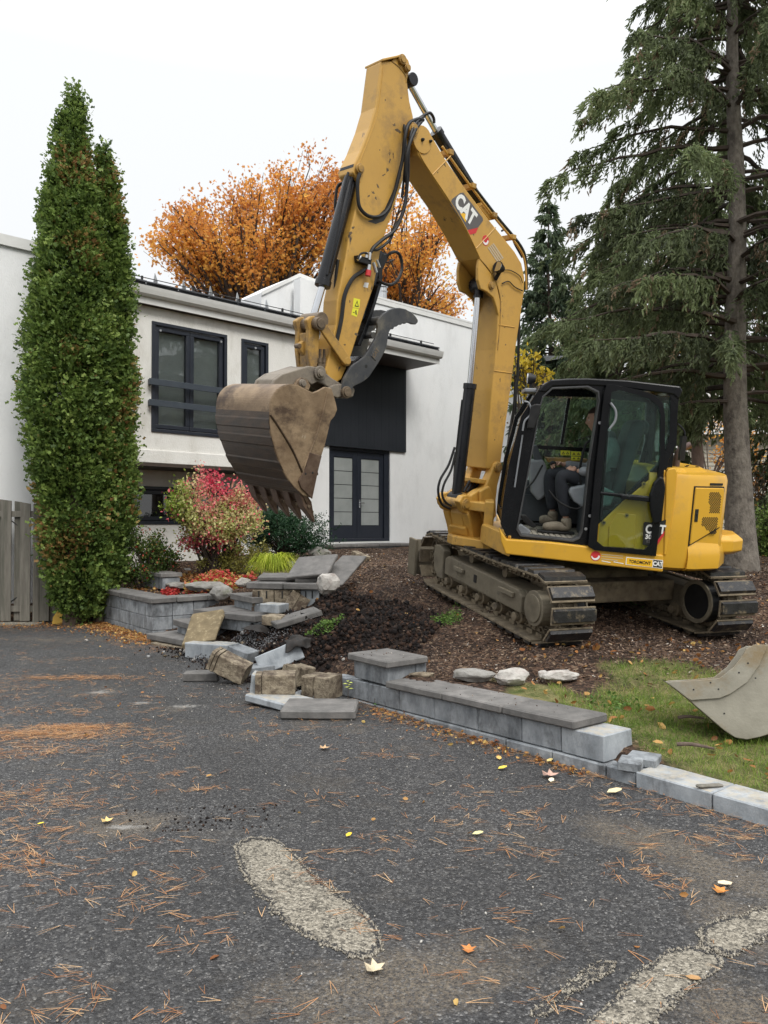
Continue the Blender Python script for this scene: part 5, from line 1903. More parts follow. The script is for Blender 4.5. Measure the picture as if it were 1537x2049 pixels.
ep("decal_red", MB().prism(FS, FS.trs([(1330, 1062), (1329, 1071), (1314, 1093), (1314, 1084)], 1.14), 1.139, 1.141), m_red, dec)
ep("door_decal", MB().prism(FS, FS.trs([(1290, 1044), (1306, 1046), (1303, 1091), (1286, 1089)], dl - .018), dl - .0195, dl - .018), m_black, door_)
ltr("C", (1293, 1059), (1304, 1060), .115, dl - .017, m_white, door_, bold=.04, width=.75)
ltr("T", (1321, 1060), (1331, 1061), .115, 1.1395, m_white, dec, bold=.04, width=.75)
ltr("30", (1291, 1074), (1304, 1075), .06, dl - .017, m_white, door_, bold=.03)
ltr("E2", (1291, 1083), (1304, 1084), .035, dl - .017, m_stick, door_, bold=.02)
lt = 1.142
pl_ = ep("dealer_plate", MB().prism(FS, FS.trs([(1253, 1114), (1327, 1121), (1326, 1138), (1252, 1130)], lt), lt - .0015, lt), m_white)
ep("dealer_field", MB().prism(FS, FS.trs([(1254.5, 1116), (1306, 1120.5), (1305.5, 1135), (1253.5, 1129)], lt + .001), lt, lt + .001), m_logoyel, pl_)
ep("dealer_square", MB().prism(FS, FS.trs([(1307.5, 1120), (1325.5, 1122), (1325, 1136.5), (1307, 1135)], lt + .001), lt, lt + .001), m_black, pl_)
ltr("TOROMONT", (1264, 1123.8), (1297, 1127.2), .042, lt + .0015, m_black, pl_, bold=.03, width=.82)
ltr("CAT", (1309, 1128), (1324, 1129.5), .058, lt + .0015, m_white, pl_, bold=.05, width=.78)


def round_logo(px, py, r_, lat, fr, parent=None):
    a, c = fr.tr(px, py, lat)
    lg = ep("round_logo", MB().prism(fr, circ(r_, 28, c=(a, c)), lat - .0015, lat), m_red, parent)
    cr = [(a + r_ * .86 * math.cos(t), c + r_ * .86 * math.sin(t)) for t in np.linspace(math.radians(175), math.radians(350), 16)]
    ci = [(a + .10 * r_ + r_ * .62 * math.cos(t), c + .16 * r_ + r_ * .62 * math.sin(t)) for t in np.linspace(math.radians(345), math.radians(180), 16)]
    ep("logo_crescent", MB().prism(fr, cr + ci, lat, lat + .001), m_white, lg)
    return lg


lg = round_logo(1192, 1112.5, .047, lt, FS)
for k, (x0, x1, y_) in enumerate(((1204, 1247, 1109.5), (1204, 1247, 1114), (1203, 1236, 1118.5), (1204, 1222, 1122.5), (1228, 1248, 1124.5))):
    ep("logo_line", MB().prism(FS, FS.trs([(x0, y_ - 1.2), (x1, y_ + 2.6), (x1, y_ + 4.2), (x0, y_ + .5)], lt), lt - .001, lt), m_white if k > 2 else mat("faded_print", (.5, .40, .25), (.56, .46, .3), rough=.6), lg)

# ---------------- swing post (casting at the front)
sp1 = [(948, 1085), (958, 1085), (985, 1063), (989, 1045), (990, 1020), (993, 1000), (996, 972), (1006, 935), (1004, 926), (997, 923), (990, 928), (984, 945), (972, 975), (957, 982), (943, 992), (940, 1020), (936, 1030), (944, 1062)]
swing = ep("swing_post", MB().prism(FB, FB.trs(sp1, .19), .09, .19).prism(FB, FB.trs(sp1, .19), -.19, -.09), m_yel, bevel=.014)
core = FB.trs([(950, 1084), (984, 1062), (989, 1020), (975, 990), (945, 1000), (938, 1030), (944, 1066)], .19)
ep("swing_core", MB().prism(FB, core, -.088, .088), m_yel, swing, bevel=.012)
ep("post_shelf", MB().prism(FB, FB.trs([(937, 955), (975, 960), (970, 970), (936, 964)], 0), -.16, .16), m_yel, swing, bevel=.008)
lob = FB.trs([(918, 1004), (925, 992), (936, 990), (943, 998), (946, 1012), (958, 1040), (950, 1050), (938, 1032), (926, 1024)], .17)
ep("cylinder_lug", MB().prism(FB, lob, .10, .18).prism(FB, lob, -.18, -.10), m_yel, swing, bevel=.012)


def pin(fr, px, py, lat, r_, half, name="pin", m_=None, parent=None, cap=True):
    a, c = fr.tr(px, py, lat)
    mb = MB().prism(fr, circ(r_, 20, c=(a, c)), lat - half * 2, lat)
    if cap:
        mb.prism(fr, circ(r_ * .72, 20, c=(a, c)), lat, lat + .012)
    return ep(name, mb, m_ or m_pin, parent, bevel=.004)


pin(FB, 934, 1009, .195, .062, .195, "cylinder_pin", m_link, swing)
pin(FB, 998, 936, .205, .055, .205, "boom_pin", m_link, swing)
# vertical barrel and base of the post, hinge lugs on the upper frame
bar0 = FS.P(1.13, -.0, .58)
brl = MB()
bc = FB.tr(968, 1060, 0)
brl.tube([FB.P(bc[0], 0, .62), FB.P(bc[0], 0, 1.30)], .10, 22)
ep("post_barrel", brl, m_yel, swing, smooth=True)
ep("post_foot", MB().prism(FB, FB.trs([(925, 1056), (932, 1052), (945, 1063), (985, 1068), (975, 1078), (950, 1086), (930, 1072)], .1), -.11, .13), m_yel, swing, bevel=.014)
lugs = MB().prismw(FS, [(1.30, .14), (1.36, 0), (1.30, -.14), (.95, -.34), (.95, .34)], .62, .72).prismw(FS, [(1.30, .14), (1.36, 0), (1.30, -.14), (.95, -.34), (.95, .34)], 1.02, 1.12)
lugs.box(FS, (.88, .98), (-.34, .34), (.62, 1.14))
ep("frame_lug", lugs, m_yel, bevel=.012)
ep("cover_box", MB().prism(FB, FB.trs([(957, 982), (975, 972), (988, 1000), (989, 1032), (980, 1042), (965, 1043), (957, 1020)], .2), .192, .235), m_yel, swing, bevel=.014)
# hydraulic lines through the post
for k in range(5):
    x = 934 + k * 7
    pxline([(x + 6, 962), (x - 6, 984)], .05 - .02 * k, .014, "hose", m_rub, fr=FB, smooth=False)
ep("hose_clamp", MB().prism(FB, FB.trs([(928, 986), (941, 988), (940, 994), (927, 992)], .1), -.1, .12), m_link, swing)

# ---------------- boom
BO = [(974, 938), (977, 880), (985, 780), (993, 700), (998, 615), (1000, 590), (992, 559), (960, 517), (933, 463), (901, 408), (870, 362), (837, 310), (829, 283), (828, 262), (834, 252), (848, 254),
      (862, 268), (875, 290), (886, 310), (932, 378), (983, 445), (1030, 503), (1044, 527), (1050, 555), (1049, 584), (1043, 626), (1034, 684), (1022, 780), (1008, 880), (1002, 928), (998, 940)]
boom = ep("boom", MB().prism(FB, FB.trs(BO, .155), -.155, .155), m_yel, bevel=.012)
# cylinder clevis plates under the elbow
CLV = [(960, 517), (992, 559), (1001, 600), (1000, 640), (994, 615), (988, 596), (975, 584), (962, 578), (957, 560), (957, 535)]
ep("elbow_plate", MB().prism(FB, FB.trs(CLV, .158), .118, .158).prism(FB, FB.trs(CLV, .158), -.158, -.118), m_yel, boom, bevel=.01)
pin(FB, 985, 571, .175, .042, .17, "elbow_pin", m_link, boom)
# welded seams and flange lines
for q in ([(992, 455), (953, 497)], [(902, 312), (865, 350)], [(998, 650), (1030, 655)], [(989, 742), (1026, 747)]):
    pxline(q, .156, .006, "weld_seam", m_yel, fr=FB, parent=boom, smooth=False, seg=6)
pxline([(960, 517), (985, 549), (1000, 590), (1001, 640), (996, 700)], .156, .008, "flange_edge", m_link, fr=FB, parent=boom)
pxline([(829, 283), (845, 318), (866, 351), (900, 402), (933, 458), (960, 515)], .156, .007, "flange_edge", m_yel, fr=FB, parent=boom)
# tip boss
pin(FB, 846, 279, .165, .125, .02, "tip_boss", m_yel, boom, cap=False)
pin(FB, 829, 258, .19, .06, .19, "stick_pin", m_link, boom)
pin(FB, 847, 279, .18, .016, .012, "bolt", m_rub, boom)
pin(FB, 863, 282, .18, .014, .012, "bolt", m_rub, boom)
# work lamp
a, c = FB.tr(1000, 537, .22)
wl_ = ep("work_lamp", MB().tube([FB.P(a - .045, .22, c), FB.P(a, .22, c + .0), FB.P(a + .045, .23, c + .01)], [.035, .055, .06], 18).tube([FB.P(a, .17, c - .11), FB.P(a, .22, c - .04)], .02, 8), m_rub, smooth=True)
ep("lamp_glass", MB().tube([FB.P(a + .046, .23, c + .01), FB.P(a + .05, .23, c + .011)], .052, 18), m_chr, wl_)
pxline([(1009, 540), (1022, 541), (1040, 552), (1046, 566)], .17, .005, "cable", m_rub, fr=FB, parent=boom)
pxline([(1005, 567), (1018, 563), (1030, 574), (1046, 582)], .17, .006, "cable", m_rub, fr=FB, parent=boom)
# CAT badge on the boom side
bl_ = .1575
bd = ep("badge", MB().prism(FB, FB.trs([(901, 408), (905, 398), (921, 386), (927, 385), (945, 408), (966, 436), (967, 441), (957, 455), (935, 460)], bl_), bl_ - .001, bl_), m_stick, boom)
ep("badge_red", MB().prism(FB, FB.trs([(935.5, 460.5), (957, 455.5), (952.5, 466.5), (940.5, 469.5)], bl_), bl_ - .001, bl_), m_red, bd)
ep("badge_triangle", MB().prism(FB, FB.trs([(920, 425), (934, 428), (932, 445)], bl_ + .001), bl_, bl_ + .001), m_logoyel, bd)
ltr("CAT", (918, 402), (945, 437), .205, bl_ + .0015, m_white, bd, fr=FB, bold=.05, width=.80)
lg2 = round_logo(972, 481, .052, bl_, FB, boom)
for k in range(4):
    dx_, dy_ = 3.2 * (k - 1.5), -2.6 * (k - 1.5)
    ep("logo_line", MB().prism(FB, FB.trs([(981 + dx_, 492 + dy_), (1001 + dx_, 522 + dy_), (1003 + dx_, 520 + dy_), (983 + dx_, 490 + dy_)], bl_), bl_ - .001, bl_), mat("faded_print2", (.45, .36, .24), (.52, .42, .28), rough=.6), lg2)


def cyl(pb0, pb1, pr1, lat, rb, rr_, name, parent=None, rod_to=None):
    """cylinder: barrel from pb0 to pb1 (pixels on the plane), chrome rod on to pr1"""
    A, B, C_ = [FB.P(*(lambda t: (t[0], lat, t[1]))(FB.tr(*p, lat))) for p in (pb0, pb1, pr1)]
    d_ = unit(B - A)
    o = ep(name, MB().tube([A, A + d_ * .05, B - d_ * .06, B - d_ * .055, B], [rb * .9, rb, rb, rb * 1.14, rb * 1.14], 22), m_cyl, parent, smooth=True)
    ep("rod", MB().tube([B, C_], rr_, 18), m_chr, o, smooth=True)
    return o, A, B, C_


# boom cylinder, in front of the boom
bc_, A, B, C_ = cyl((915, 990), (941, 768), (957, 585), .0, .064, .032, "boom_cylinder")
ep("rod_eye", MB().tube([FB.P(*(lambda t: (t[0], 0, t[1]))(FB.tr(957, 596, 0))), FB.P(*(lambda t: (t[0], 0, t[1]))(FB.tr(959, 571, 0)))], .052, 16), m_cyl, bc_, smooth=True)
a, c = FB.tr(959, 571, 0)
ep("rod_eye_boss", MB().prism(FB, circ(.075, 18, c=(a, c)), -.09, .09), m_cyl, bc_, bevel=.008)
a, c = FB.tr(914, 1000, 0)
ep("base_eye", MB().prism(FB, circ(.085, 18, c=(a, c)), -.085, .085), m_rub, bc_, bevel=.008)
pxline([(925, 800), (917, 870), (910, 935), (908, 970)], -.05, .011, "steel_line", m_cyl, fr=FB, parent=bc_)
pxline([(910, 895), (898, 930), (881, 960), (877, 985), (884, 1008), (900, 1018)], .02, .014, "hose", m_rub, fr=FB)
pxline([(912, 905), (903, 940), (889, 968), (885, 990), (892, 1005), (903, 1012)], .08, .013, "hose", m_rub, fr=FB)
# stick cylinder on top of the boom
bs_, A, B, C_ = cyl((975, 432), (872, 262), (818, 165), .0, .058, .029, "stick_cylinder")
a, c = FB.tr(818, 162, 0)
ep("rod_eye_boss", MB().prism(FB, circ(.06, 18, c=(a, c)), -.07, .07), m_cyl, bs_, bevel=.006)
ep("cylinder_lug", MB().prism(FB, FB.trs([(960, 405), (975, 420), (985, 440), (975, 442), (955, 418)], .06), -.1, .1), m_yel, boom, bevel=.008)
# pipes along the boom's back
for k, (off, lat_) in enumerate(((5, .12), (9, .06), (6, -.06), (10, -.12))):
    pxline([(880 + off, 296 - off * .6), (934 + off, 372 - off * .6), (986 + off, 440 - off * .6), (1033 + off, 498 - off * .6), (1048 + off * .6, 528), (1052 + off * .3, 580)], lat_, .012,
           "boom_pipe", m_yel if k % 2 == 0 else m_cyl, fr=FB, parent=boom)
for (x, y) in ((892, 305), (938, 372), (980, 430), (1018, 474)):
    a, c = FB.tr(x + 5, y, .1)
    ep("pipe_clamp", MB().box(FB, (a - .03, a + .03), (-.14, .15), (c - .03, c + .02)), m_link, boom, bevel=.005)
pxline([(1004, 462), (1014, 458), (1024, 470), (1030, 488), (1045, 515)], .0, .011, "hose", m_cyl, fr=FB)
# hoses down behind the boom foot, by the cab
for k in range(5):
    pxline([(1040 - k * 2, 600 + k * 60), (1036 - k, 760), (1022 + k, 850), (1012 + k * 2, 920), (1004 + k * 3, 960)], -.12 + .06 * k, .013, "hose", m_rub, fr=FB)

# ---------------- stick
SO = [(763, 122), (751, 215), (739, 256), (722, 300), (709, 327), (706, 345), (720, 366), (712, 418), (699, 472), (691, 520), (683, 560), (675, 600), (672, 650), (658, 712), (651, 742), (660, 764), (672, 768), (684, 758),
      (701, 717), (716, 670), (732, 620), (748, 574), (763, 496), (776, 452), (795, 395), (805, 367), (818, 310), (829, 285), (830, 262), (827, 232), (820, 202), (815, 161), (822, 133), (818, 120),
      (812, 112), (803, 107), (793, 112), (784, 122)]
sw = .105
stick = ep("stick", MB().prism(FB, FB.trs(SO, sw), -sw, sw), m_yel, bevel=.012)
ep("stick_top_plate", MB().prism(FB, FB.trs([(763, 118), (800, 110), (803, 114), (763, 123)], sw), -sw - .02, sw + .02), m_yel, stick, bevel=.005)
pxline([(785, 123), (800, 136), (812, 153), (813, 165)], sw, .006, "weld_seam", m_link, fr=FB, parent=stick)
pxline([(768, 128), (758, 215), (742, 268), (722, 318), (712, 345)], sw, .006, "weld_seam", m_yel, fr=FB, parent=stick)
for (x, y, r_) in ((807, 118, .045), (817, 135, .036)):
    pin(FB, x, y, sw + .03, r_, sw + .03, "tip_pin", m_link, stick)
pin(FB, 722, 337, sw + .03, .045, sw + .03, "cylinder_pin", m_link, stick)
pin(FB, 695, 722, sw + .05, .047, sw + .05, "link_pin", m_link, stick)
# warning stickers on the stick
wsx = sw + .0015
ws = ep("warning_sticker", MB().prism(FB, FB.trs([(708, 596), (721, 599), (719, 617), (706, 615)], wsx), wsx - .001, wsx), m_stkyel, stick)
ep("symbol", MB().ring(FB, FB.trs([(709.5, 613), (718, 614.5), (714.8, 601)], wsx), FB.trs([(711.5, 611.5), (716.5, 612.3), (714.6, 604)], wsx), wsx, wsx + .001, n=12), m_black, ws)
ws2 = ep("warning_sticker", MB().prism(FB, FB.trs([(706, 616), (718, 618), (714, 634), (703, 630)], wsx), wsx - .001, wsx), m_stkyel, stick)
ep("symbol", MB().prism(FB, FB.trs([(711, 622), (713, 620), (714, 630), (711.5, 629)], wsx), wsx, wsx + .001).prism(FB, FB.trs([(706, 624), (710, 625), (710, 626.2), (706, 625.2)], wsx), wsx, wsx + .001), m_black, ws2)
ep("paper_tag", MB().prism(FB, FB.trs([(730, 565), (738, 566), (736, 576), (727, 574)], wsx), wsx - .001, wsx), m_white, stick)
# bucket cylinder on the front of the stick
bk_, A, B, C_ = cyl((704, 350), (645, 573), (627, 634), .0, .064, .033, "bucket_cylinder")
a, c = FB.tr(705, 342, 0)
ep("base_eye", MB().prism(FB, circ(.07, 18, c=(a, c)), -.10, .10), m_cyl, bk_, bevel=.008)
pxline([(697, 345), (690, 370), (680, 430), (668, 490), (655, 550)], .07, .012, "steel_line", m_cyl, fr=FB, parent=bk_)
pxline([(706, 352), (692, 420), (672, 500), (660, 545)], .06, .013, "steel_line", m_cyl, fr=FB, parent=bk_)
# hoses looping over the stick
hl = sw + .03
pxline([(720, 347), (716, 362), (716, 390), (720, 415), (735, 431), (755, 434), (772, 424), (785, 400), (797, 355), (806, 315), (810, 275), (818, 248), (836, 238), (847, 240)],
       [hl, hl, hl, hl, hl, hl, hl, hl, hl + .02, hl + .04, hl + .06, hl + .05, .14, .1], .017, "hose", m_rub, fr=FB, n=7)
pxline([(845, 241), (830, 262), (816, 300), (812, 340), (814, 380), (806, 425), (790, 460), (765, 480), (748, 495), (742, 505)],
       [.1, .2, .22, .2, .18, .18, .17, .16, .17, .17], .017, "hose", m_rub, fr=FB, n=7)
pxline([(850, 232), (838, 240), (824, 262), (818, 300), (817, 350), (812, 400), (806, 428), (790, 455), (780, 480), (758, 498), (745, 500)],
       [.06, .14, .2, .2, .18, .16, .16, .16, .15, .15, .17], .014, "hose", m_rub, fr=FB, n=7)
pxline([(840, 236), (851, 229), (861, 226), (868, 236), (869, 246)], .08, .014, "hose", m_rub, fr=FB)
pxline([(809, 250), (812, 300), (808, 360), (804, 395)], [.12, .2, .16, .15], .012, "hose", m_rub, fr=FB)
ep("grease_smear", MB().prism(FB, FB.trs([(736, 443), (752, 448), (768, 442), (782, 420), (795, 380), (803, 350), (801, 345), (785, 385), (770, 418), (752, 436)], sw + .001), sw, sw + .001), mat("dark_grease", (.02, .02, .022), (.05, .045, .04), rough=.5), stick)
pxline([(737, 536), (722, 545), (705, 558), (690, 590), (683, 640), (672, 690)], sw + .03, .019, "hose", m_rub, fr=FB)
pxline([(676, 520), (672, 560), (668, 620), (664, 660)], .02, .016, "hose", m_rub, fr=FB)
pxline([(688, 365), (676, 372), (672, 395), (671, 415), (676, 432)], -.15, .014, "hose", m_rub, fr=FB)
pxline([(752, 512), (748, 555), (740, 595), (722, 660), (705, 720)], -.10, .022, "hose", m_rub, fr=FB)
# thumb cylinder behind the stick
tcx, A, B, C_ = cyl((760, 505), (722, 640), (712, 690), -.02, .05, .028, "thumb_cylinder")
# valve block with couplings
vb = ep("valve_block", MB().prism(FB, FB.trs([(716, 510), (745, 518), (743, 531), (718, 524)], sw + .06), sw, sw + .06), m_rub, stick, bevel=.006)
for k, (x0, y0, x1, y1, m_, r_) in enumerate(((722, 513, 716, 520, m_zinc, .012), (734, 505, 733, 516, m_zinc, .016), (741, 505, 739, 520, m_zinc, .014), (739, 530, 737, 543, m_zinc, .020), (747, 525, 753, 545, m_zinc, .016),
                                             (754, 520, 760, 535, m_zinc, .012), (738, 541, 736, 552, m_red, .026))):
    pxline([(x0, y0), (x1, y1)], sw + .06, r_, "coupling", m_, fr=FB, parent=vb, smooth=False, seg=12)
pxline([(736, 509), (732, 506), (722, 508), (716, 518)], sw + .07, .010, "hose", m_rub, fr=FB)
pxline([(772, 515), (782, 506), (795, 505), (803, 517), (804, 540), (796, 560), (782, 570), (768, 567), (756, 560)], [.0, .02, .02, .02, .02, .05, .08, .12, .16], .015, "hose", m_rub, fr=FB, n=7)
ep("rear_bracket", MB().prism(FB, FB.trs([(757, 524), (766, 507), (774, 508), (776, 520), (766, 540), (765, 566), (758, 568)], .03), -.03, .03), m_blk, stick, bevel=.006)
pxline([(765, 525), (778, 524), (790, 519)], .0, .007, "steel_line", m_rub, fr=FB)
# back strip of the stick (dark wear plate)
ep("stick_guard", MB().prism(FB, FB.trs([(757, 570), (765, 566), (752, 610), (736, 660), (722, 692), (716, 690), (732, 650), (748, 605)], .10), -.11, .10), m_blk, stick, bevel=.004)

# ---------------- bucket linkage
HL = FB.trs([(612, 640), (622, 632), (634, 632), (640, 645), (638, 690), (634, 735), (620, 738), (616, 700), (617, 660)], .10)
link = ep("bucket_link", MB().prism(FB, HL, .055, .11).prism(FB, HL, -.11, -.055).prism(FB, FB.trs([(618, 665), (636, 665), (634, 735), (620, 737)], .1), -.052, .052), m_link, bevel=.012)
ear = FB.trs([(613, 670), (618, 690), (616, 716), (606, 712), (597, 700), (595, 692), (600, 684), (608, 680)], .0)
ep("link_ear", MB().prism(FB, ear, -.025, .025), m_link, link, bevel=.01)
pin(FB, 600, 692, .03, .022, .03, "ear_hole", m_pin, link, cap=False)
pin(FB, 642, 647, .175, .058, .175, "link_top_pin", m_pin, link)
GL = [(638, 648), (645, 640), (652, 646), (702, 716), (700, 727), (691, 730), (684, 722), (643, 662)]
ep("guide_link", MB().prism(FB, FB.trs(GL, .165), .135, .165), m_link, link, bevel=.008)
ep("guide_link", MB().prism(FB, FB.trs(GL, .165), -.165, -.135), m_link, link, bevel=.008)
ep("link_bushing", MB().prism(FB, circ(.07, 20, c=FB.tr(627, 642, .0)), -.135, .135), m_pin, link, bevel=.006)
mech = MB()
for k in range(6):
    a, c = FB.tr(643 + (k % 3) * 8, 712 + (k // 3) * 10, .08)
    mech.tube([FB.P(a, .06, c - .05), FB.P(a, .06, c + .06)], .012, 8).tube([FB.P(a, .06, c - .06), FB.P(a, .06, c - .02)], .026, 10)
mech.prism(FB, FB.trs([(637, 728), (668, 730), (666, 742), (640, 742)], .09), -.05, .09)
ep("grease_manifold", mech, m_pin, link)

# ---------------- coupler
CO = [(545, 770), (549, 760), (566, 748), (590, 741), (618, 732), (640, 735), (650, 744), (664, 756), (684, 768), (690, 782), (683, 792), (672, 786), (650, 770), (636, 764), (624, 770), (612, 760), (600, 760), (585, 772), (560, 776)]
coup = ep("coupler", MB().prism(FB, FB.trs(CO, .15), .11, .15).prism(FB, FB.trs(CO, .15), -.15, -.11), m_thumbg if 'm_thumbg' in globals() else mat("coupler_steel", (.15, .125, .095), (.25, .215, .17), scale=6, rough=.6, dirt=(.06, .05, .045), dscale=6, dlo=.5, damt=.8, bump=.001), bevel=.01)
m_coup = coup.data.materials[0]
ep("coupler_deck", MB().prism(FB, FB.trs([(547, 772), (550, 759), (566, 748), (590, 741), (616, 733), (620, 742), (596, 752), (570, 762)], .15), -.108, .108), m_coup, coup, bevel=.01)
pin(FB, 643, 747, .19, .038, .19, "coupler_pin", m_coup, coup)
pin(FB, 607, 767, .21, .036, .21, "bucket_pin", m_coup, coup)
ep("coupler_boss", MB().prism(FB, circ(.062, 20, c=FB.tr(641, 746, .17)), .152, .175), m_coup, coup, bevel=.006)

# ---------------- bucket
BW = .43
prof_out = [(673, 808), (664, 777), (651, 774), (639, 781), (626, 786), (610, 778), (595, 770), (576, 769), (557, 777), (543, 797), (539, 824), (540, 855), (548, 892), (567, 942), (589, 975), (607, 992), (623, 996), (635, 939), (651, 889),
            (657, 864), (662, 842), (670, 833), (675, 820)]
bp_ = FB.trs(prof_out, BW)
bucket = ep("bucket", MB().prism(FB, bp_, BW - .03, BW).prism(FB, bp_, -BW, -BW + .03), m_bkt, bevel=.006)
# back shell
shell_px = [(626, 785), (612, 779), (595, 770), (576, 769), (557, 777), (543, 797), (539, 824), (540, 855), (548, 892), (567, 942), (589, 975), (607, 992), (613, 1000)]
so = [np.array(q) for q in smooth_pts([np.array(list(FB.tr(x, y, BW)) + [0]) for x, y in shell_px], 5)]
si = []
for i, p in enumerate(so):
    t_ = unit(so[min(i + 1, len(so) - 1)] - so[max(i - 1, 0)])
    nrm = np.array([-t_[1], t_[0], 0])
    si.append(p + nrm * .022)
cen = np.mean([p for p in so], axis=0)
if np.linalg.norm(si[10] - cen) > np.linalg.norm(so[10] - cen):
    si = [2 * a_ - b_ for a_, b_ in zip(so, si)]
sh_ = MB()
k_split = 30
for lo, hi, mt in ((0, k_split, 0), (k_split, len(so) - 1, 1)):
    for i in range(lo, hi):
        vs = [FB.P(p[0], v_, p[1]) for v_ in (-BW + .002, BW - .002) for p in (so[i], so[i + 1], si[i + 1], si[i])]
        sh_.add(vs, [(0, 1, 5, 4), (3, 7, 6, 2)] + ([(0, 4, 7, 3)] if i == 0 else []) + ([(1, 2, 6, 5)] if i == len(so) - 2 else []) + [(0, 3, 2, 1), (4, 5, 6, 7)], mt)
shell = ep("bucket_shell", sh_, [m_bkt, m_bktd], bucket, smooth=True, sharp=40)
# wear strips across the heel
for i, t_i in enumerate((34, 39, 44, 49, 54)):
    if t_i + 1 >= len(so):
        continue
    p, p2 = so[t_i], so[t_i + 1]
    t_ = unit(p2 - p)
    nr = (so[t_i] - si[t_i])
    nr = nr / np.linalg.norm(nr)
    vs = []
    for v_ in (-BW - .003, BW + .003):
        for (s1_, s2_) in ((-.05, .0), (.05, .0), (.035, .007), (-.035, .007)):
            q = p + t_ * s1_ + nr * (s2_ - .002)
            vs.append(FB.P(q[0], v_, q[1]))
    ep("wear_strip", MB().add(vs, [(0, 1, 2, 3), (7, 6, 5, 4), (0, 4, 5, 1), (1, 5, 6, 2), (2, 6, 7, 3), (3, 7, 4, 0)]), m_bktd, bucket, bevel=.003)
# lip and side cutters
lipA, lipB = np.array(FB.tr(607, 985, BW)), np.array(FB.tr(625, 1000, BW))
dlip = unit(np.r_[np.array(FB.tr(628, 1030, BW)) - np.array(FB.tr(603, 975, BW)), 0])[:2]
nlip = np.array([-dlip[1], dlip[0]])
L0 = np.array(FB.tr(606, 984, BW))
lip = [L0 - dlip * .10 - nlip * .016, L0 + dlip * .10 - nlip * .012, L0 + dlip * .12 + nlip * .0, L0 + dlip * .10 + nlip * .014, L0 - dlip * .10 + nlip * .016]
ep("lip", MB().prism(FB, [tuple(p) for p in lip], -BW + .001, BW - .001), m_bktd, bucket, bevel=.003)
fv = [(623, 998), (600, 975), (592, 955), (612, 930), (622, 900), (636, 875), (645, 885), (635, 940)]
for v0_, v1_ in ((BW, BW + .016), (-BW - .016, -BW)):
    ep("side_cutter", MB().prism(FB, FB.trs([(623, 998), (601, 976), (596, 962), (611, 935), (618, 905), (642, 912), (635, 940)], BW), v0_, v1_), m_teeth, bucket, bevel=.004)
pxline([(541, 830), (560, 858), (585, 900), (605, 945)], BW + .002, .009, "weld_bead", m_bktd, fr=FB, parent=bucket)
pxline([(655, 785), (645, 830), (630, 880), (612, 925), (600, 968)], BW + .002, .009, "weld_bead", m_bkt, fr=FB, parent=bucket)
pxline([(556, 779), (543, 800), (540, 830), (541, 858), (549, 893), (568, 943), (590, 976)], BW - .01, .012, "rim_weld", m_bkt, fr=FB, parent=bucket)
for (x, y) in ((612, 948), (626, 946)):
    pin(FB, x, y, BW + .0175, .011, .004, "bolt_hole", m_black, bucket, cap=False)
for k in range(5):
    v_ = -BW + .055 + k * (2 * BW - .11) / 4
    T0 = L0 + dlip * .05
    for_ = FB
    tn = MB()
    a0_, a1_ = T0 - dlip * .09, T0 + dlip * .08
    pr0 = [a0_ - nlip * .018, a1_ - nlip * .042, a1_ + dlip * .19 - nlip * .006, a1_ + dlip * .19 + nlip * .006, a1_ + nlip * .045, a0_ + nlip * .02]
    n6 = len(pr0)
    wds = [.05, .05, .020, .020, .05, .05]
    vs = [FB.P(p[0], v_ - w_, p[1]) for p, w_ in zip(pr0, wds)] + [FB.P(p[0], v_ + w_, p[1]) for p, w_ in zip(pr0, wds)]
    tn.add(vs, [tuple(range(n6)), tuple(range(2 * n6 - 1, n6 - 1, -1))] + [(i, i + n6, (i + 1) % n6 + n6, (i + 1) % n6) for i in range(n6)])
    tooth = ep("tooth", tn, m_teeth, bucket, bevel=.008)
    a_, c_ = (T0 + dlip * .10)
    ep("tooth_pin", MB().prism(FB, circ(.014, 10, c=(a_, c_)), v_ - .052, v_ + .052), m_pin, tooth)
# bucket ears holding the pins
EAR = [(590, 771), (596, 760), (605, 755), (616, 760), (622, 772), (618, 782), (600, 776)]
ep("bucket_ear", MB().prism(FB, FB.trs(EAR, .19), .155, .19).prism(FB, FB.trs(EAR, .19), -.19, -.155), m_bkt, bucket, bevel=.008)
EAR2 = [(655, 778), (668, 770), (684, 768), (694, 778), (690, 792), (675, 796), (660, 790)]
ep("bucket_ear", MB().prism(FB, FB.trs(EAR2, .19), .155, .19).prism(FB, FB.trs(EAR2, .19), -.19, -.155), m_coup, bucket, bevel=.008)

# ---------------- thumb
TH = [(845, 980), (846, 950), (850, 920), (858, 892), (875, 860), (905, 812), (925, 796), (960, 772), (990, 748), (1015, 712), (1040, 670), (1058, 640), (1072, 600), (1078, 560), (1074, 530), (1082, 505), (1110, 476),
      (1150, 448), (1185, 436), (1220, 435), (1255, 443), (1290, 462), (1318, 488), (1334, 512), (1334, 528), (1320, 542), (1298, 540), (1280, 532), (1262, 530), (1254, 538), (1236, 534), (1228, 544), (1210, 544),
      (1200, 555), (1184, 557), (1176, 572), (1160, 574), (1150, 590), (1140, 640), (1134, 680), (1118, 722), (1096, 762), (1076, 796), (1052, 832), (1020, 880), (985, 908), (950, 925), (922, 938), (912, 958), (905, 985), (895, 1004), (878, 1011), (858, 1003)]
THp = [(420 + x / 3.202, 480 + y / 3.202) for x, y in TH]
tl = .20
tt = FB.trs(THp, tl)
thumb = ep("thumb", MB().prism(FB, tt, tl - .03, tl).prism(FB, tt, -.10, -.07), m_thumb, bevel=.006)
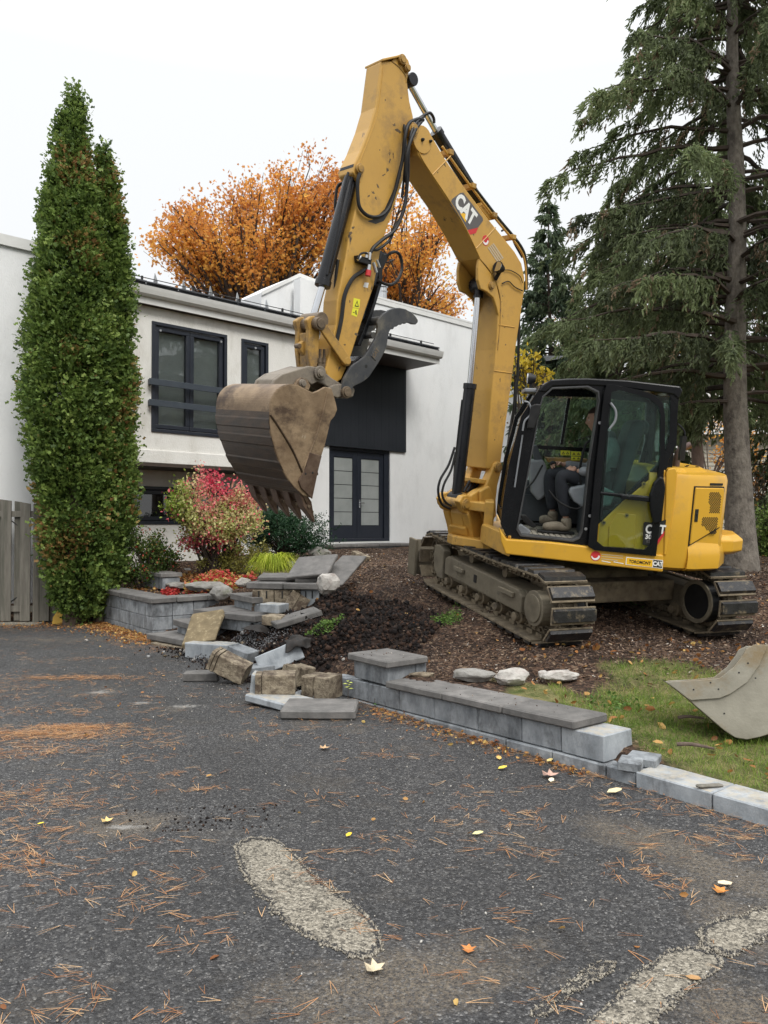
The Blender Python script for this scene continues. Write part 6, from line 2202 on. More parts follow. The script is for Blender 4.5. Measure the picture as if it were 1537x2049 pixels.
for (x, y, r_) in ((1045, 516, .04), (1000, 610, .03)):
    a, c = FB.tr(420 + x / 3.202 + 20, 480 + y / 3.202, tl)
    ep("cross_tube", MB().prism(FB, circ(r_, 16, c=(a, c)), -.07, tl - .03), m_thumb, thumb)
pin(FB, 695, 785, tl + .02, .055, tl, "thumb_pin", m_pin, thumb)
pin(FB, 733, 733, tl + .001, .018, .003, "thumb_hole", m_black, thumb, cap=False)
rp = FB.trs([(742, 712), (750, 693), (760, 702), (752, 722)], tl + .004)
ep("raised_badge", MB().prism(FB, rp, tl, tl + .006), m_thumb, thumb, bevel=.003)
ltr("CAT", (747, 715), (757, 698), .05, tl + .007, m_pin, thumb, fr=FB, bold=.04)
ep("thumb_root", MB().prism(FB, FB.trs([(702, 722), (715, 712), (728, 722), (712, 738), (700, 770), (690, 770), (692, 740)], .1), -.06, .15), m_blk, thumb, bevel=.01)
ep("thumb_saddle", MB().prism(FB, FB.trs([(676, 780), (695, 768), (704, 780), (700, 794), (688, 796)], .1), -.155, .152), m_coup, thumb, bevel=.01)

# scuffs and grease marks on the arm
m_scuff = mat("scuff_mark", (.05, .04, .032), (.16, .105, .05), scale=40, rough=.6)
rsc = random.Random(12)


def scuff(px, py, rx, ry, ang, lat, parent):
    pts = []
    for k in range(16):
        t_ = 2 * math.pi * k / 16
        r_ = rsc.uniform(.35, 1.15)
        x, y = rx * r_ * math.cos(t_), ry * r_ * math.sin(t_)
        a_ = math.radians(ang)
        pts.append((px + x * math.cos(a_) - y * math.sin(a_), py + x * math.sin(a_) + y * math.cos(a_)))
    ep("scuff", MB().prism(FB, FB.trs(pts, lat), lat - .0015, lat + .0006), m_scuff, parent)


for (x, y, rx, ry, an) in ((797, 262, 8, 5, 30), (789, 250, 5, 3, 0), (780, 322, 2, 8, 15), (775, 340, 3, 6, 10), (756, 372, 3, 7, -20), (747, 385, 4, 3, 20), (752, 396, 2, 4, 0), (738, 392, 2, 4, 40),
                           (702, 466, 5, 3, -50), (707, 455, 3, 3, 0), (771, 200, 1.5, 3, 0), (803, 196, 2.5, 2, 0), (768, 350, 1.6, 5, 60), (713, 668, 5, 4, 20), (700, 603, 1.6, 3, 0), (690, 690, 3, 2, 10), (686, 640, 2, 4, 10), (760, 300, 1, 2, 0)):
    scuff(x, y, rx, ry, an, sw, stick)
for (x, y, rx, ry, an) in ((1006, 592, 1.4, 1.4, 0), (1004, 604, 1.8, 1, 0), (1012, 690, 1.2, 2, 0), (1001, 760, 1.2, 5, 5), (890, 330, 2, 4, -30), (876, 345, 1.5, 2, 0), (1016, 846, 2, 3, 0), (990, 880, 1.4, 1.6, 0), (856, 300, 3, 5, 30), (948, 470, 1.3, 3, -30), (1010, 655, 1.2, 1.2, 0)):
    scuff(x, y, rx, ry, an, .155, boom)
# ================================================================== operator in the cab
m_skin = mat("skin", (0.42, 0.24, 0.17), (0.50, 0.30, 0.22), rough=0.5)
m_hood = mat("grey_hoodie", (0.20, 0.21, 0.23), (0.28, 0.29, 0.31), scale=25, rough=0.9, bump=.002, bscale=200)
m_jean = mat("black_trousers", (0.012, 0.014, 0.02), (0.025, 0.028, 0.036), scale=20, rough=0.85, bump=.002, bscale=150)
m_boot = mat("tan_boot", (0.18, 0.15, 0.11), (0.28, 0.24, 0.18), scale=14, rough=0.8, bump=.002, bscale=80, dirt=(.10, .08, .06), dscale=12, dlo=.5, damt=.7)
m_hair = mat("dark_hair", (0.025, 0.015, 0.010), (0.05, 0.03, 0.02), rough=0.7)


def SP(px, py, lat):
    a, c = FS.tr(px, py, lat)
    return FS.P(a, lat, c)


pelvis = SP(1207, 962, .60)
person = empty("person", pelvis, "seated operator in grey hoodie, black trousers and tan boots with hands on the levers", "person")


def skin(name, pts, edges, rad, m_, parent, sub=2, root=0):
    base = np.array(origin_of(parent))
    me = bpy.data.meshes.new(name)
    me.from_pydata([tuple(np.array(p) - base) for p in pts], edges, [])
    me.materials.append(m_)
    o = bpy.data.objects.new(name, me)
    COL.objects.link(o)
    o.parent = parent
    sk = o.modifiers.new("skin", 'SKIN')
    sk.use_smooth_shade = True
    if not me.skin_vertices:
        bpy.context.view_layer.objects.active = o
    lay = me.skin_vertices[0].data if me.skin_vertices else None
    if lay:
        for i, r_ in enumerate(rad):
            rr_ = r_ if isinstance(r_, tuple) else (r_, r_)
            lay[i].radius = rr_
            lay[i].use_root = (i == root)
    sb = o.modifiers.new("sub", 'SUBSURF')
    sb.levels = sb.render_levels = sub
    return o


chest, neck, hd = SP(1211, 905, .60), SP(1203, 872, .60), SP(1195, 840, .60)
shL, shR = SP(1214, 888, .60) + FS.v * .19, SP(1214, 888, .60) - FS.v * .19
elL, elR = SP(1190, 945, .84), SP(1180, 938, .36)
wrL, wrR = SP(1153, 942, .78), SP(1122, 928, .42)
knL, knR = SP(1121, 950, .74), SP(1099, 945, .46)
anL, anR = SP(1133, 1040, .74), SP(1106, 1026, .46)
hipL, hipR = pelvis + FS.v * .10, pelvis - FS.v * .10
body_pts = [pelvis, (pelvis + chest) / 2, chest, neck, hd - FS.w * .06, shL, elL, wrL, shR, elR, wrR, hipL, knL, anL, hipR, knR, anR]
body_e = [(0, 1), (1, 2), (2, 3), (3, 4), (2, 5), (5, 6), (6, 7), (2, 8), (8, 9), (9, 10), (0, 11), (11, 12), (12, 13), (0, 14), (14, 15), (15, 16)]
skin("body", body_pts, body_e, [.10, .10, .11, .055, .05, .05, .038, .026, .05, .038, .026, .08, .05, .035, .08, .05, .035], m_skin, person)
slv = lambda e, w: e + (w - e) * .9
skin("hoodie", [pelvis + FS.w * .02, (pelvis + chest) / 2, chest, (chest + neck) / 2, neck - FS.w * .03, shL, elL, slv(elL, wrL), shR, elR, slv(elR, wrR)],
     [(0, 1), (1, 2), (2, 3), (3, 4), (2, 5), (5, 6), (6, 7), (2, 8), (8, 9), (9, 10)],
     [(.17, .15), (.165, .15), (.17, .14), (.12, .10), (.075, .075), .085, .062, .045, .085, .062, .045], m_hood, person)
skin("hood", [neck - FS.u * .02, neck - FS.u * .09 + FS.w * .01, neck - FS.u * .10 - FS.w * .07], [(0, 1), (1, 2)], [.07, .085, .07], m_hood, person, sub=2)
mL, mR = (hipL + knL) / 2, (hipR + knR) / 2
skin("trousers", [pelvis, hipL, mL, knL, (knL + anL) / 2, anL + FS.w * .02, hipR, mR, knR, (knR + anR) / 2, anR + FS.w * .02], [(0, 1), (1, 2), (2, 3), (3, 4), (4, 5), (0, 6), (6, 7), (7, 8), (8, 9), (9, 10)],
     [(.15, .14), .105, .095, .078, .072, .060, .105, .095, .078, .072, .060], m_jean, person)
for an_, lat_, tx in ((anL, .74, (1084, 1061)), (anR, .46, (1078, 1044))):
    heel, ball, toe = an_ - FS.w * .085 - FS.u * .03, None, SP(*tx, lat_)
    z_ = (heel - G0) @ FS.w
    toe = toe + FS.w * (z_ - (toe - G0) @ FS.w)
    mid = heel + (toe - heel) * .5 + FS.w * .02
    bt = skin("boot", [an_ + FS.w * .03, an_ - FS.w * .03, heel, mid, heel + (toe - heel) * .8, toe], [(0, 1), (1, 2), (2, 3), (3, 4), (4, 5)], [.058, .058, (.05, .045), (.052, .048), (.055, .042), (.042, .032)], m_boot, person)
    u_ = unit(toe - heel)
    so_ = Frame(heel - FS.w * .055, u_, unit(np.cross(FS.w, u_)), FS.w)
    MB().prismw(so_, [(-.06, -.035), (-.06, .035), (.06, .042), (np.linalg.norm(toe - heel), .05), (np.linalg.norm(toe - heel) + .045, .03), (np.linalg.norm(toe - heel) + .045, -.03), (np.linalg.norm(toe - heel), -.05), (.06, -.042)], 0, .022).build("boot_sole", m_rub, person, bevel=.006)


def hand(name, wrist, d, nrm, thumb_side):
    """palm, four curled fingers and a thumb as one skinned figure"""
    d = unit(d)
    nrm = unit(nrm - d * (nrm @ d))
    s = unit(np.cross(d, nrm)) * thumb_side
    pts, ed, rad = [wrist, wrist + d * .035], [(0, 1)], [.024, .028]
    knk = []
    for k in range(4):
        off = (.030, .010, -.010, -.030)[k]
        pts.append(wrist + d * (.085 - .006 * abs(k - 1)) + s * off)
        rad.append(.0125)
        ed.append((1, len(pts) - 1))
        base_ = len(pts) - 1
        ln = (.038, .042, .039, .031)[k]
        p1 = pts[base_] + (d * .75 - nrm * .6) * ln
        p2 = p1 + (d * .1 - nrm * .95) * ln * .72
        p3 = p2 + (-d * .55 - nrm * .6) * ln * .5
        for p in (p1, p2, p3):
            pts.append(p)
            ed.append((len(pts) - 2, len(pts) - 1))
        rad += [.0095, .0088, .0075]
    pts.append(wrist + d * .03 + s * .032)
    ed.append((1, len(pts) - 1))
    pts.append(wrist + d * .062 + s * .048 - nrm * .018)
    ed.append((len(pts) - 2, len(pts) - 1))
    pts.append(wrist + d * .085 + s * .040 - nrm * .035)
    ed.append((len(pts) - 2, len(pts) - 1))
    rad += [.015, .0115, .0095]
    return skin(name, pts, ed, rad, m_skin, person, sub=1)


hand("hand", wrL, SP(1128, 934, .70) - wrL, FS.w * .6 + FS.v * .8, 1)
hand("hand", wrR, SP(1104, 926, .48) - wrR, FS.w * .9 - FS.v * .3, -1)
# head: shaped ball with brow, nose, chin
bm = bmesh.new()
bmesh.ops.create_uvsphere(bm, u_segments=36, v_segments=26, radius=1.0)
f_, s_, u_ = unit(FS.u * .95 - FS.w * .18), FS.v, unit(FS.w + FS.u * .15)
hair_v = []
for v in bm.verts:
    x, y, z = v.co
    r_ = 1.0
    jaw = max(0, -z)
    fx = .098 * (1 - .10 * jaw) + .0
    fy = .076 * (1 - .38 * jaw ** 1.5)
    fz = .122
    X_, Y_, Z_ = x * fx, y * fy, z * fz
    if x > 0:
        X_ += .024 * math.exp(-((z + .12) / .16) ** 2 - (y / .14) ** 2)          # nose
        X_ += .008 * math.exp(-((z - .22) / .12) ** 2 - (y / .5) ** 2)            # brow
        X_ -= .010 * math.exp(-((z - .05) / .10) ** 2 - ((abs(y) - .35) / .18) ** 2)  # eye hollows
        X_ += .007 * math.exp(-((z + .50) / .08) ** 2 - (y / .3) ** 2)            # lips
        X_ += .012 * math.exp(-((z + .85) / .2) ** 2 - (y / .4) ** 2)             # chin
    p = hd + f_ * X_ + s_ * Y_ + u_ * Z_
    v.co = Vector(tuple(p - pelvis))
me = bpy.data.meshes.new("head")
bm.to_mesh(me)
bm.free()
me.materials.append(m_skin)
me.polygons.foreach_set("use_smooth", [True] * len(me.polygons))
head = bpy.data.objects.new("head", me)
COL.objects.link(head)
head.parent = person
HFm = Frame(hd, f_, s_, u_)
bm = bmesh.new()
bmesh.ops.create_uvsphere(bm, u_segments=30, v_segments=22, radius=1.0)
kill = [v for v in bm.verts if (v.co.z < -.15 and v.co.x > -.25) or (v.co.x > .45 and v.co.z < .42) or v.co.z < -.62]
for v in bm.verts:
    v.co = Vector(tuple(hd + f_ * (v.co.x * .109 - .004) + s_ * v.co.y * .086 + u_ * (v.co.z * .128 + .006) - pelvis))
bmesh.ops.delete(bm, geom=kill, context='VERTS')
me = bpy.data.meshes.new("hair")
bm.to_mesh(me)
bm.free()
me.materials.append(m_hair)
o = bpy.data.objects.new("hair", me)
COL.objects.link(o)
o.parent = head
sol = o.modifiers.new("thick", 'SOLIDIFY')
sol.thickness = .008
for sg in (-1, 1):
    MB().prism(HFm, [(-.02 + .022 * math.cos(t), -.01 + .032 * math.sin(t)) for t in np.linspace(0, 6.28, 12, endpoint=False)], sg * .068, sg * .086).build("ear", m_skin, head, bevel=.004)
    MB().tube([HFm.P(.078, sg * .028, .010), HFm.P(.086, sg * .028, .010)], .010, 10).build("eye", m_white, head)
    MB().tube([HFm.P(.087, sg * .028, .010), HFm.P(.0885, sg * .028, .010)], .005, 8).build("iris", m_black, head)
    MB().tube([HFm.P(.090, sg * .012, .032), HFm.P(.086, sg * .044, .030)], .004, 6).build("eyebrow", m_hair, head)

# ================================================================== spare bucket on the lawn
SBo = np.array([2.32, 4.78, 0.0])
sbn = unit((-.30, -.94, .17))
sbu = unit(np.cross(sbn, (0, 0, 1)))
SB = Frame(SBo, sbu, sbn, np.cross(sbu, sbn))
spx = [(1335, 1366), (1345, 1364), (1400, 1361), (1440, 1357), (1468, 1335), (1487, 1310), (1493, 1298), (1510, 1290), (1530, 1290), (1548, 1291), (1590, 1320), (1625, 1370), (1625, 1420), (1590, 1455), (1550, 1466), (1520, 1475), (1495, 1480),
       (1472, 1476), (1450, 1462), (1415, 1432), (1380, 1402)]
sbk = empty("spare_bucket", SB.P(0, 0, .1), "grey-tan ditching bucket lying on the grass at the right edge", "bucket")
sp2 = SB.trs(spx, 0)
MB().prism(SB, sp2, -.022, 0).build("side_plate", m_bkt2, sbk, bevel=.004)
MB().prism(SB, sp2, -.38, -.358).build("side_plate", m_bkt2, sbk, bevel=.004)
rimp = SB.trs([(1335, 1366), (1345, 1364), (1400, 1361), (1440, 1357), (1468, 1335), (1487, 1310), (1493, 1298), (1510, 1290), (1530, 1290), (1532, 1300), (1520, 1330), (1495, 1365), (1462, 1388), (1440, 1397), (1383, 1401)], 0)
MB().prism(SB, rimp, 0.001, .016).build("reinforced_rim", m_bkt2, sbk, bevel=.003)
shp = [np.array(list(p) + [0]) for p in SB.trs([(1335, 1366), (1380, 1402), (1415, 1432), (1450, 1462), (1472, 1476), (1495, 1480), (1520, 1475), (1550, 1466), (1590, 1455), (1625, 1420), (1625, 1370), (1590, 1320), (1548, 1291), (1530, 1290)], 0)]
shp = smooth_pts(shp, 4)
s2 = MB()
cen = np.mean(shp, axis=0)
for i in range(len(shp) - 1):
    p, p2 = shp[i], shp[i + 1]
    q, q2 = p + unit(cen - p) * .018, p2 + unit(cen - p2) * .018
    vs = [SB.P(a[0], v_, a[1]) for v_ in (-.357, -.023) for a in (p, p2, q2, q)]
    s2.add(vs, [(0, 1, 5, 4), (3, 7, 6, 2), (0, 3, 2, 1), (4, 5, 6, 7)])
s2.build("shell", m_bkt2, sbk, smooth=True)
e0, e1 = SB.tr(1335, 1366, 0), SB.tr(1383, 1402, 0)
MB().prism(SB, [e0, e1, (e1[0] + .02, e1[1] + .02), (e0[0] + .02, e0[1] + .012)], -.395, .018).build("cutting_edge", m_bkt2, sbk, bevel=.003)
for (x, y) in ((1497, 1327), (1479, 1346), (1422, 1366), (1388, 1380), (1438, 1379), (1512, 1357), (1450, 1428)):
    a, c = SB.tr(x, y, .017)
    MB().prism(SB, circ(.0055, 8, c=(a, c)), .0162 if y < 1385 else .001, .018 if y < 1385 else .003).build("bolt_hole", m_black, sbk)

# ================================================================== stones
def stone(px, py, z, dims, m_, label, seed, name="stone", rz=0.0, cat="stone"):
    bm = bmesh.new()
    bmesh.ops.create_icosphere(bm, subdivisions=3, radius=1.0)
    pts = np.array([v.co[:] for v in bm.verts])
    rg = np.random.default_rng(seed)
    # chop with random planes for facets
    for _ in range(16):
        nr = rg.normal(size=3)
        nr /= np.linalg.norm(nr)
        d_ = rg.uniform(.70, .92)
        over = pts @ nr - d_
        pts = pts - np.outer(np.clip(over, 0, None), nr) * .9
    pts *= (1 + fnoise(pts + seed * 3.1, 2.0, 5, .6)[:, None] * .55)
    pts = pts * np.array(dims) / 2
    for v, p in zip(bm.verts, pts):
        v.co = Vector(p)
    me = bpy.data.meshes.new(name)
    bm.to_mesh(me)
    bm.free()
    me.materials.append(m_)
    me.polygons.foreach_set("use_smooth", [True] * len(me.polygons))
    me.set_sharp_from_angle(angle=math.radians(18))
    o = place(name, me, eul(on_z(px, py, z), 0, 0, rz))
    tag(o, label, cat)
    return o


stone(656, 1168, .90, (.25, .22, .24), m_stone, "white craggy boulder at the top of the mulch beside the landing", 1, "boulder", cat="boulder")
stone(1026, 1355, .29, (.30, .2, .15), m_stone, "pinkish white stone behind the capstones of the wall", 2, "stone")
stone(1122, 1352, .29, (.34, .14, .10), m_stone, "flat whitish stone right of the pinkish one on the bed edge", 3, "stone", rz=12)
stone(1087, 1350, .29, (.10, .08, .08), m_stone, "small pale stone between the two whitish stones", 4, "stone")
stone(946, 1352, .29, (.40, .18, .12), m_stone2, "flat dark mossy stone in the soil behind the first capstone", 5, "stone")
stone(845, 1350, .262, (.22, .10, .05), m_blk_tan, "tan flake of stone with moss on the wall's back edge", 6, "stone")
stone(372, 1148, .66, (.42, .26, .26), m_stone2, "rounded grey stone left of the red groundcover", 7, "stone")
stone(410, 1174, .60, (.62, .34, .18), m_stone2, "long pale rock slab in the garden bed behind the planter cap", 8, "stone")
stone(352, 1172, .58, (.34, .26, .12), m_stone2, "flat stone among brown leaves on the planter bed", 9, "stone")
stone(444, 1188, .55, (.34, .26, .24), m_stone2, "mossy round stone between the planter cap and steps", 10, "stone")
stone(487, 1166, .70, (.24, .2, .16), m_stone, "small pale rock at the left end of the landing", 11, "stone")
stone(640, 1108, .98, (.42, .4, .26), m_stone2, "dull brown rock under the dark yew's right side", 12, "stone")
stone(173, 1281, .03, (.05, .04, .03), m_stone, "white pebble on the asphalt in front of the cedar", 13, "pebble")
stone(375, 1303, .03, (.10, .07, .06), m_stone, "small white stone on the asphalt below the lowest step", 14, "pebble")
tag(place("wood_chunk", chamfer_mesh("wood_chunk", .34, .08, .05, m_bark2, c=.015, jit=.012, seed=2), eul(on_z(815, 1150, .78), 10, 12, 30)), "brown broken root piece on the mulch beside the blade", "root")
for k, (x, y, l_, rz_) in enumerate(((1380, 1440, .16, -12), (1388, 1497, .20, -30), (790, 1135, .5, 24))):
    o = place("fallen_branch", MB().tube(smooth_pts([(-l_ / 2, 0, 0), (-.1 * l_, .012, .008), (l_ / 2, 0, .004)], 4), [.011, .012, .012, .011, .011, .010, .009, .008, .006], 7).build("fallen_branch", m_bark2).data, eul(on_z(x, y, .22 if k < 2 else .85), 0, 0, rz_))
    bpy.data.objects.remove(bpy.data.objects["fallen_branch" if k == 0 else "fallen_branch." + f"{2 * k:03d}"]) if False else None
    tag(o, ["short brown stick in the grass under the spare bucket", "curved tan stick in the grass near the curb", "long thin stick on the mulch left of the blade"][k], "stick")
for o in [o for o in COL.objects if o.name.startswith("fallen_branch") and "category" not in o]:
    bpy.data.objects.remove(o)

# torn landscape fabric in the pit
def fabric(px, py, z, w_, d_, rz, seed, label):
    n = 16
    g = np.random.default_rng(seed)
    xs, ys = np.meshgrid(np.linspace(-.5, .5, n), np.linspace(-.5, .5, n), indexing='ij')
    P = np.stack([xs * w_, ys * d_, np.zeros_like(xs)], -1)
    P[..., 2] = fnoise(P + seed, 5, 3) * .28 + fnoise(P + seed, 14, 2) * .05
    P[..., 0] += fnoise(P + seed + 9, 6, 2) * .10
    P[..., 1] += fnoise(P + seed + 5, 6, 2) * .10
    me = bpy.data.meshes.new("landscape_fabric")
    me.from_pydata(P.reshape(-1, 3).tolist(), [], [(i * n + j, (i + 1) * n + j, (i + 1) * n + j + 1, i * n + j + 1) for i in range(n - 1) for j in range(n - 1)])
    me.materials.append(m_fabric)
    me.polygons.foreach_set("use_smooth", [True] * len(me.polygons))
    o = place("landscape_fabric", me, eul(on_z(px, py, z), 18, 0, rz))
    s_ = o.modifiers.new("thick", 'SOLIDIFY')
    s_.thickness = .004
    return tag(o, label, "fabric")


fabric(596, 1287, .30, .26, .22, 10, 3, "torn black landscape fabric hanging over the tilted pale block")
fabric(655, 1318, .22, .22, .16, -25, 8, "torn dark fabric flap sticking out of the soil left of the pillar")
fabric(520, 1264, .30, .34, .12, 0, 12, "black fabric edge folded over gravel below the steps")
# ================================================================== vegetation
def sil(tab, y):
    ys = [t[0] for t in tab]
    return np.interp(y, ys, [t[1] for t in tab])


m_cedar = leafmat("cedar_leaf", [(0.0, (0.032, 0.055, 0.016)), (0.35, (0.085, 0.14, 0.034)), (0.7, (0.17, 0.25, 0.056)), (0.93, (0.27, 0.35, 0.09)), (1.0, (0.34, 0.17, 0.07))], transl=.35)
m_spr = leafmat("spruce_needles", [(0.0, (0.085, 0.105, 0.06)), (0.4, (0.165, 0.20, 0.10)), (0.75, (0.235, 0.29, 0.14)), (0.93, (0.30, 0.37, 0.18)), (1.0, (0.30, 0.23, 0.15))], transl=.5)
m_spr2 = leafmat("far_spruce_needles", [(0.0, (0.06, 0.09, 0.06)), (0.5, (0.11, 0.155, 0.09)), (1.0, (0.18, 0.23, 0.12))], transl=.4)
m_maple = leafmat("orange_leaf", [(0.0, (0.52, 0.20, 0.05)), (0.4, (0.74, 0.34, 0.08)), (0.75, (0.82, 0.46, 0.09)), (1.0, (0.85, 0.58, 0.14))], transl=.62)
m_bush = leafmat("burning_bush_leaf", [(0.0, (0.10, 0.16, 0.02)), (0.25, (0.26, 0.34, 0.05)), (0.45, (0.60, 0.58, 0.26)), (0.60, (0.66, 0.46, 0.28)), (0.78, (0.74, 0.20, 0.22)), (1.0, (0.62, 0.04, 0.10))], transl=.4)
m_yew = leafmat("yew_needles", [(0.0, (0.010, 0.032, 0.016)), (0.6, (0.022, 0.065, 0.026)), (1.0, (0.05, 0.11, 0.035))], transl=.2)
m_hak = leafmat("lime_grass_blade", [(0.0, (0.20, 0.28, 0.02)), (0.5, (0.46, 0.55, 0.04)), (1.0, (0.72, 0.72, 0.14))], transl=.4)
m_shrub = leafmat("shrub_leaf", [(0.0, (0.03, 0.06, 0.015)), (0.55, (0.09, 0.14, 0.03)), (0.85, (0.22, 0.20, 0.06)), (1.0, (0.42, 0.08, 0.04))], transl=.35)
m_redlow = leafmat("red_groundcover_leaf", [(0.0, (0.28, 0.30, 0.05)), (0.3, (0.50, 0.36, 0.12)), (0.55, (0.55, 0.14, 0.09)), (1.0, (0.52, 0.02, 0.04))], transl=.35)
m_yleaf = leafmat("yellow_leaf", [(0.0, (0.45, 0.34, 0.03)), (0.6, (0.72, 0.55, 0.06)), (1.0, (0.80, 0.66, 0.18))], transl=.45)
m_clov = leafmat("clover_leaf", [(0.0, (0.05, 0.11, 0.02)), (1.0, (0.17, 0.27, 0.06))], transl=.3)
m_grass = leafmat("grass_blade", [(0.0, (0.08, 0.15, 0.02)), (0.5, (0.18, 0.28, 0.045)), (0.75, (0.30, 0.33, 0.08)), (1.0, (0.52, 0.43, 0.22))], transl=.35)
m_needle = leafmat("fallen_pine_needle", [(0.0, (0.26, 0.105, 0.04)), (0.5, (0.52, 0.25, 0.10)), (1.0, (0.66, 0.44, 0.24))], transl=.1)
m_chip = leafmat("mulch_chip", [(0.0, (0.025, 0.016, 0.012)), (0.4, (0.085, 0.054, 0.038)), (0.75, (0.18, 0.12, 0.082)), (0.93, (0.34, 0.26, 0.19)), (1.0, (0.6, 0.55, 0.48))], transl=.0)
m_litter = leafmat("brown_litter_leaf", [(0.0, (0.16, 0.055, 0.02)), (0.5, (0.36, 0.16, 0.05)), (0.85, (0.5, 0.3, 0.10)), (1.0, (0.6, 0.42, 0.14))], transl=.2)
m_crumb = leafmat("earth_crumb", [(0.0, (0.003, 0.0026, 0.0025)), (0.6, (0.011, 0.007, 0.006)), (1.0, (0.06, 0.032, 0.02))], transl=.0, rough=.95)


def px2x(px, y):
    return (px - 768.5) / 1540 * y


def py2z(py, y):
    return 1.5 + (1050 - py) / 1540 * y


# ---- columnar cedars
def cedar(cy, left, right, axis, ytop, ybot, n_clump, seed, label):
    g = np.random.default_rng(seed)
    base = (px2x(axis, cy), cy, 0.0)
    t = empty("cedar_tree", base, label, "tree", "columnar cedars by the gate")
    MB().tube(smooth_pts([(base[0], cy, -.1), (base[0] + .03, cy, 1.5), (base[0] - .02, cy, py2z(ytop, cy) * .6), (base[0], cy, py2z(ytop, cy) - .3)], 4), [.14, .13, .12, .12, .11, .10, .09, .08, .07, .05, .04, .03, .02], 9).build("trunk", m_bark2, t, smooth=True)
    pos, dirs, rnd, sc = [], [], [], []
    py = ybot + (ytop - ybot) * g.random(n_clump) ** 1.0
    # more area where wide
    rl = (axis - sil(left, py)) / 1540 * cy
    rr_ = (sil(right, py) - axis) / 1540 * cy
    rl, rr_ = np.maximum(rl - .11, .02), np.maximum(rr_ - .11, .02)
    keep = g.random(n_clump) < ((rl + rr_) / (rl + rr_).max()) ** .75
    py, rl, rr_ = py[keep], rl[keep], rr_[keep]
    th = g.random(len(py)) * 2 * math.pi
    z = py2z(py, cy)
    R_ = np.where(np.cos(th) > 0, rr_, rl)
    Ry = (rl + rr_) / 2 * .95
    lump = .90 + .62 * fnoise(np.stack([np.cos(th) * 1.3, np.sin(th) * 1.3, z * .9], -1) + seed, 2.6, 3)
    lump = np.minimum(lump, 1.10)
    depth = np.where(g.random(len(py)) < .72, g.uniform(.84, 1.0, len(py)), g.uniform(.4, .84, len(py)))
    cx_ = base[0] + np.cos(th) * R_ * lump * depth
    cyy = cy + np.sin(th) * Ry * lump * depth
    k = 27
    n = len(py)
    od = np.stack([np.cos(th), np.sin(th), np.full(n, .35)], -1)
    P = np.repeat(np.stack([cx_, cyy, z], -1), k, 0) + g.normal(size=(n * k, 3)) * np.array([.07, .07, .06])
    D = np.repeat(od + g.normal(size=(n, 3)) * .45, k, 0) + g.normal(size=(n * k, 3)) * .42
    D[:, 2] += .15
    cl = np.repeat(g.random(n), k)
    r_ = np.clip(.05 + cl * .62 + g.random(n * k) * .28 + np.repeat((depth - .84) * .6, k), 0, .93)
    patch = fnoise(P + 31, 1.4, 3)
    brown = (g.random(n * k) < .006) | ((patch > .21) & (g.random(n * k) < .35)) | ((P[:, 2] < 3.4) & (patch > .10) & (g.random(n * k) < .16))
    r_[brown] = g.uniform(.965, 1.0, brown.sum())
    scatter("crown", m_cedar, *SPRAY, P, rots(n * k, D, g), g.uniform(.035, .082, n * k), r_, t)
    # loose clumps that break the outline
    return t


cedar(11.55, [(165, 138), (200, 122), (250, 102), (300, 94), (350, 80), (420, 70), (500, 60), (560, 52), (650, 40), (720, 34), (800, 22), (850, 40), (900, 48), (950, 52), (1000, 74), (1100, 80), (1150, 92), (1200, 112), (1238, 140)],
      [(165, 146), (200, 158), (250, 170), (300, 176), (345, 182), (400, 200), (600, 225), (800, 240), (1000, 240), (1100, 240), (1150, 235), (1200, 215), (1238, 190)], 145, 165, 1238, 4300, 21,
      "taller front cedar column right beside the board gate")
cedar(11.95, [(295, 200), (350, 182), (450, 165), (600, 150), (1000, 140), (1220, 150)],
      [(295, 210), (320, 226), (350, 236), (400, 243), (450, 254), (500, 256), (600, 264), (700, 270), (760, 282), (850, 276), (900, 280), (1000, 282), (1050, 276), (1100, 262), (1150, 250), (1200, 228), (1225, 205)], 205, 292, 1225, 3000, 22,
      "shorter rear cedar column merging with the taller one")


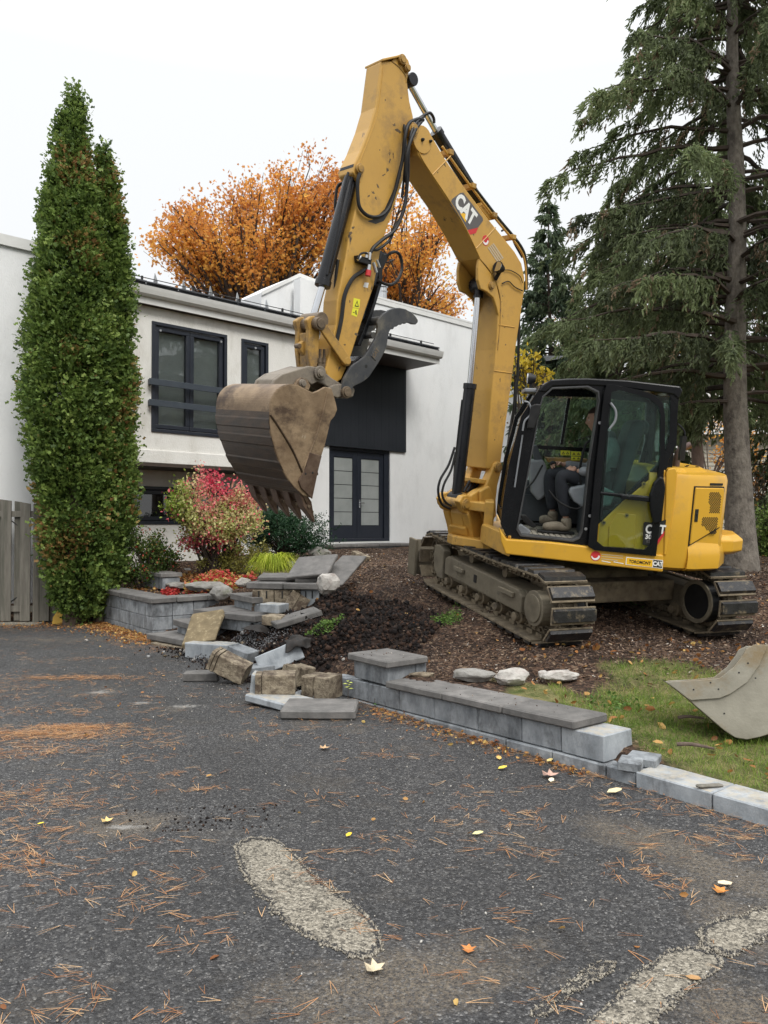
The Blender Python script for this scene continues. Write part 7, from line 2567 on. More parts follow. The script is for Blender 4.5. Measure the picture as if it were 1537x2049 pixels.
# ---- spruces
def spruce(name, base, top, tr_r, levels, m_leaf, seed, label, group=None, twigs=36, shoots=9, droop=.55, shoot=.11, tip=.25, lean=0.0, bark=m_bark, nb=6, front=.0, twl=(.18, .55)):
    """levels: (z, branch length) table; drooping whorls with hanging shoots"""
    g = np.random.default_rng(seed)
    t = empty(name, base, label, "tree", group)
    base = np.array(base, float)
    zs = np.linspace(base[2] - .25, top, 16)
    pts = [(base[0] + lean * (z - base[2]) + .03 * math.sin(z * 1.3), base[1], z) for z in zs]
    fl = [tr_r * (1.0 - .93 * ((z - base[2]) / (top - base[2])) ** .9) * (1 + .45 * math.exp(-(z - base[2]) / .35)) for z in np.maximum(zs, base[2])]
    MB().tube(pts, fl, 16, caps=True).build("trunk", bark, t, smooth=True)
    LZ, LR = [l[0] for l in levels], [l[1] for l in levels]
    z = LZ[0]
    brm = MB()
    P, D, R_, S = [], [], [], []
    while z < min(LZ[-1], top - .1):
        Lr = np.interp(z, LZ, LR)
        n_b = nb
        a0 = g.random() * 6.28
        for k in range(n_b):
            a = a0 + k * 2 * math.pi / n_b + g.uniform(-.3, .3)
            if math.sin(a) < -.45 and abs(math.cos(a)) < .75 and g.random() < front:
                continue
            L_ = Lr * g.uniform(.72, 1.12)
            if L_ < .1:
                continue
            zz = z + g.uniform(-.12, .12)
            d = np.array([math.cos(a), math.sin(a), 0])
            n = 9
            q = np.linspace(0, 1, n)
            up = g.uniform(.02, .22)
            curve = up * q - droop * q ** 2 * .62 + tip * np.clip(q - .7, 0, 1) ** 1.3
            bx = base[0] + lean * (zz - base[2])
            path = np.array([bx, base[1], zz])[None] + d[None] * (q * L_)[:, None] + np.array([0, 0, 1])[None] * (curve * L_)[:, None]
            path += np.cumsum(g.normal(size=(n, 3)) * .012 * L_, 0)
            if L_ > .5:
                brm.tube(list(path), list(np.linspace(.012 + .012 * L_, .004, n)), 5, caps=False)
            nt_ = max(4, int(twigs * L_ / LR[0] * g.uniform(.75, 1.2)))
            qq = g.uniform(.16, 1.0, nt_)
            qq[-1] = 1.0
            o_ = np.stack([np.interp(qq, q, path[:, i]) for i in range(3)], -1)
            side = np.cross(d, [0, 0, 1])
            sgn = g.choice([-1, 1], nt_)
            ln = g.uniform(*twl, nt_) * (1.15 - .6 * qq)
            hang = g.uniform(.35, 1.15, nt_)
            td = d[None] * g.uniform(.2, .9, nt_)[:, None] + side[None] * (sgn * g.uniform(.1, .9, nt_))[:, None] * (1.1 - hang)[:, None]
            td[:, 2] -= hang * 1.1
            td /= np.linalg.norm(td, axis=1, keepdims=True)
            s_ = g.random((nt_, shoots))
            PP = o_[:, None] + td[:, None] * (s_ * ln[:, None])[..., None] + g.normal(size=(nt_, shoots, 3)) * .018
            PP[..., 2] -= (s_ ** 2 * ln[:, None] * .25)
            DD = td[:, None] + g.normal(size=(nt_, shoots, 3)) * .42
            DD[..., 2] -= .1
            tone = np.clip(g.normal(.45, .17), 0, 1) + g.normal(size=nt_) * .1
            tipb = (qq > .7)[:, None] * .12
            RR = np.clip(tone[:, None] + g.normal(size=(nt_, shoots)) * .12 + tipb, 0, .95)
            dead = g.random(nt_) < .045
            RR[dead] = 1.0
            P.append(PP.reshape(-1, 3))
            D.append(DD.reshape(-1, 3))
            R_.append(RR.ravel())
            if L_ > 1.2 and g.random() < .8:
                for j in range(2):
                    i_ = g.integers(0, nt_)
                    brm.tube([o_[i_], o_[i_] + td[i_] * ln[i_] * .9], [.005, .002], 4, caps=False)
        z += g.uniform(.24, .42) * (1 if top > 6 else .7)
    P, D, R_ = np.concatenate(P), np.concatenate(D), np.concatenate(R_)
    if brm.v:
        brm.build("limbs", m_twig, t, smooth=True)
    SH = ([(0, .08, 0), (0, -.08, 0), (.5, .13, .02), (.5, -.13, .02), (1, .03, 0), (1, -.03, 0), (0, 0, .08), (0, 0, -.08), (.5, .02, .13), (.5, .02, -.13), (1, 0, .02), (1, 0, -.02)],
          [(0, 1, 3, 2), (2, 3, 5, 4), (6, 7, 9, 8), (8, 9, 11, 10)])
    scatter("crown", m_leaf, *SH, P, rots(len(P), D, g), g.uniform(.6, 1.2, len(P)) * shoot, R_, t)
    return t


TY = 11.2
tb = on_z(1482, 1140, .86)
tb = np.array([px2x(1477, TY), TY, .84])
spruce("spruce_tree", tb, 13.5, .205, [(3.35, 2.5), (3.9, 2.9), (5.0, 2.75), (6.0, 2.55), (7.2, 2.45), (8.4, 2.1), (9.4, 1.7), (11, 1.2), (13.4, .2)], m_spr, 41,
       "big spruce with bare lower trunk behind the excavator's tail", twigs=62, shoots=22, shoot=.082, nb=7, lean=-.001, front=.42, twl=(.2, .62))
sy = 20.0
spruce("spruce_tree", (px2x(1101, sy), sy, .9), py2z(378, sy), .12, [(2.5, 1.35), (5.0, 1.15), (7.2, .85), (8.4, .5), (9.4, .26), (10.2, .05)], m_spr2, 43,
       "small pointed spruce behind the excavator's boom elbow", twigs=30, shoots=9, shoot=.15, droop=.3, nb=7, bark=m_bark2, twl=(.12, .35))
sy = 15.5
spruce("spruce_tree", (px2x(1398, sy), sy, .95), 9.0, .15, [(4.1, 1.6), (5.0, 1.9), (6.0, 1.6), (7.5, 1.0), (9, .2)], m_spr, 44,
       "slim reddish-brown conifer trunk between the cab and big spruce", twigs=34, shoots=10, shoot=.13, nb=6, bark=mat("reddish_bark", (.13, .085, .065), (.22, .155, .125), scale=14, rough=.95, bump=.015, bscale=28, stretch=(1, 1, .5)))
sy = 17.5
spruce("spruce_tree", (px2x(1238, sy), sy, .95), py2z(400, sy), .14, [(3.2, 1.9), (4.8, 1.9), (6.0, 1.5), (7.4, 1.0), (8.8, .3)], m_spr, 45,
       "loose bushy spruce behind the cab roof", twigs=36, shoots=9, shoot=.14, nb=6, bark=m_bark2)
sy = 16.0
spruce("spruce_tree", (px2x(1640, sy), sy, .95), 9.0, .16, [(1.6, 1.9), (3.5, 2.0), (6.0, 1.5), (8.9, .2)], m_spr, 46,
       "dark spruce at the right edge behind the big trunk", twigs=34, shoots=9, shoot=.14, nb=6, bark=m_bark2)


# ---- broadleaf crowns
def broadleaf(name, base, fork, clusters, leaves, size, m_leaf, m_wood, seed, label, leaf=LEAF, r0=.16, sub=8, spread=.5, rnd=None, cat="tree", stems=1, group=None, droopy=0.0, twr=.006):
    g = np.random.default_rng(seed)
    base, fork = np.array(base, float), np.array(fork, float)
    t = empty(name, base, label, cat, group)
    wd = MB()
    if stems == 1:
        wd.tube(smooth_pts([base - [0, 0, .1], (base + fork) / 2 + g.normal(size=3) * .03, fork], 4), list(np.linspace(r0, r0 * .72, 9)), 9)
    P, D = [], []
    for c, rad in clusters:
        c = np.array(c, float)
        st = fork if stems == 1 else base + np.r_[g.normal(size=2) * .06, 0]
        mid = st + (c - st) * .5 + np.array([0, 0, .12 * np.linalg.norm(c - st)]) * (1 if stems == 1 else .4) + g.normal(size=3) * .05 * np.linalg.norm(c - st)
        L_ = np.linalg.norm(c - st)
        path = smooth_pts([st, mid, c], 5)
        wd.tube(path, list(np.linspace(r0 * .42, twr * 1.6, len(path))), 6, caps=False)
        for k in range(sub):
            q = c + unit(g.normal(size=3)) * rad * g.uniform(.55, 1.0)
            j = path[g.integers(len(path) // 2, len(path))]
            wd.tube(smooth_pts([j, (j + q) / 2 + g.normal(size=3) * .08 * rad, q], 3), list(np.linspace(twr * 1.4, twr * .6, 7)), 4, caps=False)
            m_ = leaves // (len(clusters) * sub)
            tt = g.random(m_) ** .6
            pp = j[None] + (q - j)[None] * tt[:, None] + g.normal(size=(m_, 3)) * rad * spread * .35
            P.append(pp)
            dd = g.normal(size=(m_, 3)) + (q - j)[None] / (np.linalg.norm(q - j) + 1e-6) * .7
            dd[:, 2] -= droopy
            D.append(dd)
    wd.build("trunk" if cat == "tree" else "stems", m_wood, t, smooth=True)
    P, D = np.concatenate(P), np.concatenate(D)
    rv = rnd(P, g) if rnd else np.clip(.5 + fnoise(P, .6, 3) * 1.4 + g.normal(size=len(P)) * .18, 0, 1)
    scatter("crown" if cat == "tree" else "leaves", m_leaf, *leaf, P, rots(len(P), D, g), g.uniform(.65, 1.25, len(P)) * size, rv, t)
    return t


def ell_clusters(n, ells, y, depth, seed, rad):
    """n clump centres inside ellipses given in pixels at the distance y"""
    g = np.random.default_rng(seed)
    A = np.array([e[2] * e[3] for e in ells], float)
    out_ = []
    while len(out_) < n:
        e = ells[g.choice(len(ells), p=A / A.sum())]
        v = g.normal(size=3)
        v = v / np.linalg.norm(v) * g.random() ** .38
        yy = y + v[2] * depth
        out_.append(((px2x(e[0] + v[0] * e[2], y), yy, py2z(e[1] + v[1] * e[3], y)), rad * g.uniform(.7, 1.2)))
    return out_


my = 30.0
cl_ = ell_clusters(110, [(480, 470, 165, 120), (560, 420, 120, 95), (640, 430, 85, 95), (400, 500, 85, 70), (520, 540, 150, 60), (345, 530, 30, 35)], my, 3.6, 5, .85)
broadleaf("maple_tree", (px2x(520, my), my, 1.0), (px2x(520, my), my, 6.6), cl_, 27000, .125, m_maple, m_twig, 51, "big orange autumn maple rising behind the flat roof", leaf=MAPLE, r0=.28, sub=7, spread=.75, twr=.011,
          rnd=lambda P, g: np.clip(.35 + (11.5 - P[:, 2]) * .07 + fnoise(P, .5, 3) * 1.0 + g.normal(size=len(P)) * .16, 0, 1))
my = 33.0
cl_ = ell_clusters(34, [(800, 470, 75, 110), (850, 500, 50, 80), (770, 560, 60, 60), (895, 595, 45, 22), (840, 590, 60, 30)], my, 3.0, 6, 1.0)
broadleaf("maple_tree", (px2x(790, my), my, 1.0), (px2x(790, my), my, 7.0), cl_, 12000, .13, m_maple, m_twig, 52, "thinner orange maple seen between stick and boom", leaf=MAPLE, r0=.22, sub=9, spread=.8, twr=.018)
# bare reddish twigs far right of the roof
my = 26.0
cl_ = ell_clusters(16, [(1190, 650, 60, 50), (1120, 620, 60, 40), (1300, 640, 80, 60)], my, 1.5, 16, .9)
broadleaf("bare_tree", (px2x(1190, my), my, 1.0), (px2x(1190, my), my, 5.2), cl_, 1800, .10, m_litter, m_bark2, 53, "nearly bare tree with a few rust leaves beyond the right wing", r0=.12, sub=16, spread=.9, twr=.012)

# burning bush
by = 12.4
bcl = ell_clusters(42, [(430, 1010, 72, 52), (400, 1060, 55, 50), (470, 1060, 52, 55), (440, 965, 62, 28), (365, 1000, 38, 32), (480, 1000, 50, 35)], by, .72, 7, .24)


def bushcol(P, g):
    px = P[:, 0] / P[:, 1] * 1540 + 768.5
    zz = P[:, 2]
    r_ = .44 + g.normal(size=len(P)) * .10
    n_ = fnoise(P, 2.2, 3)
    red = np.clip((zz - 1.72) * 2.4 + n_ * 2.6, 0, 1) * np.clip((px - 375) / 45, 0, 1)
    r_ = r_ + red * .5
    low = np.exp(-(((px - 400) / 40) ** 2 + ((zz - 1.18) / .16) ** 2))
    r_ = r_ + np.where(g.random(len(P)) < low, .40, 0)
    grn = np.clip((395 - px) / 55, 0, 1) * np.clip(zz - .8, 0, 1)
    r_ = r_ - grn * .25
    r_ = np.where(g.random(len(P)) < .09, .85, r_)
    return np.clip(r_, 0, 1)


broadleaf("burning_bush", (px2x(432, by), by, .70), (px2x(432, by), by, 1.0), bcl, 12500, .052, m_bush, m_twig, 54, "rounded pink, red and lime burning bush in front of the basement window", r0=.045, sub=9, spread=.9,
          rnd=bushcol, cat="shrub", stems=2, twr=.004)
# small mixed shrub between cedar and bush
sy_ = 12.2
scl_ = ell_clusters(24, [(285, 1105, 42, 48), (325, 1115, 30, 40), (270, 1060, 22, 30), (300, 1150, 45, 18)], sy_, .5, 8, .18)
broadleaf("garden_shrub", (px2x(292, sy_), sy_, .52), (px2x(292, sy_), sy_, .7), scl_, 5600, .042, m_shrub, m_twig, 55, "loose green shrub with red tips between cedar and burning bush", r0=.03, sub=8, spread=.9, cat="shrub", stems=2, twr=.003,
          rnd=lambda P, g: np.clip(.38 + g.normal(size=len(P)) * .16 + (g.random(len(P)) < .07) * .6, 0, 1))
# mossy low mound under the bush
scl_ = ell_clusters(16, [(420, 1135, 60, 12), (470, 1125, 35, 10), (520, 1110, 30, 12)], 12.2, .3, 9, .12)
broadleaf("low_groundcover", (px2x(440, 12.2), 12.2, .74), (px2x(440, 12.2), 12.2, .78), scl_, 2600, .035, leafmat("moss_leaf", [(0, (.08, .08, .015)), (1, (.24, .22, .05))]), m_twig, 56,
          "olive and rust low cushion plant under the burning bush", r0=.015, sub=6, spread=1.1, cat="plant", stems=2, twr=.002)

# yew
yy_ = 14.2
g = np.random.default_rng(60)
yw = empty("yew_shrub", (px2x(575, yy_), yy_, .9), "dark green spreading yew below the raised bucket", "shrub")
ycl = ell_clusters(60, [(575, 1080, 72, 34), (560, 1055, 48, 28), (610, 1070, 42, 34), (530, 1090, 32, 22)], yy_, .7, 10, .2)
stm = MB()
P, D, R_ = [], [], []
b0 = np.array([px2x(575, yy_), yy_, .85])
for c, rad in ycl:
    c = np.array(c)
    path = smooth_pts([b0 + np.r_[g.normal(size=2) * .05, 0], (b0 + c) / 2 + [0, 0, .05], c], 4)
    stm.tube(path, list(np.linspace(.02, .005, len(path))), 5, caps=False)
    m_ = 34
    od = unit(c - b0)
    for k in range(m_):
        q = c + g.normal(size=3) * [.15, .15, .07]
        dd = unit(od + g.normal(size=3) * .5)
        for j in range(7):
            P.append(q + dd * j * .018)
            D.append(dd * .5 + g.normal(size=3) * .6)
            R_.append(np.clip(.25 + j * .07 + g.normal() * .12, 0, 1))
stm.build("stems", m_twig, yw, smooth=True)
scatter("foliage", m_yew, *LEAF, np.array(P), rots(len(P), np.array(D), g), np.full((len(P), 3), 1.0) * g.uniform(.035, .06, (len(P), 1)) * np.array([1, .55, 1]), np.array(R_), yw)

# lime ornamental grass
hk = empty("lime_grass_clump", on_z(545, 1143, .78), "bright lime ornamental grass clump above the landing slabs", "plant")
hkm = MB()
g = np.random.default_rng(61)
hb = on_z(548, 1143, .86)
vs_, fs_, rv_ = [], [], []
nbl = 620
for k in range(nbl):
    a = g.random() * 6.28
    L_ = g.uniform(.20, .44)
    r_ = g.random() ** .5 * .09
    d = np.array([math.cos(a), math.sin(a) * .8, 0])
    hgt = g.uniform(.06, .27)
    o0 = len(vs_)
    side = np.array([-d[1], d[0], 0]) * g.uniform(.004, .007)
    rr_ = g.random()
    for j in range(6):
        q = j / 5
        p = hb + d * (r_ + L_ * (q ** .85) * .95) + np.array([0, 0, hgt * (1 - (1.55 * q - .75) ** 2 / .56) * 1.0 + .0])
        w_ = (1 - q ** 2) + .05
        vs_ += [p + side * w_, p - side * w_]
        rv_ += [rr_, rr_]
    fs_ += [(o0 + 2 * j, o0 + 2 * j + 1, o0 + 2 * j + 3, o0 + 2 * j + 2) for j in range(5)]
me = bpy.data.meshes.new("blades")
me.from_pydata([tuple(v - hb) for v in vs_], [], fs_)
a_ = me.attributes.new("rnd", 'FLOAT', 'POINT')
a_.data.foreach_set("value", rv_)
me.materials.append(m_hak)
o = bpy.data.objects.new("blades", me)
COL.objects.link(o)
hk.location = tuple(hb)
o.parent = hk

# small leafy things
def patch(name, cx, cy, rx, ry, n, size, m_leaf, label, cat, seed, lift=(.0, .05), rnd=None, kind=None, group=None, leaf=LEAF, flat=.5, ang=0.0):
    g = np.random.default_rng(seed)
    a, r_ = g.random(n) * 6.28, g.random(n) ** .6
    x, y = r_ * np.cos(a) * rx, r_ * np.sin(a) * ry
    X_, Y_ = cx + x * math.cos(ang) - y * math.sin(ang), cy + x * math.sin(ang) + y * math.cos(ang)
    z = H(X_, Y_) + g.uniform(*lift, n)
    D = g.normal(size=(n, 3)) * np.array([1, 1, flat])
    P = np.stack([X_, Y_, z], -1)
    o = scatter(name, m_leaf, *leaf, P, rots(n, D, g), g.uniform(.6, 1.2, n) * size, rnd(g, n) if rnd else g.random(n))
    return tag(o, label, cat, group, kind)


p = on_z(893, 1258, .42)
patch("clover_patch", p[0], p[1], .17, .20, 520, .026, m_clov, "small green clover patch in the mulch before the left track", "plant", 70, lift=(0, .06))
p = on_z(652, 1219, .60)
patch("creeping_juniper", p[0], p[1], .22, .16, 520, .03, m_clov, "grey-green creeping plant over the slanted long slab", "plant", 71, lift=(.02, .08))
p = (px2x(442, 11.35), 11.35)
patch("red_groundcover", p[0], p[1], .52, .30, 2300, .058, m_redlow, "red and cream groundcover patch in front of the burning bush", "plant", 72, lift=(.02, .16))
p = (px2x(345, 11.6), 11.5)
patch("red_groundcover", p[0], p[1], .14, .14, 240, .05, m_redlow, "small red tuft left of the rounded grey stone", "plant", 73, lift=(.0, .10), rnd=lambda g, n: g.uniform(.6, 1, n))
p = on_z(1080, 1330, .36)
for k, (x, y, rx, n) in enumerate(((930, 1245, .12, 90), (1225, 1345, .2, 160), (1290, 1240, .3, 200))):
    p = on_z(x, y, .42)
    patch("weed_tuft", p[0], p[1], rx, rx * .8, n, .03, m_clov, ["weed sprig right of the clover patch", "low weeds at the mulch edge near the spare bucket", "weeds in the shade between the tracks"][k], "weed", 74 + k, kind="stuff")
# seedlings at the wall
for k, (px, py, z) in enumerate(((697, 1377, .16), (750, 1408, .02))):
    b_ = on_z(px, py, z) + np.array([0, -.03, 0])
    s_ = empty("seedling", b_ - [0, 0, .08], ["pale yellow-green seedling growing at the wall's left end", "tiny green seedling in the joint under the wall"][k], "plant")
    mb = MB()
    n = 7 if k == 0 else 4
    for i in range(n):
        a = i * 2.4
        L_ = .045 if k == 0 else .02
        d = np.array([math.cos(a), math.sin(a) * .6, .25])
        q = b_ + [0, 0, .01 * i * (1 if k == 0 else .3)]
        sd_ = unit(np.cross(d, [0, 0, 1])) * L_ * .35
        mb.add([q, q + d * L_ * .5 + sd_, q + d * L_ - [0, 0, .01], q + d * L_ * .5 - sd_], [(0, 1, 2, 3)])
    mb.build("leaves", mat("seedling_leaf%d" % k, ((.45, .50, .08), (.1, .25, .04))[k], rough=.5), s_)
    MB().tube([b_ - [0, 0, .08], b_ + [0, 0, .05]], .0025, 5).build("stem", m_twig, s_)

# yellow sapling behind the boom
yy_ = 11.5
ycl = ell_clusters(15, [(1060, 725, 34, 30), (1040, 775, 18, 40), (1085, 745, 22, 14), (1040, 700, 14, 14)], yy_, .35, 12, .16)
broadleaf("yellow_sapling", (px2x(1055, yy_), yy_, .86), (px2x(1050, yy_), yy_, 2.9), ycl, 340, .09, m_yleaf, m_twig, 57, "sapling with sparse yellow leaves between the boom and cab roof", r0=.03, sub=5, spread=.9, droopy=.8, twr=.004)
# far right shrubs
fy = 13.5
fc = ell_clusters(22, [(1522, 1090, 40, 45), (1560, 1060, 50, 60)], fy, .6, 13, .25)
broadleaf("garden_shrub", (px2x(1530, fy), fy, .9), (px2x(1530, fy), fy, 1.0), fc, 5200, .05, m_cedar, m_twig, 58, "dense green shrub right of the big spruce trunk", r0=.04, sub=8, spread=.9, cat="shrub", stems=2,
          rnd=lambda P, g: np.clip(.6 + g.normal(size=len(P)) * .2, 0, .94))
fy = 16
fc = ell_clusters(16, [(1520, 980, 50, 60), (1580, 960, 60, 60)], fy, .8, 14, .5)
broadleaf("bare_shrub", (px2x(1530, fy), fy, .9), (px2x(1530, fy), fy, 1.0), fc, 700, .07, m_litter, m_bark2, 59, "twiggy shrub with rust leaves at the right edge", r0=.03, sub=12, spread=.9, cat="shrub", stems=2, twr=.006)
fy = 22
fc = ell_clusters(12, [(1395, 862, 22, 14), (1425, 856, 22, 14), (1350, 700, 60, 30), (1480, 900, 50, 50)], fy, .8, 15, .5)
broadleaf("oak_sapling", (px2x(1420, fy), fy, .9), (px2x(1420, fy), fy, 2.6), fc, 900, .09, m_maple, m_bark2, 62, "orange-leaved sapling in front of the neighbour's eave", r0=.04, sub=8, spread=.9, twr=.008)

# ================================================================== ground litter
g = np.random.default_rng(80)
# grass blades
n = 190000
x, y = g.uniform(1.3, 7.5, n), g.uniform(2.6, 8.6, n)
m_ = (g.random(n) < lawn_mask(x, y) * (.35 + .9 * (fnoise(np.stack([x, y, x * 0], -1), 2.2, 3) + .5)) * np.clip(1.3 - (np.hypot(x, y) - 4) * .12, .3, 1))
m_ &= ~inside(x, y, DRIVE) & (K.o[None, :2] is not None)
x, y = x[m_], y[m_]
q_ = (x - K.o[0]) * K.v[0] + (y - K.o[1]) * K.v[1]
s_ = q_ > .26
x, y = x[s_], y[s_]
n = len(x)
P = np.stack([x, y, H(x, y) - .005], -1)
D = g.normal(size=(n, 3)) * np.array([.55, .55, .1]) + np.array([0, 0, 1.0])
straw = fnoise(P, 3, 3) + g.normal(size=n) * .18
BL = ([(0, .5, 0), (0, -.5, 0), (.5, .4, .06), (.5, -.4, .06), (1, 0, .24)], [(0, 1, 3, 2), (2, 3, 4)])
sc = np.stack([g.uniform(.03, .075, n), np.full(n, .0032), g.uniform(.03, .07, n)], -1)
o = scatter("lawn_grass", m_grass, *BL, P, rots(n, D, g), sc, np.clip(.42 + straw * 1.0, 0, 1))
tag(o, "short patchy grass on the lawn strip behind the wall", "grass", kind="stuff")
# mulch chips over the bed
n = 120000
x, y = g.uniform(-3.2, 7, n), g.uniform(6.2, 17, n)
keep = ~inside(x, y, DRIVE) & (g.random(n) > lawn_mask(x, y) * .92) & (g.random(n) < np.clip(1.4 - np.hypot(x, y - 3) * .07, .25, 1))
x, y = x[keep], y[keep]
fr_ = np.exp(-(np.hypot((x + .50) * .95, (y - 8.25) * .9) / 1.15 + fnoise(np.stack([x, y, x * 0], -1), 3, 3) * .5) ** 4)
keep = (g.random(len(x)) > fr_ * .93) & (((x - K.o[0]) * K.v[0] + (y - K.o[1]) * K.v[1]) > .3)
x, y = x[keep], y[keep]
n = len(x)
P = np.stack([x, y, H(x, y) + g.uniform(0, .012, n)], -1)
D = g.normal(size=(n, 3)) * np.array([1, 1, .35])
CH = ([(0, .5, 0), (0, -.5, 0), (1, .4, .1), (1, -.4, .1), (.5, 0, .35)], [(0, 1, 4), (1, 3, 4), (3, 2, 4), (2, 0, 4)])
sc = np.stack([g.uniform(.01, .04, n), g.uniform(.005, .013, n), g.uniform(.005, .013, n)], -1)
rv = g.random(n) ** 1.3
rv = np.where(g.random(n) < .02, 1.0, rv * .93)
tag(scatter("mulch_chips", m_chip, *CH, P, rots(n, D, g), sc, rv), "brown shredded mulch covering the bed under the excavator", "mulch", kind="stuff")
# black earth crumbs in and around the pit
n = 26000
a, r_ = g.random(n) * 6.28, g.random(n) ** .6 * 1.15
x, y = -.62 + np.cos(a) * r_ * 1.1, 8.2 + np.sin(a) * r_ * .9
P = np.stack([x, y, np.maximum(H(x, y), 0) + g.uniform(-.005, .02, n)], -1)
CR = ([(.6, .1, -.1), (-.5, .15, .1), (.1, .35, .12), (-.12, -.5, -.1), (.15, -.1, .4), (-.1, 0.1, -.35)], [(0, 2, 4), (2, 1, 4), (1, 3, 4), (3, 0, 4), (2, 0, 5), (1, 2, 5), (3, 1, 5), (0, 3, 5)])
sc = (g.random(n) ** 7 * .085 + .007)[:, None] * g.uniform(.6, 1.2, (n, 3))
tag(scatter("earth_crumbs", m_crumb, *CR, P, rots(n, None, g), sc, g.random(n)), "black clods and crumbs of freshly dug earth", "earth", kind="stuff")
# soil spilled over the asphalt and broken bits among the blocks
n = 4200
w, q_ = g.uniform(.5, 3.9, n), -np.abs(g.normal(size=n)) * .20 + .05
P = K.o[None] + w[:, None] * K.u[None] + q_[:, None] * K.v[None] + g.uniform(.0, .02, n)[:, None] * K.w[None]
tag(scatter("spilled_soil", m_crumb, *CR, P, rots(n, None, g), (g.random(n) ** 4 * .035 + .005)[:, None] * g.uniform(.6, 1.2, (n, 3)), g.random(n)), "dark soil spilled over the driveway edge among the blocks", "earth", kind="stuff")
n = 170
w, q_ = g.uniform(.6, 3.7, n), g.normal(size=n) * .22 - .02
P = K.o[None] + w[:, None] * K.u[None] + q_[:, None] * K.v[None]
P[:, 2] = np.maximum(H(P[:, 0], P[:, 1]), 0) + .012
tag(scatter("rubble_fragments", leafmat("fragment", [(0, (.10, .075, .045)), (.5, (.26, .21, .15)), (1, (.34, .35, .36))], transl=0, rough=.95), *CR, P, rots(n, None, g), (g.random(n) ** 2 * .075 + .02)[:, None] * g.uniform(.5, 1.2, (n, 3)), g.random(n)), "broken chips of concrete block in the rubble", "rubble", kind="stuff")
# torn roots in the pit
n = 900
a, r_ = g.random(n) * 6.28, g.random(n) ** .5 * 1.0
x, y = -.35 + np.cos(a) * r_, 8.2 + np.sin(a) * r_ * .8
P = np.stack([x, y, np.maximum(H(x, y), 0) + .01], -1)
RT = ([(0, .5, 0), (0, -.5, 0), (.33, .5, .12), (.33, -.5, .12), (.66, .5, .08), (.66, -.5, .08), (1, .2, -.05), (1, -.2, -.05)], [(0, 1, 3, 2), (2, 3, 5, 4), (4, 5, 7, 6)])
L_ = g.uniform(.05, .2, n)
tag(scatter("torn_roots", m_crumb, *RT, P, rots(n, g.normal(size=(n, 3)) * [1, 1, .6], g), np.stack([L_, np.full(n, .004), L_], -1), g.uniform(.6, 1, n)), "fine torn roots hanging in the dug earth", "roots", kind="stuff")
# gravel patch under the steps
n = 1500
p = on_z(500, 1285, .2)
x, y = p[0] + g.normal(size=n) * .24, p[1] + g.normal(size=n) * .17
P = np.stack([x, y, np.maximum(H(x, y), .02) + g.uniform(.0, .05, n)], -1)
tag(scatter("grey_gravel", leafmat("gravel", [(0, (.05, .05, .055)), (.7, (.14, .14, .145)), (1, (.3, .3, .3))], transl=0, rough=.85), *CR, P, rots(n, None, g), g.uniform(.012, .028, (n, 3)), g.random(n)),
    "grey bedding gravel exposed below the steps", "gravel", kind="stuff")
# brown leaf litter on the planter, under the cedar and over the bed
LP, LS = [], []
for (px, py, z, sx_, sy_, m_) in ((330, 1178, .47, .40, .30, 900), (240, 1165, .47, .3, .3, 200), (470, 1200, .5, .3, .2, 120), (420, 1165, .6, .5, .3, 300)):
    p = on_z(px, py, z)
    x, y = p[0] + g.normal(size=m_) * sx_, p[1] + g.normal(size=m_) * sy_
    LP.append(np.stack([x, y, np.maximum(H(x, y), .0) + g.uniform(.005, .03, m_)], -1))
x, y = g.uniform(-1, 7, 500), g.uniform(6.6, 15, 500)
k_ = ~inside(x, y, DRIVE)
LP.append(np.stack([x[k_], y[k_], H(x[k_], y[k_]) + .012], -1))
x, y = g.uniform(1.0, 5, 420), g.uniform(4.0, 7.4, 420)
k_ = ~inside(x, y, DRIVE)
LP.append(np.stack([x[k_], y[k_], H(x[k_], y[k_]) + .03], -1))
P = np.concatenate(LP)
keep = ((P[:, 0] - K.o[0]) * K.v[0] + (P[:, 1] - K.o[1]) * K.v[1]) > .34
P = P[keep]
n = len(P)
tag(scatter("leaf_litter", m_litter, *LEAF, P, rots(n, g.normal(size=(n, 3)) * [1, 1, .3], g), g.uniform(.03, .07, n), g.random(n)), "dry brown and orange leaves strewn over the beds", "leaf litter", kind="stuff")

# pine needles on the asphalt
VN = ([(0, .012, 0), (0, -.012, 0), (.35, .085, .012), (.35, .060, .012), (.7, .14, .008), (.7, .118, .008), (1, .16, 0), (1, .148, 0),
       (.0, .010, .0), (.0, -.010, 0), (.35, -.03, .010), (.35, -.055, .010), (.68, -.09, .012), (.68, -.112, .012), (.96, -.15, .0), (.96, -.162, 0)],
      [(0, 1, 3, 2), (2, 3, 5, 4), (4, 5, 7, 6), (8, 9, 11, 10), (10, 11, 13, 12), (12, 13, 15, 14)])
NP = []
n = 4600
x, y = g.uniform(-6, 4.5, n), g.uniform(1.8, 11.8, n)
dn = fnoise(np.stack([x, y, x * 0 + 3], -1), 1.1, 4)
k_ = g.random(n) < np.clip(.40 + dn * 2.4 - (x > 0) * .12 - (x - 0) * .03, .02, 1)
NP.append(np.stack([x[k_], y[k_]], -1))
cl = g.uniform([-4.5, 1.9], [3.6, 9], (330, 2))
for c in cl:
    m_ = g.integers(4, 16)
    NP.append(c + g.normal(size=(m_, 2)) * [g.uniform(.04, .12), .05])
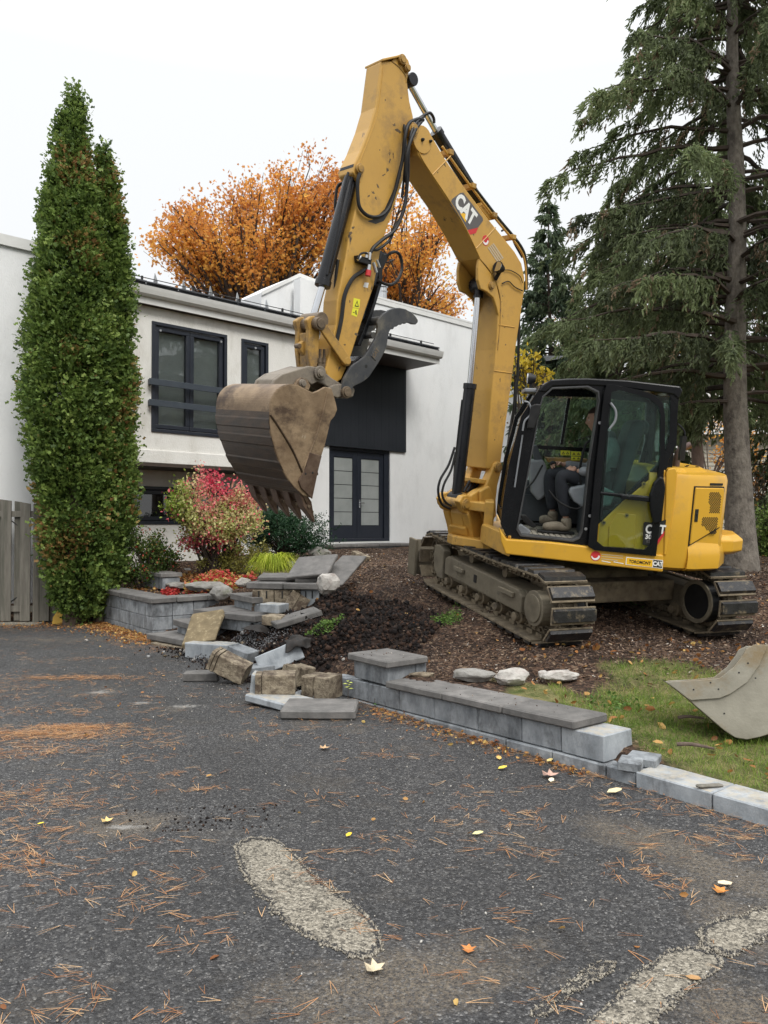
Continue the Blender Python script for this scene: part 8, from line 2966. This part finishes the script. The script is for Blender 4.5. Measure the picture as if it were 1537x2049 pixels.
for (px, py, sx_, sy_, m_) in ((90, 1470, .35, .08, 800), (150, 1456, .2, .04, 350), (30, 1500, .3, .15, 300), (160, 1357, .30, .06, 420), (30, 1600, .3, .15, 240), (10, 1700, .22, .2, 240), (150, 1785, .12, .06, 24), (90, 1420, .5, .15, 150), (20, 1380, .5, .3, 180),
                               (330, 1550, .16, .04, 24), (400, 1580, .10, .03, 22), (700, 1705, .1, .02, 14), (620, 1760, .08, .05, 9), (1330, 1620, .2, .05, 26), (1500, 1660, .15, .1, 40),
                               (120, 2000, .12, .08, 30), (370, 1860, .12, .05, 24), (300, 1800, .12, .06, 24), (1050, 1640, .1, .05, 16), (990, 1690, .12, .05, 18)):
    p = on_z(px, py)
    NP.append(p[None, :2] + g.normal(size=(m_, 2)) * [sx_, sy_])
# orange drift at the foot of the planter, gate and cedar; and along the wall
for (w0, w1, off, sd, m_) in ((4.5, 7.0, -.22, .16, 1500), (3.6, 5, -.3, .25, 300), (-2.4, .2, -.14, .10, 420), (-5, -2.4, -.12, .07, 160)):
    w = g.uniform(w0, w1, m_)
    q_ = off - np.abs(g.normal(size=m_)) * sd + .15
    pts = K.o[None, :2] + w[:, None] * K.u[None, :2] + q_[:, None] * K.v[None, :2]
    NP.append(pts)
x = g.uniform(-8.5, -4.1, 1700)
NP.append(np.stack([x, 11.6 - np.abs(g.normal(size=1700)) * .42], -1))
NP = np.concatenate(NP)
NP = NP[inside(NP[:, 0], NP[:, 1], DRIVE)]
n = len(NP)
P = np.c_[NP, g.uniform(.003, .012, n)]
a = g.normal(size=n) * .9 + (g.random(n) < .5) * math.pi
D = np.stack([np.cos(a), np.sin(a) * .8, g.normal(size=n) * .04], -1)
Rn = rots(n, D, g)
zc = np.array([0, 0, 1.0])
xax = D / np.linalg.norm(D, axis=1, keepdims=True)
yax = np.cross(zc[None], xax)
yax /= np.linalg.norm(yax, axis=1, keepdims=True)
Rn = np.stack([xax, yax, np.cross(xax, yax)], 2)
L_ = g.uniform(.035, .10, n)
o = scatter("pine_needles", m_needle, *VN, P, Rn, np.stack([L_, L_ * g.uniform(.6, 1.2, n), L_], -1), g.random(n))
tag(o, "fallen orange pine needles scattered over the asphalt", "needles", kind="stuff")
# leaf crumbs along the drift
m_ = 1500
w = g.uniform(4.2, 6.9, m_)
pts = K.o[None, :2] + w[:, None] * K.u[None, :2] + (-np.abs(g.normal(size=m_)) * .25)[:, None] * K.v[None, :2]
x = g.uniform(-8.5, -4.1, 900)
pts = np.r_[pts, np.stack([x, 11.7 - np.abs(g.normal(size=900)) * .3], -1)]
w = g.uniform(-2.3, -.2, 260)
pts = np.r_[pts, K.o[None, :2] + w[:, None] * K.u[None, :2] + (-.03 - np.abs(g.normal(size=260)) * .10)[:, None] * K.v[None, :2]]
x, y = g.uniform(-3, 4, 130), g.uniform(2, 9, 130)
pts = np.r_[pts, np.stack([x, y], -1)]
pts = pts[inside(pts[:, 0], pts[:, 1], DRIVE)]
n = len(pts)
tag(scatter("small_leaf_litter", m_litter, *LEAF, np.c_[pts, g.uniform(.004, .02, n)], rots(n, g.normal(size=(n, 3)) * [1, 1, .2], g), g.uniform(.015, .042, n), g.random(n)), "small rust leaves and scraps along the driveway edges", "leaf litter", kind="stuff")
# flakes of crumbled asphalt in the scraped patch
n = 260
c0 = on_z(400, 1640)
ln = g.integers(0, 7, n)
x = c0[0] + g.normal(size=n) * .22
y = c0[1] - .14 + ln * .05 + (x - c0[0]) * .12 + g.normal(size=n) * .006
tag(scatter("asphalt_flakes", m_crumb, *CR, np.c_[x, y, np.full(n, .004)], rots(n, None, g), (g.random(n) ** 2 * .016 + .004)[:, None] * g.uniform(.5, 1.3, (n, 3)), g.uniform(.3, .9, n)), "dark crumbled flakes in scraped rows on the asphalt", "flakes", kind="stuff")
# crumbling rims of the pale patches: bits of both colours strewn over the edge
RP, RV = [], []
for P_, c_ in PATCH_EDGES:
    m_ = int(np.linalg.norm(P_.max(0) - P_.min(0)) * 2600)
    q_ = P_[g.integers(0, len(P_), m_)]
    dv = (q_ - c_) / np.linalg.norm(q_ - c_, axis=1, keepdims=True)
    off = g.normal(size=(m_, 1)) * .010
    RP.append(q_ + dv * off + np.array([0, 0, .0035]))
    RV.append(np.where(off[:, 0] > 0, g.uniform(.45, 1, m_), g.uniform(0, .35, m_)))
RP, RV = np.concatenate(RP), np.concatenate(RV)
n = len(RP)
tag(scatter("patch_rim_grit", leafmat("rim_grit", [(0, (.03, .03, .032)), (.4, (.09, .085, .08)), (.6, (.22, .195, .155)), (1, (.36, .33, .27))], transl=0, rough=.9), *CR, RP, rots(n, None, g), (g.random(n) ** 2 * .011 + .004)[:, None] * g.uniform(.6, 1.3, (n, 3)) * np.array([1, 1, .6]), RV),
    "crumbled grit along the edges of the pale patches", "grit", kind="stuff")
# pebbles and grit
n = 5200
pts = np.stack([g.uniform(-3.5, 3.6, n), g.uniform(1.9, 9, n)], -1)
x2 = np.array(on_z(560, 1380)[:2]) + g.normal(size=(900, 2)) * [.7, .35]
pts = np.r_[pts, x2]
pts = pts[inside(pts[:, 0], pts[:, 1], DRIVE)]
n = len(pts)
tag(scatter("grit", leafmat("grit", [(0, (.07, .06, .05)), (.6, (.2, .18, .15)), (1, (.5, .48, .44))], transl=0, rough=.9), *CR, np.c_[pts, np.full(n, .003)], rots(n, None, g), (g.random(n) ** 3 * .012 + .003)[:, None] * np.ones((1, 3)), g.random(n)),
    "loose grit and tiny stones on the asphalt", "grit", kind="stuff")

# dried mud on the tracks, crumbs on the capstones
n = 2600
sd = g.choice([-1, 1], n)
t_ = g.uniform(-1.25, 1.25, n)
ed_ = np.where(g.random(n) < .6, g.choice([-.21, .21], n) + g.normal(size=n) * .015, g.uniform(-.2, .2, n))
P = np.stack([FT.P(a, s * .935 + e, .05 + 2 * Rr + .024 - .02 * math.cos(a / 1.17 * 1.57)) for a, s, e in zip(t_, sd, ed_)])
tag(scatter("dried_mud", leafmat("mud_crumb", [(0, (.05, .038, .025)), (.6, (.13, .10, .065)), (1, (.22, .18, .12))], transl=0, rough=.95), *CR, P, rots(n, None, g), (g.random(n) ** 3 * .035 + .006)[:, None] * g.uniform(.6, 1.3, (n, 3)), g.random(n), exc), kind="stuff")
n = 110
w = g.uniform(-2.0, .5, n)
q_ = g.uniform(.0, .28, n)
P = K.o[None] + w[:, None] * K.u[None] + q_[:, None] * K.v[None] + np.where(w > pw0, .400, .234 - .027 * w)[:, None] * K.w[None]
tag(scatter("soil_crumbs", m_chip, *CR, P, rots(n, None, g), (g.random(n) ** 3 * .012 + .0025)[:, None] * np.ones((1, 3)), g.random(n)), "soil crumbs and bits scattered on the wall's capstones", "crumbs", kind="stuff")

# single leaves one can point at
LV = [((1489 + 505) / 2, 1541, "pale", 30, "yellow leaf on the asphalt below the wall's fourth block", (.72, .55, .08), .07, 'l'),
      (1215, 1590, 0, 20, "large pale folded leaf on the asphalt near the curb's start", (.75, .62, .35), .10, 'l'),
      (1088, 1556, 0, 10, "pinkish maple leaf on the asphalt before the corner block", (.52, .33, .26), .10, 'm'),
      (1102, 1567, 0, 70, "whitish leaf just in front of the pinkish maple leaf", (.72, .66, .5), .06, 'l'),
      (945, 1672, 0, 15, "round pale yellow leaf alone on the open asphalt", (.68, .62, .30), .06, 'l'),
      (693, 1676, 0, 60, "small bright yellow leaf at the top of the concrete strip", (.75, .52, .04), .045, 'l'),
      (1278, 1573, 0, 130, "brown curled leaf touching the curb", (.45, .3, .2), .07, 'l'),
      (1465, 1770, 0, 200, "cream leaf standing on the mud at lower right", (.75, .62, .42), .075, 'l'),
      (1436, 1790, 0, 40, "orange maple leaf near the short concrete patch", (.60, .24, .05), .06, 'm'),
      (937, 1910, 0, 80, "rust maple leaf at the edge of the muddy patch", (.55, .20, .05), .05, 'm'),
      (640, 1500, 0, 10, "tan crumpled leaf in front of the rubble slabs", (.55, .36, .2), .07, 'm'),
      (990, 1487, 0, 0, "red-brown maple leaf in the needles by the wall", (.30, .10, .05), .10, 'm'),
      (1000, 1522, 0, 90, "orange leaf standing near the wall base", (.66, .42, .12), .06, 'l'),
      (1130, 1526, 0, 0, "orange-brown leaf near the end of the wall", (.6, .34, .12), .06, 'l'),
      (1095, 1526, 0, 45, "yellow ginkgo-shaped leaf near the end of the wall", (.72, .56, .22), .06, 'l'),
      (205, 1648, 0, 45, "crumpled yellow leaf on the brown stain", (.70, .50, .2), .06, 'm'),
      (74, 1650, 0, 10, "small yellow leaf in the needles at the left", (.70, .55, .05), .035, 'l'),
      (1372, 1957, 0, -30, "brown leaf at the edge of the long concrete patch", (.42, .24, .1), .05, 'l'),
      (735, 1948, 0, 30, "pale crumbled leaf below the concrete strip", (.6, .5, .34), .07, 'm')]
for k, (px, py, _, rz_, lab, c, s_, kd) in enumerate(LV):
    tv, tf = (MAPLE if kd == 'm' else LEAF)
    tv = np.array(tv) * s_
    tv[:, 2] = (tv[:, 0] - s_ / 2) ** 2 / s_ * .5 + np.abs(tv[:, 1]) * .45
    me = bpy.data.meshes.new("fallen_leaf")
    me.from_pydata(tv.tolist(), [], tf)
    me.materials.append(mat("leaf_colour%d" % k, tuple(v * .85 for v in c), tuple(min(1, v * 1.1) for v in c), scale=60, rough=.6))
    o = place("fallen_leaf", me, eul(on_z(px, py, .004), 0, -6, rz_))
    so_ = o.modifiers.new("thick", 'SOLIDIFY')
    so_.thickness = .0008
    tag(o, lab, "leaf", "single leaves on the asphalt")
